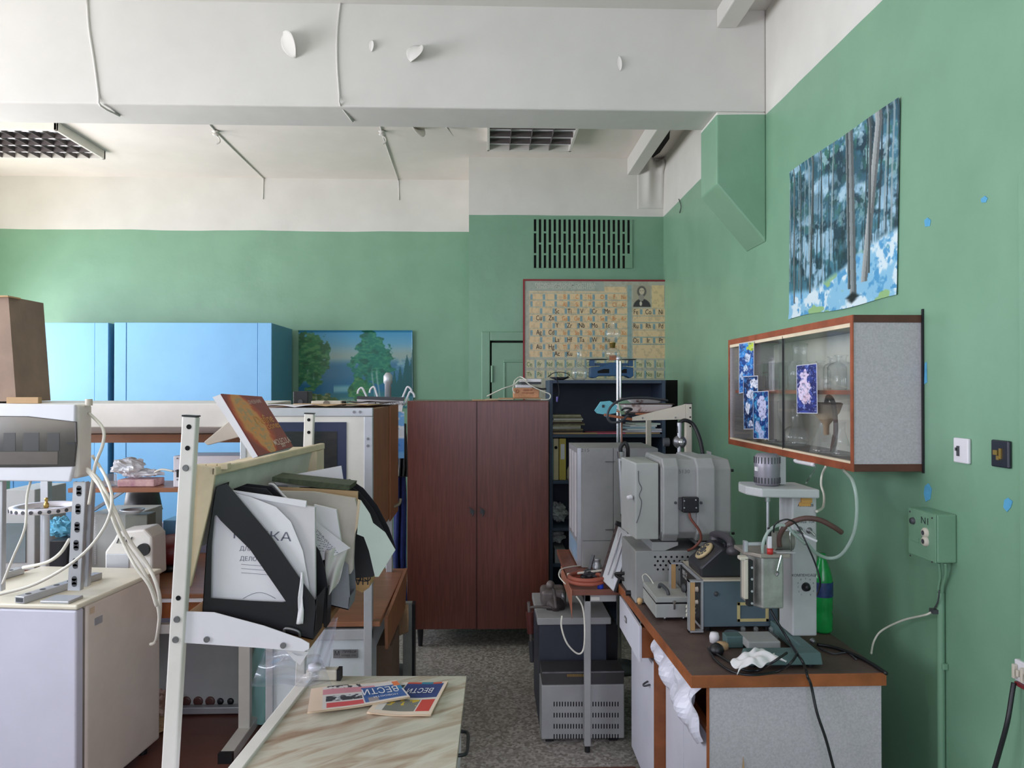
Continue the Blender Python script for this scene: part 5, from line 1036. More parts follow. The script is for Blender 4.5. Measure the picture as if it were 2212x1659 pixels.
def postcard(q, label, paint, X_):
    P_ = [PX(x, y, X_) for x, y in q]; a_, u, v = canvas(60, 110, (30, 50, 110)); paint(a_, u, v)
    t = thing('postcard', label, 'postcard', P_[3], 'flower postcards on the cabinet glass')
    def fn(u, v): return P_[0].lerp(P_[1], u).lerp(P_[3].lerp(P_[2], u), v)
    picture('picture', a_, fn, vmat('poster_print', .35), t)
    MB().hexa([p+Vector((.0006,0,0)) for p in P_]+[p+Vector((.0012,0,0)) for p in P_]).build('backing', M_paper, t)
C2 = lambda pts: [(1540+x/3.95, 640+y/3.95) for x, y in pts]
def flower(seed, base, petals, bg2):
    def f(a, u, v):
        n = fbm(u, v, 6, 12, 4, seed); put(a, np.ones_like(u), base); put(a, ss(.45, .6, n), bg2)
        for cx_, cy_, rx, ry, c_ in petals: put(a, ss(1.15, .9, ((u-cx_)/rx)**2+((v-cy_)/ry)**2+(fbm(u, v, 9, 14, 4, seed+3)-.5)*2.6), c_)
        put(a, ss(.5, .75, fbm(u, v, 14, 26, 4, seed+7))*.45, tuple(x*.55 for x in base)); put(a, ss(.62, .7, fbm(u, v, 18, 36, 3, seed+9))*.6, (190, 206, 240))
        put(a, (u < .02)+(u > .98)+(v < .01)+(v > .99), (210, 210, 220))
    return f
postcard(C2([(222, 403), (350, 385), (350, 805), (222, 831)]), 'blue postcard with white blossom and a yellow corner, farthest up the glass', flower(81, (24, 70, 150), [(.95, .08, .4, .1, (200, 220, 60)), (.6, .3, .2, .08, (220, 230, 250)), (.45, .52, .15, .06, (210, 225, 245)), (.2, .65, .12, .08, (190, 210, 240))], (60, 150, 230)), XFc-.004)
postcard(C2([(258, 683), (383, 676), (386, 1135), (262, 1136)]), 'dark postcard with scattered white flowers, middle of the left three', flower(85, (22, 40, 90), [(.75, .15, .3, .08, (235, 238, 250)), (.55, .35, .25, .08, (225, 230, 250)), (.3, .6, .15, .1, (230, 235, 250)), (.5, .9, .2, .06, (225, 230, 250))], (50, 120, 190)), XFc-.007)
postcard(C2([(340, 812), (473, 806), (475, 1221), (345, 1215)]), 'blue postcard with tall lilac-white flowers, lowest of the left three', flower(89, (20, 60, 130), [(.6, .35, .26, .24, (206, 206, 240)), (.3, .75, .22, .12, (200, 206, 240)), (.5, .9, .2, .08, (186, 200, 240))], (60, 150, 200)), XFc-.010)
postcard(C2([(712, 590), (887, 572), (892, 1001), (715, 999)]), 'dark blue postcard with one pink-white rose on the nearer pane', flower(93, (40, 44, 110), [(.4, .22, .22, .1, (226, 206, 236)), (.38, .5, .28, .28, (232, 214, 238)), (.5, .68, .2, .12, (226, 200, 220))], (60, 76, 160)), XFc-.004)
# glassware
def atx(px, X_=1.37): return PX(px, 850, X_).y
GG = 'glassware in the wall cabinet'
def bottle(Yb, X_, z, R, H, nr, label, name='reagent_bottle'):
    return tag(MB().lathe((X_, Yb, z), [(0,0),(R*.95,0),(R,.006),(R,H*.66),(R*.8,H*.76),(nr,H*.82),(nr,H*.94),(nr*1.5,H),(nr*.9,H)], 22).build(name, M_glass), label, 'bottle', GG)
bottle(atx(1818), 1.37, zsf+.001, .052, .135, .018, 'wide glass bottle with flared lip, nearest on the upper cabinet shelf')
bottle(atx(1788), 1.40, zsf+.001, .045, .135, .02, 'glass bottle with flared lip, second on the upper cabinet shelf')
bottle(atx(1763), 1.39, zsf+.001, .04, .12, .014, 'narrow-necked bottle above the rose postcard')
tag(MB().lathe((1.36, atx(1733), zsf+.001), [(0,0),(.05,0),(.052,.1),(.03,.13),(.03,.18),(.034,.2),(0,.205)], 22).build('stoppered_jar', M_glass), 'tall stoppered jar standing behind the rose postcard', 'jar', GG)
for px in (1640, 1655, 1668, 1680, 1700, 1714): tag(MB().lathe((1.38+.02*((px//7) % 2), atx(px), zsf+.001), [(0,0),(.026,0),(.028,.004),(.028,.125),(.031,.13),(.026,.13),(.026,.006),(0,.004)], 18).build('measuring_glass', M_glass), 'tall straight glass on the upper shelf behind the far pane', 'glassware', GG)
flask(Vector((1.35, atx(1727), zb+e+.001)), .055, .016, .17, 'round flask with long neck, lower shelf below the rose postcard', group=GG)
def conical(Yb, X_, z, R, H, nr, label, m=None):
    return tag(MB().lathe((X_, Yb, z), [(0,0),(R*.95,0),(R,.006),(R*.9,H*.14),(nr,H*.72),(nr,H*.96),(nr*1.3,H),(nr*.9,H)], 22).build('conical_flask', m or M_glass), label, 'flask', GG)
conical(atx(1783), 1.36, zb+e+.001, .055, .15, .015, 'conical flask with a tan-topped neck on the lower shelf')
conical(atx(1818), 1.37, zb+e+.001, .04, .13, .013, 'small conical flask nearest the front edge on the lower shelf')
conical(atx(1672), 1.37, zb+e+.001, .06, .2, .018, 'tall conical flask behind the pane join')
conical(atx(1700), 1.42, zb+e+.001, .05, .18, .016, 'conical flask at the back just right of the pane join')
flask(Vector((1.37, atx(1612), zb+e+.001)), .05, .015, .14, 'round flask at the far end of the lower shelf', group=GG)
c_ = Vector((1.36, atx(1790), zb+e+.135)); t = thing('funnel_filter', 'tan porous funnel with a brown rubber hose on the lower cabinet shelf', 'funnel', c_)
MB().lathe(c_+Vector((0,0,-.02)), [(.010,-.04),(.012,0),(.05,.05),(.062,.085),(.055,.09),(.03,.06),(0,.05)], 20).build('funnel', mat('tan_felt', (176, 150, 118), .9, var=.2), t)
MB().tube([c_+Vector((.0,.0,.07)), c_+Vector((.0,-.02,.095)), c_+Vector((0,-.06,.07)), c_+Vector((0,-.08,.0)), c_+Vector((0,-.075,-.08)), c_+Vector((0,-.05,-.12)), c_+Vector((.02,-.03,-.06))], .009).build('hose', mat('brown_rubber', (90, 64, 58), .6), t)
# little tube and cables pinned under the cabinet
t = thing('glass_stopcock', 'white glass tube fixed under the wall cabinet front edge', 'tube', PX(1740, 998, XFc+.01))
MB().tube([PX(1718, 993, XFc-.004), PX(1722, 997, XFc-.004), PX(1758, 1004, XFc-.004)], .008).build('tube', M_whitem, t)
cable([PX(1758, 1004, XFc-.002), PX(1762, 1012, 1.26), PX(1750, 1030, 1.27), PX(1742, 1044, 1.2)], .004, M_glass, 'clear hose running from the glass tube under the cabinet', 'hose', 'hose')
cable([PX(1784, 1008, XFc-.002), PX(1776, 1025, 1.27), PX(1774, 1048, 1.26), PX(1780, 1070, 1.25), PX(1778, 1095, 1.2), PX(1764, 1105, 1.12)], .0045, M_wire, 'pale tube hanging between cabinet and reactor column', 'hose', 'hose')
hose_m = glassmat('hose_film', (206, 222, 214), .5)
cable([PX(1822, 1016, XFc-.002), PX(1842, 1040, 1.2), PX(1851, 1090, 1.2), PX(1845, 1150, 1.2), PX(1820, 1195, 1.18), PX(1792, 1206, 1.15), PY(1762, 1194, 2.45), PY(1740, 1170, 2.4)], .006, hose_m, 'long clear hose arching right of the reactor column', 'hose', 'hose')
# ---------------- right wall fittings ----------------
def wallplate(q, m, label, name='wall_switch'):
    P_ = [PX(x, y, WX-.001) for x, y in q]; ys = [p.y for p in P_]; zs_ = [p.z for p in P_]
    t = thing(name, label, 'switch', (WX, sum(ys)/4, min(zs_))); MB().box(WX-.012, WX-.0005, min(ys), max(ys), min(zs_), max(zs_)).build('plate', m, t, bevel=.004)
    return t, sum(ys)/4, sum(zs_)/4
t, y_, z_ = wallplate([(2066, 945), (2098, 948), (2098, 1002), (2066, 998)], M_whitem, 'white wall plate with a worn black mark on the right wall')
MB().box(WX-.016, WX-.011, y_+.004, y_+.014, z_-.018, z_+.014).box(WX-.016, WX-.011, y_+.01, y_+.022, z_-.002, z_+.008).build('toggle', M_dgrey, t)
t, y_, z_ = wallplate([(2148, 950), (2186, 953), (2186, 1011), (2148, 1007)], mat('navy_plate', (36, 40, 52), .35), 'black wall plate with torn contacts, right of the white one')
g = MB(); g.box(WX-.018, WX-.011, y_+.002, y_+.02, z_-.004, z_+.010); g.box(WX-.016, WX-.011, y_-.012, y_-.002, z_-.014, z_+.016); g.box(WX-.017, WX-.011, y_-.004, y_+.008, z_-.018, z_-.006); g.build('contacts', M_brass, t)
# tape marks
def tapemark(pts, label, name='tape_scrap'):
    P_ = [PX(x, y, WX-.0004) for x, y in pts]; tag(MB().prism(P_, (-.0012, 0, 0)).build(name, mat('blue_patch', (92, 172, 214), .6, var=.15, scale=30)), label, 'patch', 'bright blue paint scraps on the right wall')
tapemark([(2119, 430), (2128, 423), (2134, 428), (2130, 437), (2121, 438)], 'blue paint scrap high on the right wall near the edge')
tapemark([(1997, 476), (2004, 470), (2011, 475), (2009, 488), (1999, 490)], 'blue paint scrap to the right of the forest poster')
tapemark([(1998, 784), (2002, 782), (2003, 826), (1997, 830)], 'narrow blue scrap beside the wall cabinet')
tapemark([(1998, 1050), (2006, 1044), (2013, 1056), (2010, 1078), (2000, 1084), (1996, 1066)], 'tall blue scrap above the green connection box')
tapemark([(2170, 1080), (2178, 1075), (2188, 1083), (2184, 1096), (2176, 1106), (2168, 1096)], 'blue scrap below the black wall plate')
# connection box
Xb = 1.43; ya_ = PX(1962, 1150, Xb).y; yb2 = PX(2021, 1150, Xb).y; z1_ = PX(2021, 1112, Xb).z; z0_ = PX(2021, 1217, Xb).z
t = thing('connection_box', 'green metal connection box marked N1 on the right wall', 'electrical box', (WX, (ya_+yb2)/2, z0_))
MB().box(Xb+.004, WX-.0005, yb2, ya_, z0_, z1_).build('case', M_green, t, bevel=.005); MB().box(Xb, Xb+.004, yb2+.001, ya_-.001, z0_+.001, z1_-.001).build('front_plate', M_green, t, bevel=.001)
l = MB(); l.text('N1', PX(1998, 1126, Xb-.0008), (0,-1,0), (0,0,1), .032, False, 1.2); l.build('lettering', M_ink, t)
sk = MB(); p = PX(2000, 1160, Xb); sk.lathe(p+Vector((0,0,.014)), [(0,-.010),(.012,-.010),(.016,-.006),(.017,0)], 16, up=(1,0,0)); sk.lathe(p+Vector((0,0,-.014)), [(0,-.010),(.012,-.010),(.016,-.006),(.017,0)], 16, up=(1,0,0)); sk.build('socket', M_beige, t)
for dz in (.014, -.014): MB().cyl(p+Vector((-.0105,0,dz)), p+Vector((-.0112,0,dz)), .008, n=14).build('socket_core', M_dgrey, t)
p = PX(1973, 1125, Xb); MB().lathe(p, [(0,-.009),(.010,-.009),(.012,0)], 14, up=(1,0,0)).build('button', M_dgrey, t)
a = PX(1968, 1157, Xb); b = PX(1985, 1173, Xb); MB().box(Xb-.0015, Xb, b.y, a.y, b.z, a.z).build('label_frame', M_green, t, bevel=.0005); sc_ = MB()
for x, y in ((1966, 1105), (2014, 1119), (1967, 1200), (2014, 1214)): p = PX(x, y, Xb); sc_.cyl(p, p+Vector((-.002,0,0)), .003, n=8)
sc_.build('screws', M_dgrey, t)
pt = PX(2032, 1280, WX-.012); t = thing('conduit_pipe', 'green-painted conduit pipe running down the right wall below the box', 'pipe', (WX-.012, pt.y, 0))
MB().cyl((WX-.0125, pt.y, 0), (WX-.0125, pt.y, pt.z), .012).build('pipe', M_green, t)
p = PX(2042, 1442, WX-.012); MB().box(WX-.018, WX-.0005, pt.y-.022, pt.y+.004, p.z-.01, p.z+.01).build('clamp', M_green, t, bevel=.003)
cable([PX(2028, 1217, WX-.03), PX(2031, 1245, WX-.02), PX(2027, 1272, WX-.016), PX(2033, 1282, WX-.012)], .005, M_green, 'green-painted wire from the connection box to the pipe, left one')
cable([PX(2042, 1217, WX-.03), PX(2043, 1240, WX-.02), PX(2036, 1268, WX-.014), PX(2035, 1282, WX-.012)], .005, M_green, 'green-painted wire from the connection box to the pipe, right one')
cable([PX(2029, 1275, WX-.03), PX(2026, 1300, WX-.03), PX(2016, 1318, WX-.03)], .0025, M_dgrey, 'thin dark wire ending in a terminal left of the pipe')
tag(MB().box(WX-.04, WX-.02, PX(2018, 1318, WX-.03).y-.012, PX(2018, 1318, WX-.03).y+.012, PX(2018, 1320, WX-.03).z-.007, PX(2018, 1320, WX-.03).z+.007).build('terminal_block', M_dgrey), 'small dark terminal block hanging beside the pipe', 'terminal')
cable([PX(2014, 1320, WX-.03), PX(2000, 1328, WX-.05), PX(1950, 1340, WX-.06), PX(1905, 1362, WX-.08), PX(1888, 1385, WX-.1), PX(1882, 1412, WX-.14)], .0035, M_wire, 'loose pale wire reaching from the terminal towards the bench')
# broken socket at right edge
p = PX(2200, 1450, WX-.02); t = thing('broken_socket', 'broken white wall socket at the right edge of the photo', 'socket', (WX, p.y, p.z-.05))
fr_ = MB(); fr_.box(WX-.02, WX-.0005, p.y-.05, p.y+.018, p.z-.03, p.z+.03); fr_.build('frame', M_whitem, t, bevel=.004)
g = MB(); 
for k in range(4): g.box(WX-.032, WX-.02, p.y+.012-.016*k, p.y+.002-.016*k, p.z-.022+.01*(k % 2), p.z+.018-.012*(k % 2))
g.build('contacts', M_beige, t, bevel=.002); MB().box(WX-.026, WX-.0005, p.y-.05, p.y+.008, p.z-.04, p.z-.03).build('base', M_red, t)
cable([PX(2190, 1475, WX-.03), PX(2186, 1500, WX-.04), PX(2176, 1560, WX-.06), PX(2160, 1620, WX-.07), PX(2140, 1690, WX-.08)], .0065, M_black, 'black power cable hanging from the broken socket at the right edge')
zz_ = PX(2206, 500, WX).y; struct(MB().box(WX-.012, WX, zz_-.12, zz_-.004, 0, PX(2206, 375, WX).z).build('trim_7', M_wall, bevel=.002))
tag(MB().tube([PX(1466, 430, WX-.004), PX(1471, 445, WX-.01), PX(1468, 460, WX-.004)], .003, 6).build('wire_stub', M_dgrey), 'tiny black wire stub on the right wall near the room corner', 'wire')
# ---------------- workbench ----------------
zb_ = .8; yn, yf = 2.32, 3.44; xn0, xn1 = .638, 1.265; xf0 = .603
M_btop = mat('bench_top', (96, 78, 72), .55, var=.25, scale=7, bump=.1)
t = thing('workbench', 'white-fronted workbench with a dusty brown top along the right wall', 'workbench', (.95, 2.9, 0))
MB().hexa([(xn0+.003, yn+.003, zb_-.003), (xn1, yn+.003, zb_-.003), (xn1-.02, yf, zb_-.003), (xf0+.003, yf, zb_-.003), (xn0+.003, yn+.003, zb_), (xn1, yn+.003, zb_), (xn1-.02, yf, zb_), (xf0+.003, yf, zb_)]).build('top_surface', M_btop, t)
MB().hexa([(xn0, yn, zb_-.042), (xn1, yn, zb_-.042), (xn1-.02, yf, zb_-.042), (xf0, yf, zb_-.042), (xn0, yn, zb_-.002), (xn1, yn, zb_-.002), (xn1-.02, yf, zb_-.002), (xf0, yf, zb_-.002)]).build('worktop_edge', M_ochre, t, bevel=.002)
zu = zb_-.043
MB().box(.70, 1.255, 2.335, 2.353, 0, zu).build('end_panel', M_speck, t)
MB().box(.697, .70, 2.333, 2.355, 0, zu).build('edge_strip', M_ochre, t)
MB().box(1.235, 1.255, 2.353, yf-.03, 0, zu).build('back_panel', M_speck, t)
MB().box(.70, 1.235, 2.353, yf-.03, .04, .06).build('floor_panel', M_speck, t)
MB().box(.70, .72, 2.355, 2.93, .595, .617).build('rail', M_ochre, t)
MB().box(.703, .716, 2.36, 2.655, .05, .595).build('door', mat('bench_white', (222, 222, 232), .4, var=.03), t, bevel=.002)
MB().box(.703, .716, 2.66, 2.925, .05, .595).build('door', MC['bench_white'], t, bevel=.002)
MB().box(.66, .70, 2.93, 2.945, 0, .62).build('stile', M_ochre, t)
MB().box(.70, 1.23, 2.93, 2.945, 0, zu).build('divider', M_ochre, t)
MB().box(.662, .676, 2.95, 3.42, .05, .60).build('door', MC['bench_white'], t, bevel=.002)
k = PX(1402, 1478, .66); kn = MB(); kn.tube([k+Vector((0,.02,.004)), k+Vector((-.02,.012,-.004)), k+Vector((-.022,-.012,-.002)), k+Vector((0,-.02,.006))], .004); kn.build('door_handle', M_dgrey, t)
dr = MB().box(.607, .619, 2.975, 3.42, .60, zu-.012).build('drawer_front', MC['bench_white'], t, bevel=.002)
MB().box(.619, .9, 2.98, 2.992, .615, zu-.02).box(.619, .9, 2.992, 3.40, .615, .62).build('drawer_side', M_ochre, dr)
h = PX(1352, 1338, .606); hh = MB(); hh.box(.602, .6065, h.y-.02, h.y+.02, h.z-.012, h.z+.012); hh.build('drawer_pull', M_steel, dr, bevel=.002)
MB().box(.6015, .603, h.y-.012, h.y+.012, h.z-.006, h.z+.006).build('pull_recess', M_whitem, dr)
# crumpled plastic in open drawer gap
def pl(u, v):
    y = 2.36+.56*u; z0 = .755-.10*u*0; z = .75-.15*v+.015*math.sin(u*14+v*3)-.035*v*math.sin(u*5); return Vector((.69-.035*math.sin(v*3.1)*(1+.5*math.sin(u*17+v*7))-.01*math.sin(u*31), y, z-.03*v))
tag(MB().grid(pl, 40, 14, False).build('plastic_sheet', mat('white_plastic', (214, 214, 226), .3, var=.04), solid=.002), 'white crumpled plastic stuffed in the open drawer gap of the workbench', 'packaging')
tag(MB().prism([(PY(1595, 1640, 2.332).x+q_[0], 2.331, q_[1]) for q_ in ((0, .34), (.035, .34), (.016, .535-.0))], (0, .003, 0)).build('paper_scrap', M_card), 'small tan torn triangle stuck on the speckled bench end panel', 'scrap')
bz_ = zb_+.001
# ---------------- reactor stand ----------------
M_rgrey = mat('reactor_grey', (186, 188, 188), .45, var=.08, scale=6); M_base = mat('base_green', (86, 112, 112), .5, var=.12)
Yc = 2.52; cx0 = PY(1712, 1300, Yc).x; cx1 = PY(1765, 1300, Yc).x; ct = PY(1740, 1060, Yc).z
t = thing('stirrer_stand', 'tall grey laboratory stirrer stand with a ribbed motor on top', 'laboratory stirrer', ((cx0+cx1)/2, Yc, bz_))
MB().box(cx0-.04*0, cx1, Yc, Yc+.12, bz_+.05, ct).build('column', M_rgrey, t, bevel=.005)
bp = [PZ(1612, 1447, bz_), PZ(1776, 1443, bz_)]; yb0 = bp[0].y
MB().hexa([(bp[0].x, yb0, bz_+.012), (bp[1].x, yb0, bz_+.012), (bp[1].x, yb0+.07, bz_+.012), (bp[0].x, yb0+.07, bz_+.012), (bp[0].x+.010, yb0+.006, bz_+.05), (bp[1].x-.004, yb0+.006, bz_+.05), (bp[1].x-.004, yb0+.06, bz_+.05), (bp[0].x+.010, yb0+.06, bz_+.05)]).build('front_foot', M_base, t, bevel=.004)
MB().box(cx0-.01, bp[1].x-.004, yb0+.06, 2.70, bz_+.012, bz_+.05).build('base', M_base, t, bevel=.004)
for x in (bp[0].x+.03, bp[1].x-.03): MB().cyl((x, yb0+.03, bz_), (x, yb0+.03, bz_+.013), .012).build('foot', M_black, t)
ap = [PY(1617, 1060, 2.50), PY(1760, 1065, 2.50)]; az0 = PY(1690, 1071, 2.5).z; az1 = PY(1690, 1052, 2.5).z
MB().prism([(ap[0].x, 2.53, az0), (ap[0].x+.03, 2.46, az0), (ap[1].x, 2.46, az0-.004), (ap[1].x, 2.66, az0-.004), (ap[0].x+.02, 2.66, az0), (ap[0].x, 2.6, az0)], (0, 0, az1-az0)).build('arm', M_rgrey, t, bevel=.005)
mx_ = PY(1657, 1010, 2.56); mr = .043; mz0 = az1; mz1 = PY(1657, 980, 2.56).z
mo = MB().lathe((mx_.x, 2.56, mz0), [(0,0),(mr*.9,0),(mr*.96,.01),(mr,.04),(mr*1.02,(mz1-mz0)*.55),(mr,(mz1-mz0)*.9),(mr*.8,mz1-mz0),(0,mz1-mz0)], 30).build('motor', mat('motor_grey', (150, 146, 156), .4, .4), t)
fi = MB()
for k in range(24):
    a_ = 2*math.pi*k/24; c_, s_ = math.cos(a_), math.sin(a_)
    for za, zb2 in ((.008, .028), (mz1-mz0-.032, mz1-mz0-.010)): fi.bar((mx_.x+c_*mr*1.005, 2.56+s_*mr*1.005, mz0+za), (mx_.x+c_*mr*1.005, 2.56+s_*mr*1.005, mz0+zb2), .003, .003)
fi.build('fins', M_dgrey, mo)
p = PY(1634, 1012, 2.53); MB().box(mx_.x-mr-.001, mx_.x-mr+.004, 2.54, 2.56, mz0+.05, mz0+.064).build('label', M_paper, mo)
MB().box(mx_.x+mr*1.05, mx_.x+mr*1.05+.022, 2.56, 2.60, mz0, mz1-.012).build('motor_bracket', M_rgrey, t, bevel=.002)
sh_ = MB(); sh_.cyl((mx_.x+.002, 2.56, az0-.01), (mx_.x+.002, 2.56, az0), .014, n=14); sh_.build('coupling', M_black, t)
c0_ = PY(1657, 1180, 2.56); MB().cyl((mx_.x+.002, 2.56, c0_.z), (mx_.x+.002, 2.56, az0-.01), .005, n=10).build('stirrer_shaft', M_alu, t)
MB().cyl((mx_.x+.002, 2.56, az0-.028), (mx_.x+.002, 2.56, az0-.01), .009, n=12).build('chuck', M_chrome, t)
# hinge, knobs, dial, writing on column front
f_ = PY(1740, 1078, Yc); hb = MB(); hb.box(f_.x-.018, f_.x+.018, Yc-.014, Yc, f_.z-.012, f_.z+.014); hb.box(f_.x-.024, f_.x+.016, Yc-.008, Yc, f_.z-.024, f_.z-.010); hb.build('yellow_catch', mat('ochre_plastic', (206, 158, 84), .45), t, bevel=.002)
l = MB(); l.text('АРТ-7028', PY(1740, 1092, Yc-.0008), (1,0,0), (0,0,1), .013); l.text('НАГРЕВ  ТОК', PY(1738, 1128, Yc-.0008), (1,0,0), (0,0,1), .011); l.text('КОМПЕНСАЦИЯ', PY(1741, 1243, Yc-.0008), (1,0,0), (0,0,1), .0125)
for k, (x, y) in enumerate(((1730, 1252), (1740, 1250), (1750, 1252), (1724, 1260), (1724, 1268), (1726, 1278), (1757, 1260), (1758, 1268), (1757, 1277), (1731, 1285), (1751, 1285))): l.text(str((k*3) % 10), PY(x, y, Yc-.0008), (1,0,0), (0,0,1), .008)
l.build('lettering', M_ink, t)
p = PY(1741, 1268, Yc); MB().lathe(p, [(0,-.016),(.010,-.016),(.013,-.006),(.016,0)], 18, up=(0,1,0)).build('dial', M_black, t); 
for x, y in ((1727, 1144), (1748, 1146)): p = PY(x, y, Yc); MB().lathe(p, [(0,-.008),(.007,-.008),(.009,-.002),(.011,0)], 14, up=(0,1,0)).build('terminal', M_steel, t); MB().cyl(p+Vector((.0,-.008,0)), p+Vector((.012,-.02,-.014)), .004).build('toggle', M_chrome, t)
p = PY(1755, 1384, Yc); MB().lathe(p, [(0,-.012),(.006,-.012),(.008,-.002),(.010,0)], 14, up=(0,1,0)).build('bolt', M_steel, t)
# metal vessel
Yv = 2.40; M_ves = mat('vessel_metal', (176, 176, 170), .38, .55, var=.25, scale=12)
vt = thing('metal_vessel', 'square stainless vessel with clamped lid hung on the left of the stirrer column', 'vessel', PY(1655, 1313, Yv))
vx0 = PY(1630, 1250, Yv).x; vxm = PY(1647, 1250, Yv).x; vx1 = PY(1696, 1250, Yv).x; vz0 = PY(1670, 1315, Yv).z; vz1 = PY(1670, 1205, Yv).z
MB().prism([(vxm, Yv, vz0), (vx1-.006, Yv, vz0), (vx1, Yv+.02, vz0), (vx1, Yv+.13, vz0), (vx0-.004, Yv+.13, vz0), (vx0-.004, Yv+.05, vz0)], (0, 0, vz1-vz0)).build('body', M_ves, vt, bevel=.004)
fl_ = PP([(1600, 1204), (1617, 1200), (1650, 1212), (1712, 1210), (1712, 1218), (1650, 1221), (1616, 1212), (1602, 1212)], Yv-.004)
lz0 = vz1+.002; MB().prism([(PY(1616, 1200, Yv).x, Yv-.004+.05, lz0), (PY(1640, 1200, Yv).x, Yv-.012, lz0), (vx1+.012, Yv-.012, lz0), (vx1+.012, Yv+.14, lz0), (PY(1616, 1200, Yv).x, Yv+.14, lz0)], (0, 0, .012)).build('lid', mat('lid_metal', (170, 160, 150), .4, .4, var=.2), vt, bevel=.002)
br_ = MB(); br_.box(PY(1608, 1250, Yv).x, PY(1617, 1250, Yv).x, Yv+.0, Yv+.03, PY(1608, 1295, Yv).z, PY(1608, 1206, Yv).z); br_.box(PY(1599, 1250, Yv).x, PY(1617, 1250, Yv).x, Yv, Yv+.03, PY(1608, 1211, Yv).z, PY(1608, 1203, Yv).z); br_.build('side_bracket', M_beige, vt, bevel=.003)
cb = MB(); cb.box(PY(1617, 1250, Yv).x, PY(1628, 1250, Yv).x, Yv+.004, Yv+.03, PY(1608, 1311, Yv).z, PY(1608, 1212, Yv).z); cb.build('contact_rail', M_black, vt)
sc_ = MB()
for y in (1226, 1251, 1277, 1303): p = PY(1624, y, Yv+.002); sc_.cyl(p+Vector((0,-.003,0)), p, .004, n=10)
sc_.build('rail_screws', M_alu, vt)
up = lz0+.012
b_ = MB(); q0, q1 = PY(1613, 1190, Yv), PY(1657, 1176, Yv); b_.box(q0.x, q0.x+.012, Yv+.02, Yv+.04, up, PY(1613, 1172, Yv).z); b_.box(q0.x+.012, q1.x, Yv+.02, Yv+.032, PY(1613, 1182, Yv).z, PY(1613, 1175, Yv).z); b_.build('clamp_frame', M_alu, vt, bevel=.002)
p = PY(1663, 1208, Yv-.004); hv = MB(); hv.box(p.x-.006, p.x+.008, Yv-.004, Yv+.01, up, PY(1663, 1158, Yv).z); hv.build('white_sleeve', M_whitem, vt, bevel=.003)
MB().lathe((p.x+.0, Yv-.006, up), [(0,0),(.010,0),(.010,.018),(0,.018)], 14).build('red_seal', mat('seal_red', (196, 52, 48), .4), vt)
MB().cyl((p.x+.001, Yv+.003, PY(1663, 1158, Yv).z), (p.x+.001, Yv+.003, PY(1663, 1140, Yv).z), .006).build('black_plug', M_black, vt)
d_ = PY(1693, 1180, Yv+.05); MB().cyl((d_.x-.03, Yv+.06, up+.03), (d_.x+.03, Yv+.06, up+.03), .032, n=22).build('pump_body', mat('olive_grey', (120, 122, 112), .5), vt)
bl_ = MB(); bl_.box(PY(1677, 1190, Yv).x, PY(1719, 1190, Yv).x, Yv-.002, Yv+.03, up, PY(1690, 1193, Yv).z); bl_.build('pump_foot', M_rgrey, vt, bevel=.003)
MB().tube([PY(1688, 1198, Yv-.018), PY(1684, 1215, Yv-.02), PY(1679, 1235, Yv-.02)], .004).build('lever', M_chrome, vt)
ob = MB(); ob.tube([PY(1676, 1241, Yv-.01), PY(1681, 1238, Yv-.016), PY(1677, 1244, Yv-.016)], .004); ob.build('lever_nut', M_steel, vt)
rd = MB(); rd.tube([PY(1709, 1190, Yv), PY(1707, 1148, Yv), PY(1712, 1146, Yv), PY(1730, 1153, Yv)], .003, smoothpath=False); rd.build('bent_rod', M_chrome, vt)
tag(MB().cyl(PY(1731, 1154, Yv), PY(1764, 1169, Yv), .0045, n=12).build('glass_rod', M_whitem), 'short white glass rod pointing right from the vessel top', 'rod')
cable([PY(1684, 1180, Yv+.03), PY(1684, 1158, Yv+.02), PY(1700, 1134, Yv), PY(1735, 1120, Yv-.02), PY(1770, 1123, Yv-.03), PY(1800, 1138, Yv-.03), PY(1818, 1150, Yv-.02)], .0085, mat('brown_hose', (92, 66, 60), .5), 'thick brown rubber hose arching from the vessel to the right', 'hose', 'hose')
cable([PY(1648, 1203, Yv+.01), PY(1648, 1175, Yv), PY(1660, 1148, Yv), PY(1680, 1135, Yv), PY(1700, 1137, Yv), PY(1712, 1150, Yv), PY(1740, 1175, Yv+.02)], .0055, hose_m, 'clear hose looping over the vessel lid', 'hose', 'hose')
cable([PY(1671, 1150, Yv), PY(1675, 1132, Yv-.01), PY(1700, 1122, Yv-.02), PY(1722, 1135, Yv-.02), PY(1745, 1180, 2.36), PY(1762, 1220, 2.36), PY(1772, 1258, 2.36), PY(1765, 1285, 2.44)], .0028, M_black, 'thin black cable arching from the vessel down past the column')
# cables on the bench and down its end
cable([PY(1664, 1316, 2.46), PY(1680, 1345, 2.44), PY(1705, 1385, 2.42), PZ(1722, 1412, bz_+.057), PZ(1733, 1428, bz_+.057), PZ(1741, 1448, bz_+.02), PZ(1745, 1463, bz_+.005), PY(1752, 1480, 2.30), PY(1765, 1540, 2.28), PY(1785, 1600, 2.27), PY(1806, 1680, 2.26)], .0045, M_black, 'long black cable falling over the near end of the workbench')
cable([PZ(1530, 1400, bz_+.01), PZ(1545, 1425, bz_+.006), PZ(1580, 1450, bz_+.006), PZ(1625, 1458, bz_+.006), PZ(1680, 1450, bz_+.006), PZ(1708, 1432, bz_+.05), PZ(1722, 1412, bz_+.062)], .004, M_black, 'black cable making the wider loop before the green base')
cable([PZ(1538, 1405, bz_+.012), PZ(1560, 1420, bz_+.006), PZ(1605, 1446, bz_+.006), PZ(1640, 1448, bz_+.006), PZ(1670, 1430, bz_+.07), PZ(1700, 1410, bz_+.09)], .004, M_black, 'black cable making the tighter loop over the green base')
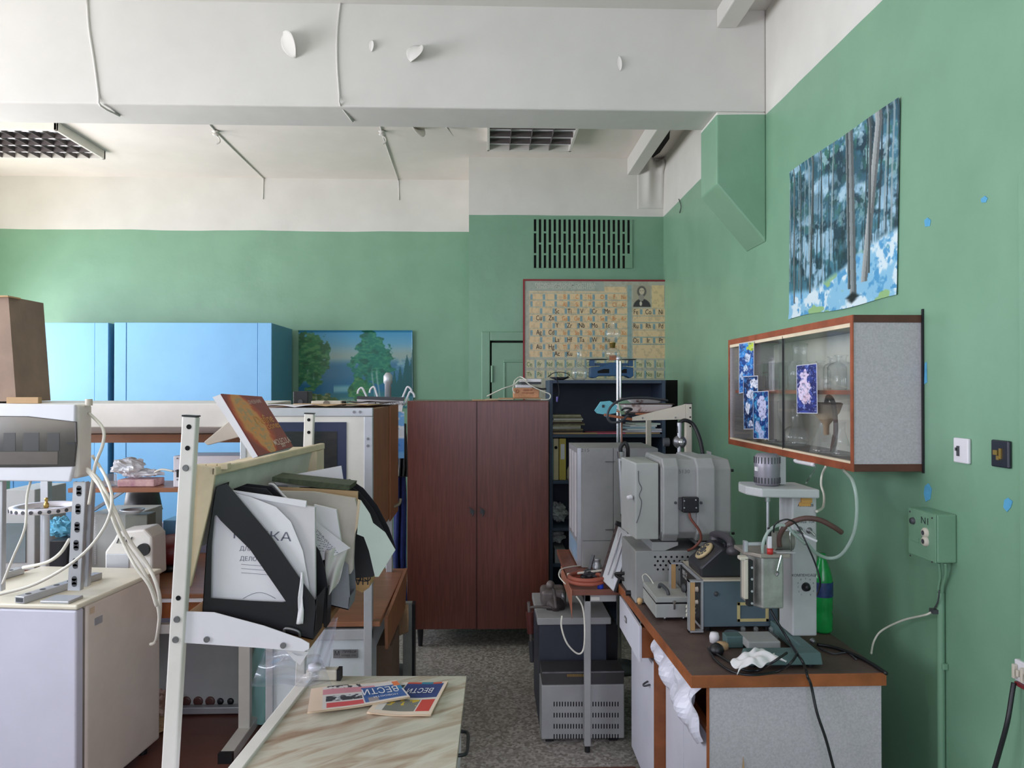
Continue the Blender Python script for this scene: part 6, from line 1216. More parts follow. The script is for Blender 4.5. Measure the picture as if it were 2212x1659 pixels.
cable([PZ(1765, 1392, bz_+.006), PZ(1800, 1398, bz_+.006), PZ(1840, 1412, bz_+.006), PZ(1880, 1432, bz_+.006), PZ(1915, 1455, bz_+.006)], .006, M_black, 'thick dark cable lying along the rear edge of the workbench')
cable([PZ(1770, 1400, bz_+.003), PZ(1800, 1412, bz_+.003), PZ(1830, 1410, bz_+.003), PZ(1850, 1425, bz_+.003)], .003, M_dgrey, 'thin dark wire on the bench top behind the column')
c_ = PZ(1548, 1400, bz_+.02); t = thing('black_plug', 'black mains plug on the workbench before the blue-grey instrument', 'plug', c_)
MB().lathe(c_+Vector((0,0,-.018)), [(0,0),(.022,0),(.026,.012),(.020,.026),(.009,.034),(0,.034)], 18).build('body', M_black, t); 
# dark green support feet, lens, petri dishes, grey lid, white cloth
t = thing('green_block', 'small dark green block standing left of the grey metal lid', 'block', PZ(1580, 1402, bz_)); c_ = PZ(1582, 1400, bz_); MB().box(c_.x-.02, c_.x+.04, c_.y, c_.y+.05, bz_, bz_+.04).build('block', M_base, t, bevel=.003)
t = thing('grey_lid', 'grey metal box lid on the bench behind the white cloth', 'lid', PZ(1640, 1400, bz_)); a = PZ(1612, 1395, bz_+.02); b = PZ(1683, 1395, bz_+.02); MB().box(a.x, b.x, a.y-.02, a.y+.09, bz_+.012, bz_+.04).build('lid', M_grey, t, bevel=.004)
MB().box(a.x+.01, b.x-.01, a.y-.01, a.y+.08, bz_, bz_+.012).build('rim', M_dgrey, t)
cc = PZ(1634, 1425, bz_+.05)
def cloth(u, v):
    x = (u-.5)*.15; y = (v-.5)*.08; h = .006*math.sin(u*9+v*3)+.005*math.sin(v*11-u*5)+.003*math.sin(u*23+v*9); drop = 0
    return Vector((cc.x+x*(1-.15*v)+.01*math.sin(v*7), cc.y+y+.008*math.sin(u*11), max(bz_+.003, cc.z+.012+h-.12*max(0, .3-u)-.03*max(0, .25-v))))
tag(MB().grid(cloth, 34, 18).build('white_cloth', M_paper, solid=.003), 'crumpled white cloth draped on the green base of the stirrer stand', 'cloth')
c_ = PZ(1543, 1375, bz_+.02); tag(MB().lathe(c_+Vector((0,0,-.02)), [(0,0),(.016,0),(.018,.02),(.014,.034),(0,.036)], 14).build('rubber_stopper', M_whitem), 'small white stopper at the foot of the instrument', 'stopper')
c_ = PZ(1560, 1388, bz_+.02); tag(MB().lathe(c_+Vector((0,0,-.02)), [(0,0),(.022,0),(.022,.014),(.018,.02),(0,.022)], 16).build('cork_disc', M_card), 'tan round cork disc beside the white stopper on the bench', 'cap')
for i, px in enumerate((1605, 1633, 1666)):
    c_ = PZ(px, 1372, bz_+.006); c_.z = bz_; t = thing('stopper_dish', ['small glass lid with a round knob, leftmost before the blue instrument', 'small glass lid with a round knob, middle one before the blue instrument', 'small glass lid with a round knob, beside the stirrer column'][i], 'glassware', c_, 'knobbed glass lids on the bench')
    MB().lathe(c_, [(0,0),(.028,0),(.028,.006),(.022,.014),(.006,.018),(0,.018)], 20).build('dish', M_glass, t); MB().ball(c_+Vector((0,0,.028)), .010, 12).build('knob', M_glass, t)
c_ = PZ(1582, 1380, bz_); tag(MB().lathe(c_, [(0,0),(.03,0),(.032,.02),(.028,.024),(0,.02)], 20).build('glass_dish', M_glass), 'low glass dish behind the green block', 'glassware')
# green bottle
c_ = Vector((PY(1776, 1300, 2.72).x, 2.72, bz_)); s_ = 2.72/F; t = thing('green_bottle', 'green plastic drink bottle with a dark label standing behind the stirrer column', 'bottle', c_)
gm = mat('green_plastic', (30, 150, 70), .15, var=.15, scale=14); h = PY(1776, 1195, 2.72).z-bz_
MB().lathe(c_, [(0,.004),(.03,0),(.036,.01),(.037,.06),(.034,.075),(.037,.09),(.037,h*.62),(.035,h*.7),(.028,h*.8),(.015,h*.92),(.012,h),(0,h)], 26).build('bottle', gm, t)
MB().lathe(c_+Vector((0,0,h*.46)), [(.0378,0),(.0382,.004),(.0382,.05),(.0378,.054)], 26).build('label', mat('bottle_label', (40, 60, 110), .4, var=.4, scale=40), t)
# ---------------- blue-grey instrument with telephone ----------------
M_ibl = mat('instr_blue', (90, 108, 118), .5, var=.1); x0, x1 = .79, 1.075; y0, y1 = 2.72, 3.02; zt = PY(1600, 1252, 2.72).z
t = thing('pump_instrument', 'blue-grey instrument with black front panel and wooden handles, under the telephone', 'instrument', ((x0+x1)/2, y0, bz_))
MB().box(x0+.004, x1, y0, y1, bz_+.02, zt-.006).build('case', M_ibl, t, bevel=.003)
MB().box(x0, x1, y0-.004, y1+.004, zt-.006, zt).build('top_cover', M_beige, t, bevel=.002)
MB().box(x0-.004, x0+.004, y0-.004, y1+.004, bz_+.012, zt).build('front_frame', M_alu, t, bevel=.001)
fp_ = MB().box(x0-.006, x0-.003, y0+.01, y1-.01, bz_+.025, zt-.012).build('front_panel', M_black, t)
def pxf(u, v): return Vector((x0-.007, y1-.01-u*(y1-y0-.02), zt-.012-v*(zt-.012-bz_-.025)))
l = MB(); l.text('МПЧ-7', pxf(.26, .12), (0,-1,0), (0,0,1), .024, True, .9); l.text('КАТАРИ', pxf(.26, .22), (0,-1,0), (0,0,1), .014, True); l.build('lettering', M_paper, fp_)
for u_ in (.52, .62, .72): p = pxf(u_, .22); MB().box(p.x-.004, p.x+.001, p.y-.009, p.y+.009, p.z-.009, p.z+.009).build('push_button', M_whitem, t, bevel=.001)
for u_, v_, r_ in ((.25, .5, .02), (.5, .55, .016), (.92, .2, .01), (.92, .5, .008)): p = pxf(u_, v_); MB().lathe(p, [(0,-.010),(r_*.8,-.010),(r_,0)], 16, up=(1,0,0)).build('knob', M_dgrey if r_ > .015 else M_beige, t)
for k in range(3): p = pxf(.8, .62+.1*k); MB().tube([p, p+Vector((-.03,-.01,0)), p+Vector((-.035,-.012,-.01))], .005).build('side_lead', M_wire, t)
fr_ = MB(); 
for u0_, v0_ in ((.97, .1), (.97, .55)):
    a = PY(1524, 1270 if v0_ < .3 else 1318, y0-.002); 
for yy in (y0-.015, y1-.035):
    hd = MB(); hd.box(x0-.05, x0-.03, yy, yy+.02, bz_+.012, zt-.004); hd.build('wooden_grip', mat('grip_wood', (196, 156, 104), .5), t, bevel=.002)
    hf = MB(); hf.box(x0-.054, x0-.05, yy-.002, yy+.022, bz_+.006, zt); hf.box(x0-.054, x0, yy-.002, yy+.022, zt-.004, zt); hf.box(x0-.054, x0, yy-.002, yy+.022, bz_+.006, bz_+.012); hf.build('handle_frame', M_alu, t)
a = PY(1592, 1301, y0-.001); b = PY(1660, 1342, y0-.001); g_ = MB(); w_ = .011
g_.box(a.x, b.x, y0-.005, y0, a.z-w_, a.z).box(a.x, b.x, y0-.005, y0, b.z, b.z+w_).box(a.x, a.x+w_, y0-.005, y0, b.z, a.z).box(b.x-w_, b.x, y0-.005, y0, b.z, a.z); g_.build('yellow_frame', mat('frame_yellow', (206, 190, 134), .5), t, bevel=.001)
p = PY(1547, 1283, y0-.001); MB().lathe(p, [(0,-.005),(.007,-.005),(.009,0)], 14, up=(0,1,0)).build('screw', M_dgrey, t)
g_ = MB()
for x in (x0+.03, x1-.03): g_.cyl((x, y0+.03, bz_), (x, y0+.03, bz_+.02), .012); g_.cyl((x, y1-.03, bz_), (x, y1-.03, bz_+.02), .012)
g_.build('feet', M_black, t)
# telephone
zp = zt+.001; Yt = y0+.03; tx0 = PY(1514, 1220, Yt).x; txm = PY(1537, 1220, Yt).x; tx1 = PY(1612, 1220, Yt).x; sT = Yt/F
M_tel = mat('phone_dark', (44, 44, 50), .35, var=.1)
t = thing('rotary_telephone', 'dark grey rotary telephone with a cream dial on top of the blue-grey instrument', 'telephone', (txm, Yt, zp))
H = lambda y: PY(1560, y, Yt).z
low, mid, hi = zp+.012, H(1217), H(1185)
W = .17
pr = [(tx0, zp), (tx0-.004, mid-.018), (tx0+.006, mid-.008), (tx0+.078, hi), (tx0+.12, hi-.002), (tx1, mid), (tx1, zp)]
MB().prism([(x, Yt, z) for x, z in pr], (0, W, 0)).build('body', M_tel, t, bevel=.008, seg=3)
n_ = Vector((-(hi-mid+.008), 0, .072)).normalized(); sld = Vector((.072, 0, hi-mid+.008)).normalized(); c_ = Vector((tx0+.042, Yt+W*.5, (mid-.008+hi)/2))+n_*.002
d_ = MB().lathe(c_, [(0,0),(.04,0),(.041,.008),(.036,.011),(0,.011)], 30, up=n_).build('dial', mat('dial_cream', (206, 184, 140), .45), t)
fh = MB()
for k in range(10): a_ = 2*math.pi*k/12; q_ = c_+n_*.0112+sld*(.027*math.cos(a_))+Vector((0,1,0))*(.027*math.sin(a_)); fh.cyl(q_, q_+n_*.001, .0055, n=12)
fh.build('finger_holes', M_dgrey, d_); MB().lathe(c_+n_*.011, [(0,0),(.016,0),(.016,.002),(0,.002)], 20, up=n_).build('dial_centre', M_dgrey, d_)
hx = tx0+.115; hz_ = hi+.018; hsn = MB(); hsn.tube([(hx-.012, Yt-.03, hz_-.004), (hx, Yt+.01, hz_+.008), (hx+.004, Yt+W*.5, hz_+.010), (hx, Yt+W-.01, hz_+.004), (hx-.01, Yt+W+.03, hz_-.008)], .015, 12)
hsn.lathe((hx+.0, Yt-.022, hz_-.035), [(0,0),(.022,0),(.026,.01),(.022,.024),(.012,.036),(0,.038)], 18); hsn.lathe((hx+.0, Yt+W+.02, hz_-.035), [(0,0),(.022,0),(.026,.01),(.022,.024),(.012,.036),(0,.038)], 18)
hsn.build('handset', mat('phone_grey', (72, 68, 74), .35), t)
MB().box(hx-.012, hx+.02, Yt+.03, Yt+.05, hi-.004, hz_-.006).box(hx-.012, hx+.02, Yt+W-.05, Yt+W-.03, hi-.004, hz_-.006).build('cradle', M_tel, t)
# beige white instrument box with latch
x0, x1, y0, y1 = .649, .783, 2.86, 3.10; z1_ = PY(1460, 1290, 2.86).z; z0_ = bz_+.012; zl = z0_+(z1_-z0_)*.70
t = thing('lidded_case', 'small grey-white lidded metal case with a latch and carry handle on the workbench', 'case', ((x0+x1)/2, y0, bz_))
MB().box(x0, x1, y0, y1, z0_, zl-.003).build('base', M_grey2, t, bevel=.003); MB().box(x0, x1, y0, y1, zl+.003, z1_).build('lid', M_grey2, t, bevel=.003); MB().box(x0+.002, x1-.002, y0+.002, y1-.002, zl-.003, zl+.003).build('seal', M_black, t)
lx = PY(1456, 1310, y0).x; g_ = MB(); g_.box(lx-.004, lx+.004, y0-.007, y0, zl-.022, zl+.012); g_.box(lx-.007, lx+.007, y0-.005, y0, zl+.002, zl+.010); g_.build('latch', M_chrome, t, bevel=.001)
MB().tube([((x0+x1)/2-.01, y0+.03, z1_), ((x0+x1)/2-.012, y0+.045, z1_+.016), ((x0+x1)/2-.02, y0+.12, z1_+.018), ((x0+x1)/2-.022, y0+.135, z1_)], .007).build('carry_handle', M_dgrey, t)
g_ = MB()
for x in (x0+.04, x1-.02):
    for y in (y0+.02, y1-.02): g_.lathe((x, y, bz_), [(0,0),(.008,0),(.006,.006),(.008,.012),(0,.012)], 12)
g_.build('feet', M_chrome, t)
tag(MB().lathe((PZ(1382, 1305, bz_).x, PZ(1382, 1305, bz_).y, bz_), [(0,0),(.008,0),(.012,.012),(.009,.024),(0,.027)], 14).build('wooden_peg', mat('light_wood', (220, 180, 124), .5)), 'small pale wooden peg on the bench beside the lidded case', 'knob')
tag(MB().cyl(PZ(1352, 1281, bz_+.014), PZ(1390, 1281, bz_+.014), .012, n=14).build('black_tool', M_black), 'short black round tool lying on the bench behind the lidded case', 'handle')
cable([PY(1392, 1262, 3.1), PY(1388, 1245, 3.1), PY(1395, 1240, 3.1), PY(1405, 1250, 3.08), PY(1412, 1262, 3.06)], .0025, M_wire, 'thin white wire loop rising behind the lidded case')
# ---------------- perforated box and muffle furnace ----------------
x0, x1, y0, y1 = .618, .985, 3.1, 3.42; z1_ = PY(1450, 1190, 3.1).z
t = thing('perforated_case', 'grey metal case with rows of round holes carrying the round furnace', 'case', ((x0+x1)/2, y0, bz_))
MB().box(x0, x1, y0, y1, bz_, z1_).build('case', M_grey, t, bevel=.004)
h = MB()
for r, y in enumerate((1203, 1212, 1221, 1230)):
    for k in range(10 if r in (0,) else 9):
        p = PY(1415+k*11.8+(5.9 if r % 2 else 0), y, y0)
        if p.x < x1-.01: h.cyl(p+Vector((0,-.0006,0)), p+Vector((0,.001,0)), .0047, n=12)
h.build('holes', M_hole, t)
# furnace: octagonal drum with two raised bands, left door
Yq = 3.08
def fp2(px, py): p = PY(px, py, Yq); return p.x, p.z
fx = [fp2(x, 1100)[0] for x in (1350, 1373, 1424, 1427, 1465, 1505, 1543, 1580)]
fzt = PY(1450, 994, Yq).z; fzb = PY(1450, 1167, Yq).z; cz = (fzt+fzb)/2; hh_ = (fzt-fzb)/2; dpt = .34
t = thing('muffle_furnace', 'grey drum-shaped laboratory furnace with raised bands and a black terminal box', 'furnace', ((fx[0]+fx[-1])/2, Yq, fzb))
def octa(x0, x1, ex, name, m=M_grey):
    y0, y1 = Yq-ex, Yq+dpt+ex; z0, z1 = cz-hh_-ex*.4, cz+hh_+ex*.4; c = .035
    return MB().prism([(x0, y0+c, z0), (x0, y0, z0+c), (x0, y0, z1-c), (x0, y0+c, z1), (x0, y1-c, z1), (x0, y1, z1-c), (x0, y1, z0+c), (x0, y1-c, z0)], (x1-x0, 0, 0)).build(name, m, t, bevel=.006)
octa(fx[3], fx[-1], 0, 'drum'); octa(fx[3]+.006, fx[4], .018, 'band'); octa(fx[5]-.004, fx[6], .018, 'band')
dz0 = cz-hh_+.003; dz1 = cz+hh_-.012
dd = MB().hexa([(fx[0]+.012, Yq+.16, dz0+.02), (fx[1], Yq+.0, dz0), (fx[2]-.002, Yq+.0, dz0), (fx[2]-.002, Yq+.3, dz0), (fx[0]+.012, Yq+.16, dz1+.012), (fx[1], Yq, dz1), (fx[2]-.002, Yq, dz1), (fx[2]-.002, Yq+.3, dz1)]).build('door', M_grey2, t, bevel=.005)
MB().box(fx[2]-.002, fx[3]+.006, Yq+.02, Yq+dpt-.02, dz0+.02, dz1-.02).build('door_gap', M_black, t)
cw = MB(); cw.tube([PY(1379, 1017, Yq-.003), PY(1380, 1040, Yq-.004), PY(1386, 1055, Yq-.004), PY(1381, 1070, Yq-.004), PY(1386, 1085, Yq-.004), PY(1382, 1110, Yq-.004), PY(1375, 1130, Yq-.004)], .0015, 5); cw.build('thin_wire', M_dgrey, t)
p = PY(1366, 1072, Yq+.05); MB().lathe(p+Vector((-.012,-.03,0)), [(0,-.018),(.008,-.018),(.010,-.004),(.011,0)], 14, up=(1,.6,0)).build('door_knob', M_whitem, t)
a = PY(1474, 1074, Yq-.04); b = PY(1509, 1107, Yq-.04); MB().box(a.x-.012, a.x+.02, Yq-.034, Yq, b.z+.01, a.z-.006).build('terminal_neck', M_dgrey, t)
tb = MB().box(a.x, b.x, Yq-.05, Yq-.02, b.z, a.z).build('terminal_box', M_black, t, bevel=.005, seg=3)
g_ = MB()
for x, y in ((1478, 1082), (1503, 1080), (1478, 1097), (1504, 1097)): p = PY(x, y, Yq-.0505); g_.cyl(p+Vector((0,-.001,0)), p, .003, n=10)
g_.build('screws', M_alu, tb)
g_ = MB()
for x in (1459, 1514): p = PY(x, 1086, Yq-.018); g_.cyl(p+Vector((0,-.005,0)), p, .006, n=10)
g_.build('bolts', M_dgrey, t)
for x0_, x1_, x2_ in ((1409, 1465, 1436), (1573, 1505, 1540)):
    q_ = PP([(x0_, 1171), (x1_, 1171), (x1_, 1178), (x2_, 1190), (x0_, 1190)], Yq+.02); 
    for p in q_: p.z = min(max(p.z, z1_+.0005), fzb-.004+.01)
    MB().prism(q_, (0, .28, 0)).build('support', M_grey, t, bevel=.001)
l = MB(); l.text('5130', PY(1478, 1019, Yq-.001), (1,0,0), (0,0,1), .022, False, 1.1); l.build('inked_number', mat('faint_ink', (120, 118, 116), .8), t)
for p_ in ((1581, 1016), (1583, 1152)): p = PY(*p_, Yq+.05); MB().cyl(p+Vector((-.004,0,0)), p+Vector((.006,0,0)), .006, n=10).build('hinge_pin', M_black, t)
cable([PY(1489, 1108, Yq-.035), PY(1493, 1122, Yq-.04), PY(1510, 1145, Yq-.045), PY(1514, 1165, Yq-.04), PY(1500, 1182, Yq-.02), PY(1486, 1189, Yq+.02)], .0055, mat('dark_red_cable', (128, 70, 58), .5), 'dark red cable leaving the black terminal box of the furnace')
# ---------------- tall grey furnace cabinet + table ----------------
x0, x1, y0, y1 = .466, .89, 3.87, 4.28; zq = .768; z1_ = PY(1330, 968, y0).z
t = thing('drying_oven', 'tall plain grey oven cabinet with pale side slots, behind the drum furnace', 'oven', ((x0+x1)/2, y0, zq))
MB().box(x0+.02, x1, y0, y1, zq+.0, z1_).build('body', M_grey, t, bevel=.004)
xs = PY(1325, 1000, y0).x; dz = PY(1300, 1167, y0).z
MB().box(x0+.025, xs-.002, y0-.008, y0, dz, z1_-.002).build('door', M_grey, t, bevel=.002); MB().box(xs, x1, y0-.008, y0, zq+.0, z1_-.002).build('fixed_panel', M_grey, t, bevel=.002); MB().box(x0+.025, xs-.002, y0-.008, y0, zq, dz-.003).build('lower_panel', M_grey, t, bevel=.002)
MB().box(xs-.002, xs, y0-.004, y0, zq, z1_).build('seam', M_black, t)
MB().box(x0, x0+.02, y0+.0, y1, zq+.01, z1_).build('side_frame', M_alu, t)
g_ = MB(); 
for k in range(3): g_.box(x0-.003, x0, y0+.05+k*.12, y0+.11+k*.12, dz+.01, z1_-.03)
g_.build('side_slot', M_whitem, t)
MB().box(x0-.003, x0, y0+.03, y1-.05, zq+.03, dz-.02).build('control_strip', mat('strip_blue', (150, 180, 206), .4), t)
for yy in (980+0, 1152): p = PY(1320, yy+(17 if yy == 980 else -8), y0-.012); MB().box(p.x-.03, p.x+.02, y0-.014, y0-.008, p.z-.002, p.z+.002).build('hinge', M_steel, t)
l = MB(); l.text('215', PY(1264, 973, y0-.0095), (1,0,0), (0,0,1), .024, False, 1.3); l.build('inked_number', MC['faint_ink'], t)
# table under it
t = thing('side_table', 'brown-topped table with a grey steel frame carrying the tall oven', 'table', (.5, 3.9, 0))
MB().hexa([(.39, 3.45, .738), (.92, 3.45, .738), (.92, 4.32, .738), (.40, 4.32, .738), (.39, 3.45, .766), (.92, 3.45, .766), (.92, 4.32, .766), (.40, 4.32, .766)]).build('top', mat('side_table_top', (128, 78, 62), .45, var=.2, scale=8), t, bevel=.002)
lx = PY(1269, 1450, 3.47).x
MB().box(lx-.015, lx+.015, 3.46, 3.49, .03, .738).build('leg', M_grey, t, bevel=.003); MB().cyl((lx, 3.475, 0), (lx, 3.475, .03), .013).build('leg_foot', M_black, t)
MB().box(lx-.015, .60, 3.46, 3.49, .705, .738).build('apron_tube', M_grey, t, bevel=.003); MB().box(lx-.015, lx+.015, 3.49, 4.28, .705, .738).build('side_tube', M_grey, t); MB().box(lx-.015, lx+.015, 4.25, 4.28, 0, .705).build('leg', M_grey, t)
MB().box(.88, .91, 3.49, 3.52, 0, .738).build('leg', M_grey, t); MB().box(.88, .91, 4.25, 4.28, 0, .738).build('leg', M_grey, t)
def strip(u, v): return Vector((.388-.012*math.sin(v*4)*u, 3.44+.5*u*(1-.6*v)-.0, .765-.13*v*(1-.4*u)-.0))
tag(MB().grid(strip, 8, 8).build('laminate_strip', mat('torn_laminate', (160, 100, 76), .5), solid=.003), 'torn brown laminate strip hanging from the table left edge', 'laminate')
p = PY(1290, 1282, 3.455); MB().box(p.x-.03, p.x+.012, 3.458, 3.46, .712, .728).build('sticker', M_paperg, t)
# clutter on table: hose coil, metal plate, blue cap, bits
zt_ = .767; c_ = PZ(1268, 1252, zt_+.02)
hs = MB(); pts = [(c_.x+.085*math.cos(a)*(1+.04*math.sin(a*.7)), c_.y-.02+.09*math.sin(a), zt_+.014+.004*k/3) for k, a in enumerate([i*.5 for i in range(27)])]
hs.tube(pts, .010, 10, 4); tag(hs.build('hose_coil', M_cable_r), 'coil of reddish rubber hose on the side table', 'hose')
pa, pb = PY(1225, 1264, 3.6), PY(1300, 1252, 3.6); pa.z = zt_+.032; pb.z = zt_+.05; tag(MB().cyl(pa, pb, .006, n=10).build('white_rod', M_wire), 'cream rod lying across the red hose coil', 'rod')
p = PZ(1297, 1266, zt_+.01); tag(MB().lathe((p.x, p.y, zt_), [(0,0),(.015,0),(.015,.016),(.010,.022),(0,.022)], 16).build('blue_disc', mat('cap_blue', (24, 66, 190), .4)), 'bright blue disc in front of the red hose coil', 'cap')
crumple(PZ(1272, 1240, zt_+.03), .035, M_dgrey, 'metal_scrap', 'dark metal scrap inside the hose coil', 'scrap', 21, (1.3, 1, .6))
p = PY(1290, 1215, 3.72); tag(MB().lathe((p.x, 3.72, zt_), [(0,0),(.022,0),(.022,.05),(.017,.055),(.017,.075),(.02,.08),(0,.08)], 16).build('metal_can', M_alu), 'small bright metal can before the oven', 'can')
tag(MB().bar((p.x-.05, 3.70, zt_), (p.x-.02, 3.72, zt_+.1), .02, .006).build('metal_strap', M_dgrey), 'dark bent metal strap leaning on the oven front', 'strap')
# ribbed heater plate leaning
t = thing('ribbed_plate', 'ribbed shiny grey heater plate leaning between the oven and furnace', 'plate', PY(1320, 1272, 3.42))
A_, B_, C_, D_ = PY(1352, 1138, 3.50), PY(1368, 1152, 3.42), PY(1325, 1277, 3.40), PY(1299, 1253, 3.48)
A_, B_, C_, D_ = PY(1335, 1136, 3.5), PY(1367, 1156, 3.42), PY(1325, 1278, 3.42), PY(1299, 1252, 3.46)
nn_ = (B_-A_).cross(D_-A_).normalized(); nn_ = nn_ if nn_.y > 0 else -nn_
MB().hexa([A_, B_, C_, D_, A_+nn_*.03, B_+nn_*.03, C_+nn_*.03, D_+nn_*.03]).build('plate', M_alu, t, bevel=.003)
rb = MB()
for f_ in (.3, .6): rb.bar(A_.lerp(B_, f_).lerp(D_.lerp(C_, f_), .08)-nn_*.002, A_.lerp(B_, f_).lerp(D_.lerp(C_, f_), .85)-nn_*.002, .006, .004)
rb.build('ribs', M_whitem, t)
MB().hexa([B_+nn_*.002+Vector((.001,0,0)), B_+Vector((.012,0,0)), C_+Vector((.012,0,0)), C_+nn_*.002+Vector((.001,0,0)), B_+nn_*.03, B_+nn_*.03+Vector((.012,0,0)), C_+nn_*.03+Vector((.012,0,0)), C_+nn_*.03]).build('dark_edge', M_black, t)
MB().hexa([A_-Vector((.012,0,0)), A_-nn_*.0, D_, D_-Vector((.012,0,0)), A_+nn_*.03-Vector((.014,0,0)), A_+nn_*.03, D_+nn_*.03, D_+nn_*.03-Vector((.012,0,0))]).build('rusty_edge', mat('rusty', (96, 78, 74), .7, var=.4, scale=40), t)
ck = PY(1342, 1132, 3.46); g_ = MB(); g_.bar(ck+Vector((-.025,0,.004)), ck+Vector((.03,0,-.012)), .03, .02); g_.bar(ck+Vector((.02,0,-.01)), ck+Vector((.05,-.02,-.05)), .02, .02); g_.build('clamp', M_black, t)
# flow meter: slim tube with fittings
t = thing('flow_meter', 'slim vertical metal-framed flow meter with a black hose loop, left of the furnace', 'flow meter', PY(1345, 1125, 3.3))
a, b = PY(1341, 990, 3.3), PY(1347, 1110, 3.3)
MB().cyl(a, b, .012, n=12).build('sleeve', M_alu, t); MB().bar(a.lerp(b, .04)-Vector((0,.0125,0)), a.lerp(b, .94)-Vector((0,.0125,0)), .008, .002, up=(0,1,0)).build('slot', M_black, t)
MB().cyl(a+Vector((-.001,0,.03)), a+Vector((0,0,0)), .016, .014).build('top_fitting', M_chrome, t); MB().cyl(b, b+Vector((.002,0,-.028)), .015, .011).build('bottom_fitting', M_chrome, t)
MB().tube([a+Vector((0,0,.03)), PY(1341, 965, 3.3), PY(1350, 957, 3.3), PY(1356, 968, 3.3), PY(1356, 992, 3.32)], .009).build('hose_loop', M_rubber, t)
MB().cyl(b+Vector((.002,0,-.028)), PY(1348, 1132, 3.42), .005).build('lower_stem', M_alu, t)
tag(MB().tube([PY(1343, 902, 3.5), PY(1343, 955, 3.42)], .004).build('brown_rod', mat('copper_brown', (130, 88, 70), .5, .3)), 'thin brown rod hanging from the rack shelf above the flow meter', 'rod')
# ---------------- rear rack with tray, behind furnace ----------------
t = thing('post_rack', 'beige steel post rack with a tapered bracket shelf above the furnace', 'rack', (.9, 3.55, bz_))
pt = PY(1488, 871, 3.5); px_ = pt.x
o = MB().box(px_-.015, px_+.015, 3.5, 3.53, 0, pt.z).build('post', M_beige, t, bevel=.003); MB().box(px_-.016, px_+.016, 3.499, 3.531, pt.z-.004, pt.z+.001).build('end_cap', M_black, o)
h = MB()
for y in (881, 901, 921): p = PY(1491, y, 3.499); h.cyl(p+Vector((0,-.001,0)), p+Vector((0,.001,0)), .004, n=10)
h.build('holes', M_hole, o)
p2 = PY(1402, 930, 4.36); 
MB().box(p2.x-.014, p2.x+.014, 4.36, 4.39, 0, PY(1402, 905, 4.36).z).build('post', M_beige, t, bevel=.003)
bq = PP([(1481, 873), (1481, 906), (1366, 909), (1366, 901)], 3.5); o = MB().prism(bq, (0, .006, 0)).build('bracket', M_beige, t, bevel=.001)
h = MB()
for x, y in ((1388, 903), (1459, 902)): p = PY(x, y, 3.499); h.cyl(p+Vector((0,-.003,0)), p, .004, n=10)
h.build('screws', M_steel, o)
zsh_ = PY(1420, 896, 3.5).z; xs0 = PY(1366, 900, 3.5).x
MB().box(xs0, px_, 3.51, 4.36, zsh_-.0, zsh_+.006).build('shelf', M_ochre, t)
tag(MB().bar(PY(1306, 896, 3.6), PY(1366, 906, 3.6), .05, .012).build('wooden_strip', M_ochre), 'orange-brown wooden strip projecting left from the rack shelf', 'strip')
# enamel tray rusty
et = mat('rusty_enamel', (226, 226, 224), .35, scale=10, dark=(120, 62, 44)); et.node_tree.nodes['Color Ramp'].color_ramp.elements[0].position = .34; et.node_tree.nodes['Color Ramp'].color_ramp.elements[1].position = .42
zt2 = zsh_+.007; a = PY(1345, 890, 3.6); b = PY(1453, 890, 3.6)
def tray(z0, h_, x0, x1, y0, y1, label):
    mb = MB(); mb.hexa([(x0+.03, y0+.03, z0), (x1-.02, y0+.03, z0), (x1-.02, y1-.03, z0), (x0+.03, y1-.03, z0), (x0, y0, z0+h_), (x1, y0, z0+h_), (x1, y1, z0+h_), (x0, y1, z0+h_)]); t = thing('enamel_tray', label, 'tray', ((x0+x1)/2, (y0+y1)/2, z0), 'rusty enamel trays')
    mb.build('tray', et, t, bevel=.008, seg=3); MB().box(x0-.003, x1+.003, y0-.003, y1+.003, z0+h_, z0+h_+.003).build('rim', mat('rust_rim', (70, 44, 40), .5), t)
tray(zt2, .04, a.x, b.x, 3.58, 3.9, 'rusty white enamel tray, lower of two on the rack shelf'); tray(zt2+.044, .022, a.x+.03, b.x-.04, 3.60, 3.88, 'rusty white enamel tray, upper of two on the rack shelf')
for i, (q_, m_, l_) in enumerate(((PP([(1285, 887), (1298, 868), (1318, 866), (1333, 876), (1331, 892), (1310, 896), (1290, 893)], 3.62), mat('aqua_card', (110, 188, 204), .7), 'folded bright aqua card at the left end of the rack shelf'), (PP([(1335, 864), (1372, 866), (1372, 892), (1342, 896)], 3.7), mat('green_card', (140, 180, 150), .7), 'pale green card behind the enamel trays'))):
    tag(MB().prism(q_, (0, .02, 0)).build('folded_card', m_), l_, 'card')
p = PY(1303, 877, 3.619); tag(MB().box(p.x-.006, p.x+.006, 3.617, 3.619, p.z-.008, p.z+.006).build('card_slot', M_black), 'tiny black square on the aqua card', 'mark')
tag(MB().prism(PP([(1306, 893), (1318, 893), (1316, 903), (1306, 900)], 3.66), (0, .004, 0)).build('blue_tag', mat('tag_blue', (90, 150, 190), .6)), 'small blue tag hanging under the aqua card', 'tag')
cable([PY(1442, 866, 3.6), PY(1400, 860, 3.55), PY(1350, 862, 3.5), PY(1322, 876, 3.48), PY(1312, 898, 3.48), PY(1320, 912, 3.48), PY(1340, 910, 3.48), PY(1358, 896, 3.49)], .006, mat('grey_hose', (56, 58, 64), .45), 'dark grey cable looping left around the rack shelf end')
cable([PY(1343, 886, 3.5), PY(1350, 882, 3.48), PY(1365, 884, 3.48), PY(1352, 892, 3.48), PY(1372, 894, 3.48)], .005, M_black, 'black cable with its connector in front of the enamel trays')
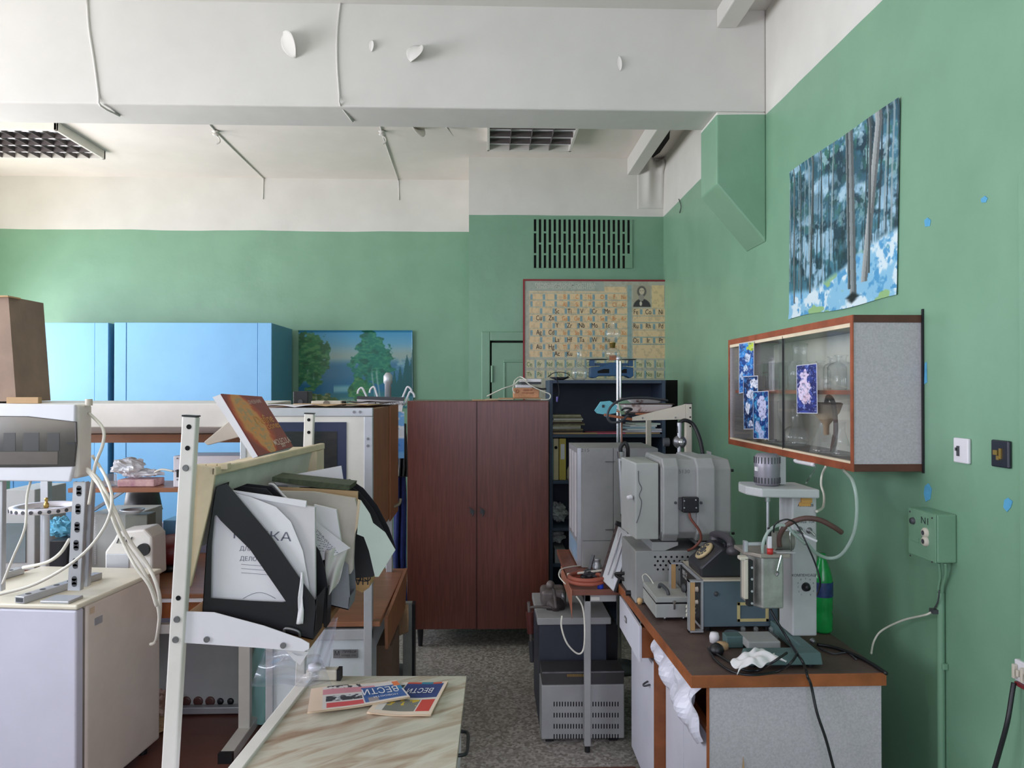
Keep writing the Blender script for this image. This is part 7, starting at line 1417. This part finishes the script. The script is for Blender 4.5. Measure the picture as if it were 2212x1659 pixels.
# valve + black hose at post
t = thing('gas_valve', 'round chrome valve on a stem in front of the rack post', 'valve', PY(1470, 960, 3.45))
c_ = PY(1470, 955, 3.42); MB().lathe(c_+Vector((0,.02,0)), [(0,-.034),(.016,-.034),(.018,-.02),(.03,-.016),(.032,0),(.0,.004)], 20, up=(0,1,0)).build('valve_body', M_steel, t)
MB().lathe(c_+Vector((0,-.012,0)), [(0,-.016),(.015,-.016),(.017,0)], 6, up=(0,1,0)).build('hex_cap', M_chrome, t)
MB().cyl(c_+Vector((-.004,.01,-.09)), c_+Vector((-.002,.01,.09)), .008, .011).build('stem', M_alu, t)
a = PY(1445, 955, 3.44); MB().cyl(a, a+Vector((-.025,0,0)), .02, n=16).build('side_knob', M_dgrey, t)
cable([PY(1466, 935, 3.43), PY(1468, 915, 3.43), PY(1480, 908, 3.43), PY(1498, 918, 3.43), PY(1512, 950, 3.4), PY(1520, 992, 3.38)], .009, M_rubber, 'thick black hose arching from the valve to the furnace top', 'hose', 'hose')
g_ = MB(); a = PY(1512, 988, 3.35); g_.box(a.x-.04, a.x+.03, 3.33, 3.37, a.z-.004, a.z+.008); tag(g_.build('black_clip', M_black), 'small black clip on top of the furnace', 'clip')
tag(MB().box(WX-.004, WX-.0005, PX(1532, 980, WX).y-.05, PX(1532, 980, WX).y+.05, PX(1532, 987, WX).z, PX(1532, 975, WX).z).build('wall_label', M_whitem), 'tiny white sticker on the right wall behind the furnace', 'sticker')
# chrome rod (stand) behind: tall
rp = PY(1337, 778, 4.5); t = thing('chrome_stand', 'tall chrome double rod rising behind the enamel trays', 'stand', (rp.x, 4.5, 0))
MB().cyl((rp.x-.008, 4.5, 0), (rp.x-.008, 4.5, rp.z), .008, n=12).build('rod', M_chrome, t); MB().cyl((rp.x+.009, 4.5, 0), (rp.x+.009, 4.5, PY(1337, 812, 4.5).z+.09), .007, n=12).build('rod', M_chrome, t)
MB().lathe((rp.x, 4.5, rp.z), [(0,0),(.016,0),(.018,.012),(.010,.024),(0,.026)], 12).build('cap', M_alu, t); MB().lathe((rp.x, 4.5, 0), [(0,0),(.13,0),(.12,.02),(.02,.03),(0,.03)], 20).build('base', M_dgrey, t)
# ---------------- floor: dark cabinet, vise, slotted heater ----------------
x0, x1 = .247, .66; t = thing('dark_cabinet', 'low dark blue-black cabinet with a grey top, standing under the side table', 'cabinet', ((x0+x1)/2, 3.75, 0))
zc_ = PY(1240, 1347, 3.75).z; MB().box(x0+.01, .6, 3.75, 4.2, 0, zc_).build('body', mat('slate_dark', (58, 62, 74), .5, var=.1), t, bevel=.003); MB().box(x0, .62, 3.73, 4.2, zc_, zc_+.035).build('top', M_grey, t, bevel=.004)
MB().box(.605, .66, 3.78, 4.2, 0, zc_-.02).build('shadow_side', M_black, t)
zv = zc_+.036; vc = PY(1198, 1300, 3.9)
t = thing('sample_press', 'rusty grey hand-cranked mill on the dark cabinet with a dark red handle', 'mill', (vc.x, 3.88, zv))
bx0, bx1 = PY(1170, 1300, 3.88).x, PY(1224, 1300, 3.88).x; vz = PY(1200, 1276, 3.88).z; M_old = mat('old_metal', (116, 108, 104), .5, .3, var=.3, scale=14)
MB().box(bx0, bx1, 3.88, 4.02, zv, vz).build('housing', M_old, t, bevel=.02, seg=4)
cr_ = PY(1200, 1310, 3.87); MB().lathe(cr_, [(0,-.03),(.02,-.03),(.026,-.015),(.045,-.008),(.05,.0)], 20, up=(0,1,0)).build('hub', mat('hub_dark', (74, 66, 64), .5, .4), t)
MB().tube([cr_+Vector((0,-.03,0)), PY(1198, 1285, 3.84), PY(1196, 1275, 3.84), PY(1190, 1265, 3.84)], .008).build('lever', M_old, t); MB().ball(PY(1189, 1263, 3.84), .022, 14).build('lever_ball', M_old, t)
cr2 = PY(1143, 1312, 3.84); MB().tube([cr_+Vector((-.02,-.02,0)), PY(1165, 1311, 3.84), cr2], .007).build('crank_arm', M_old, t)
MB().cyl(PY(1144, 1322, 3.84), PY(1146, 1368, 3.84), .02, .017).build('grip', mat('oxblood', (96, 46, 42), .4), t); MB().cyl(PY(1142, 1300, 3.84), PY(1147, 1385, 3.84), .008).build('grip_rod', M_old, t); MB().cyl(PY(1147, 1385, 3.84), PY(1149, 1430, 3.84), .014, .010).build('hanging_weight', M_dgrey, t)
x0 = PY(1170, 1550, 3.56).x; x1 = .655; zhb = .02; zh1 = PY(1250, 1480, 3.56).z; y0 = 3.56
t = thing('slotted_heater', 'grey electric unit with four rows of vent slots on the floor under the side table', 'electric unit', ((x0+x1)/2, y0, 0))
MB().box(x0, x1, y0, 3.72, zhb, zh1).build('case', M_grey, t, bevel=.004); MB().box(x0+.004, x1, y0+.01, 3.72, zh1, zh1+.06).build('top_panel', mat('panel_dark', (64, 62, 62), .4), t)
st = MB(); st.box(x0+.002, x1, y0+.006, y0+.011, zh1+.056, zh1+.062); st.build('top_edge', M_steel, t); st = MB()
for k in range(12): p = PY(1226+k*3.1, 1459, y0+.009); st.box(p.x-.002, p.x+.002, y0+.008, y0+.011, p.z-.006, p.z+.006)
st.build('pins', M_brass, t)
sl_ = MB()
for y in (1521, 1545, 1569, 1591):
    for k in range(26):
        p = PY(1197+k*6.0, y, y0-.001)
        if p.x < x1-.03: sl_.box(p.x-.0025, p.x+.0025, y0-.001, y0+.001, p.z-.011, p.z+.011)
sl_.build('vent_slots', M_hole, t)
g_ = MB()
for x in (x0+.04, x1-.05): g_.box(x-.02, x+.02, y0+.02, 3.7, 0, zhb)
g_.build('feet', M_black, t)
p = PY(1214, 1335, 3.46); cable([PY(1214, 1330, 3.44), PY(1213, 1355, 3.43), PY(1225, 1390, 3.42), PY(1248, 1412, 3.42), PY(1261, 1400, 3.42), PY(1263, 1350, 3.43), PY(1258, 1310, 3.44), PY(1245, 1288, 3.44)], .004, M_wire, 'white wire hanging in a loop beside the side table leg')
cable([PY(1222, 1262, 3.55), PY(1208, 1245, 3.6), PY(1212, 1230, 3.65), PY(1235, 1224, 3.7), PY(1255, 1222, 3.75)], .003, M_wire, 'thin white wire trailing over the left edge of the side table')
for i, (x, y) in enumerate(((1211, 1236), (1216, 1288))):
    tag(MB().lathe(PX(x, y, .378), [(0,-.006),(.015,-.006),(.018,.004),(.010,.012),(0,.012)], 14, up=(1, 0, 0)).build('round_nut', M_steel), ['round metal nut on the far left edge of the side table', 'round metal nut near the front left corner of the side table'][i], 'nut')
cable([PY(1378, 1130, 3.35), PY(1372, 1200, 3.35), PY(1355, 1235, 3.35), PY(1330, 1240, 3.38), PY(1350, 1252, 3.36), PY(1385, 1245, 3.3)], .008, M_rubber, 'black hose tangled behind the ribbed plate', 'hose', 'hose')
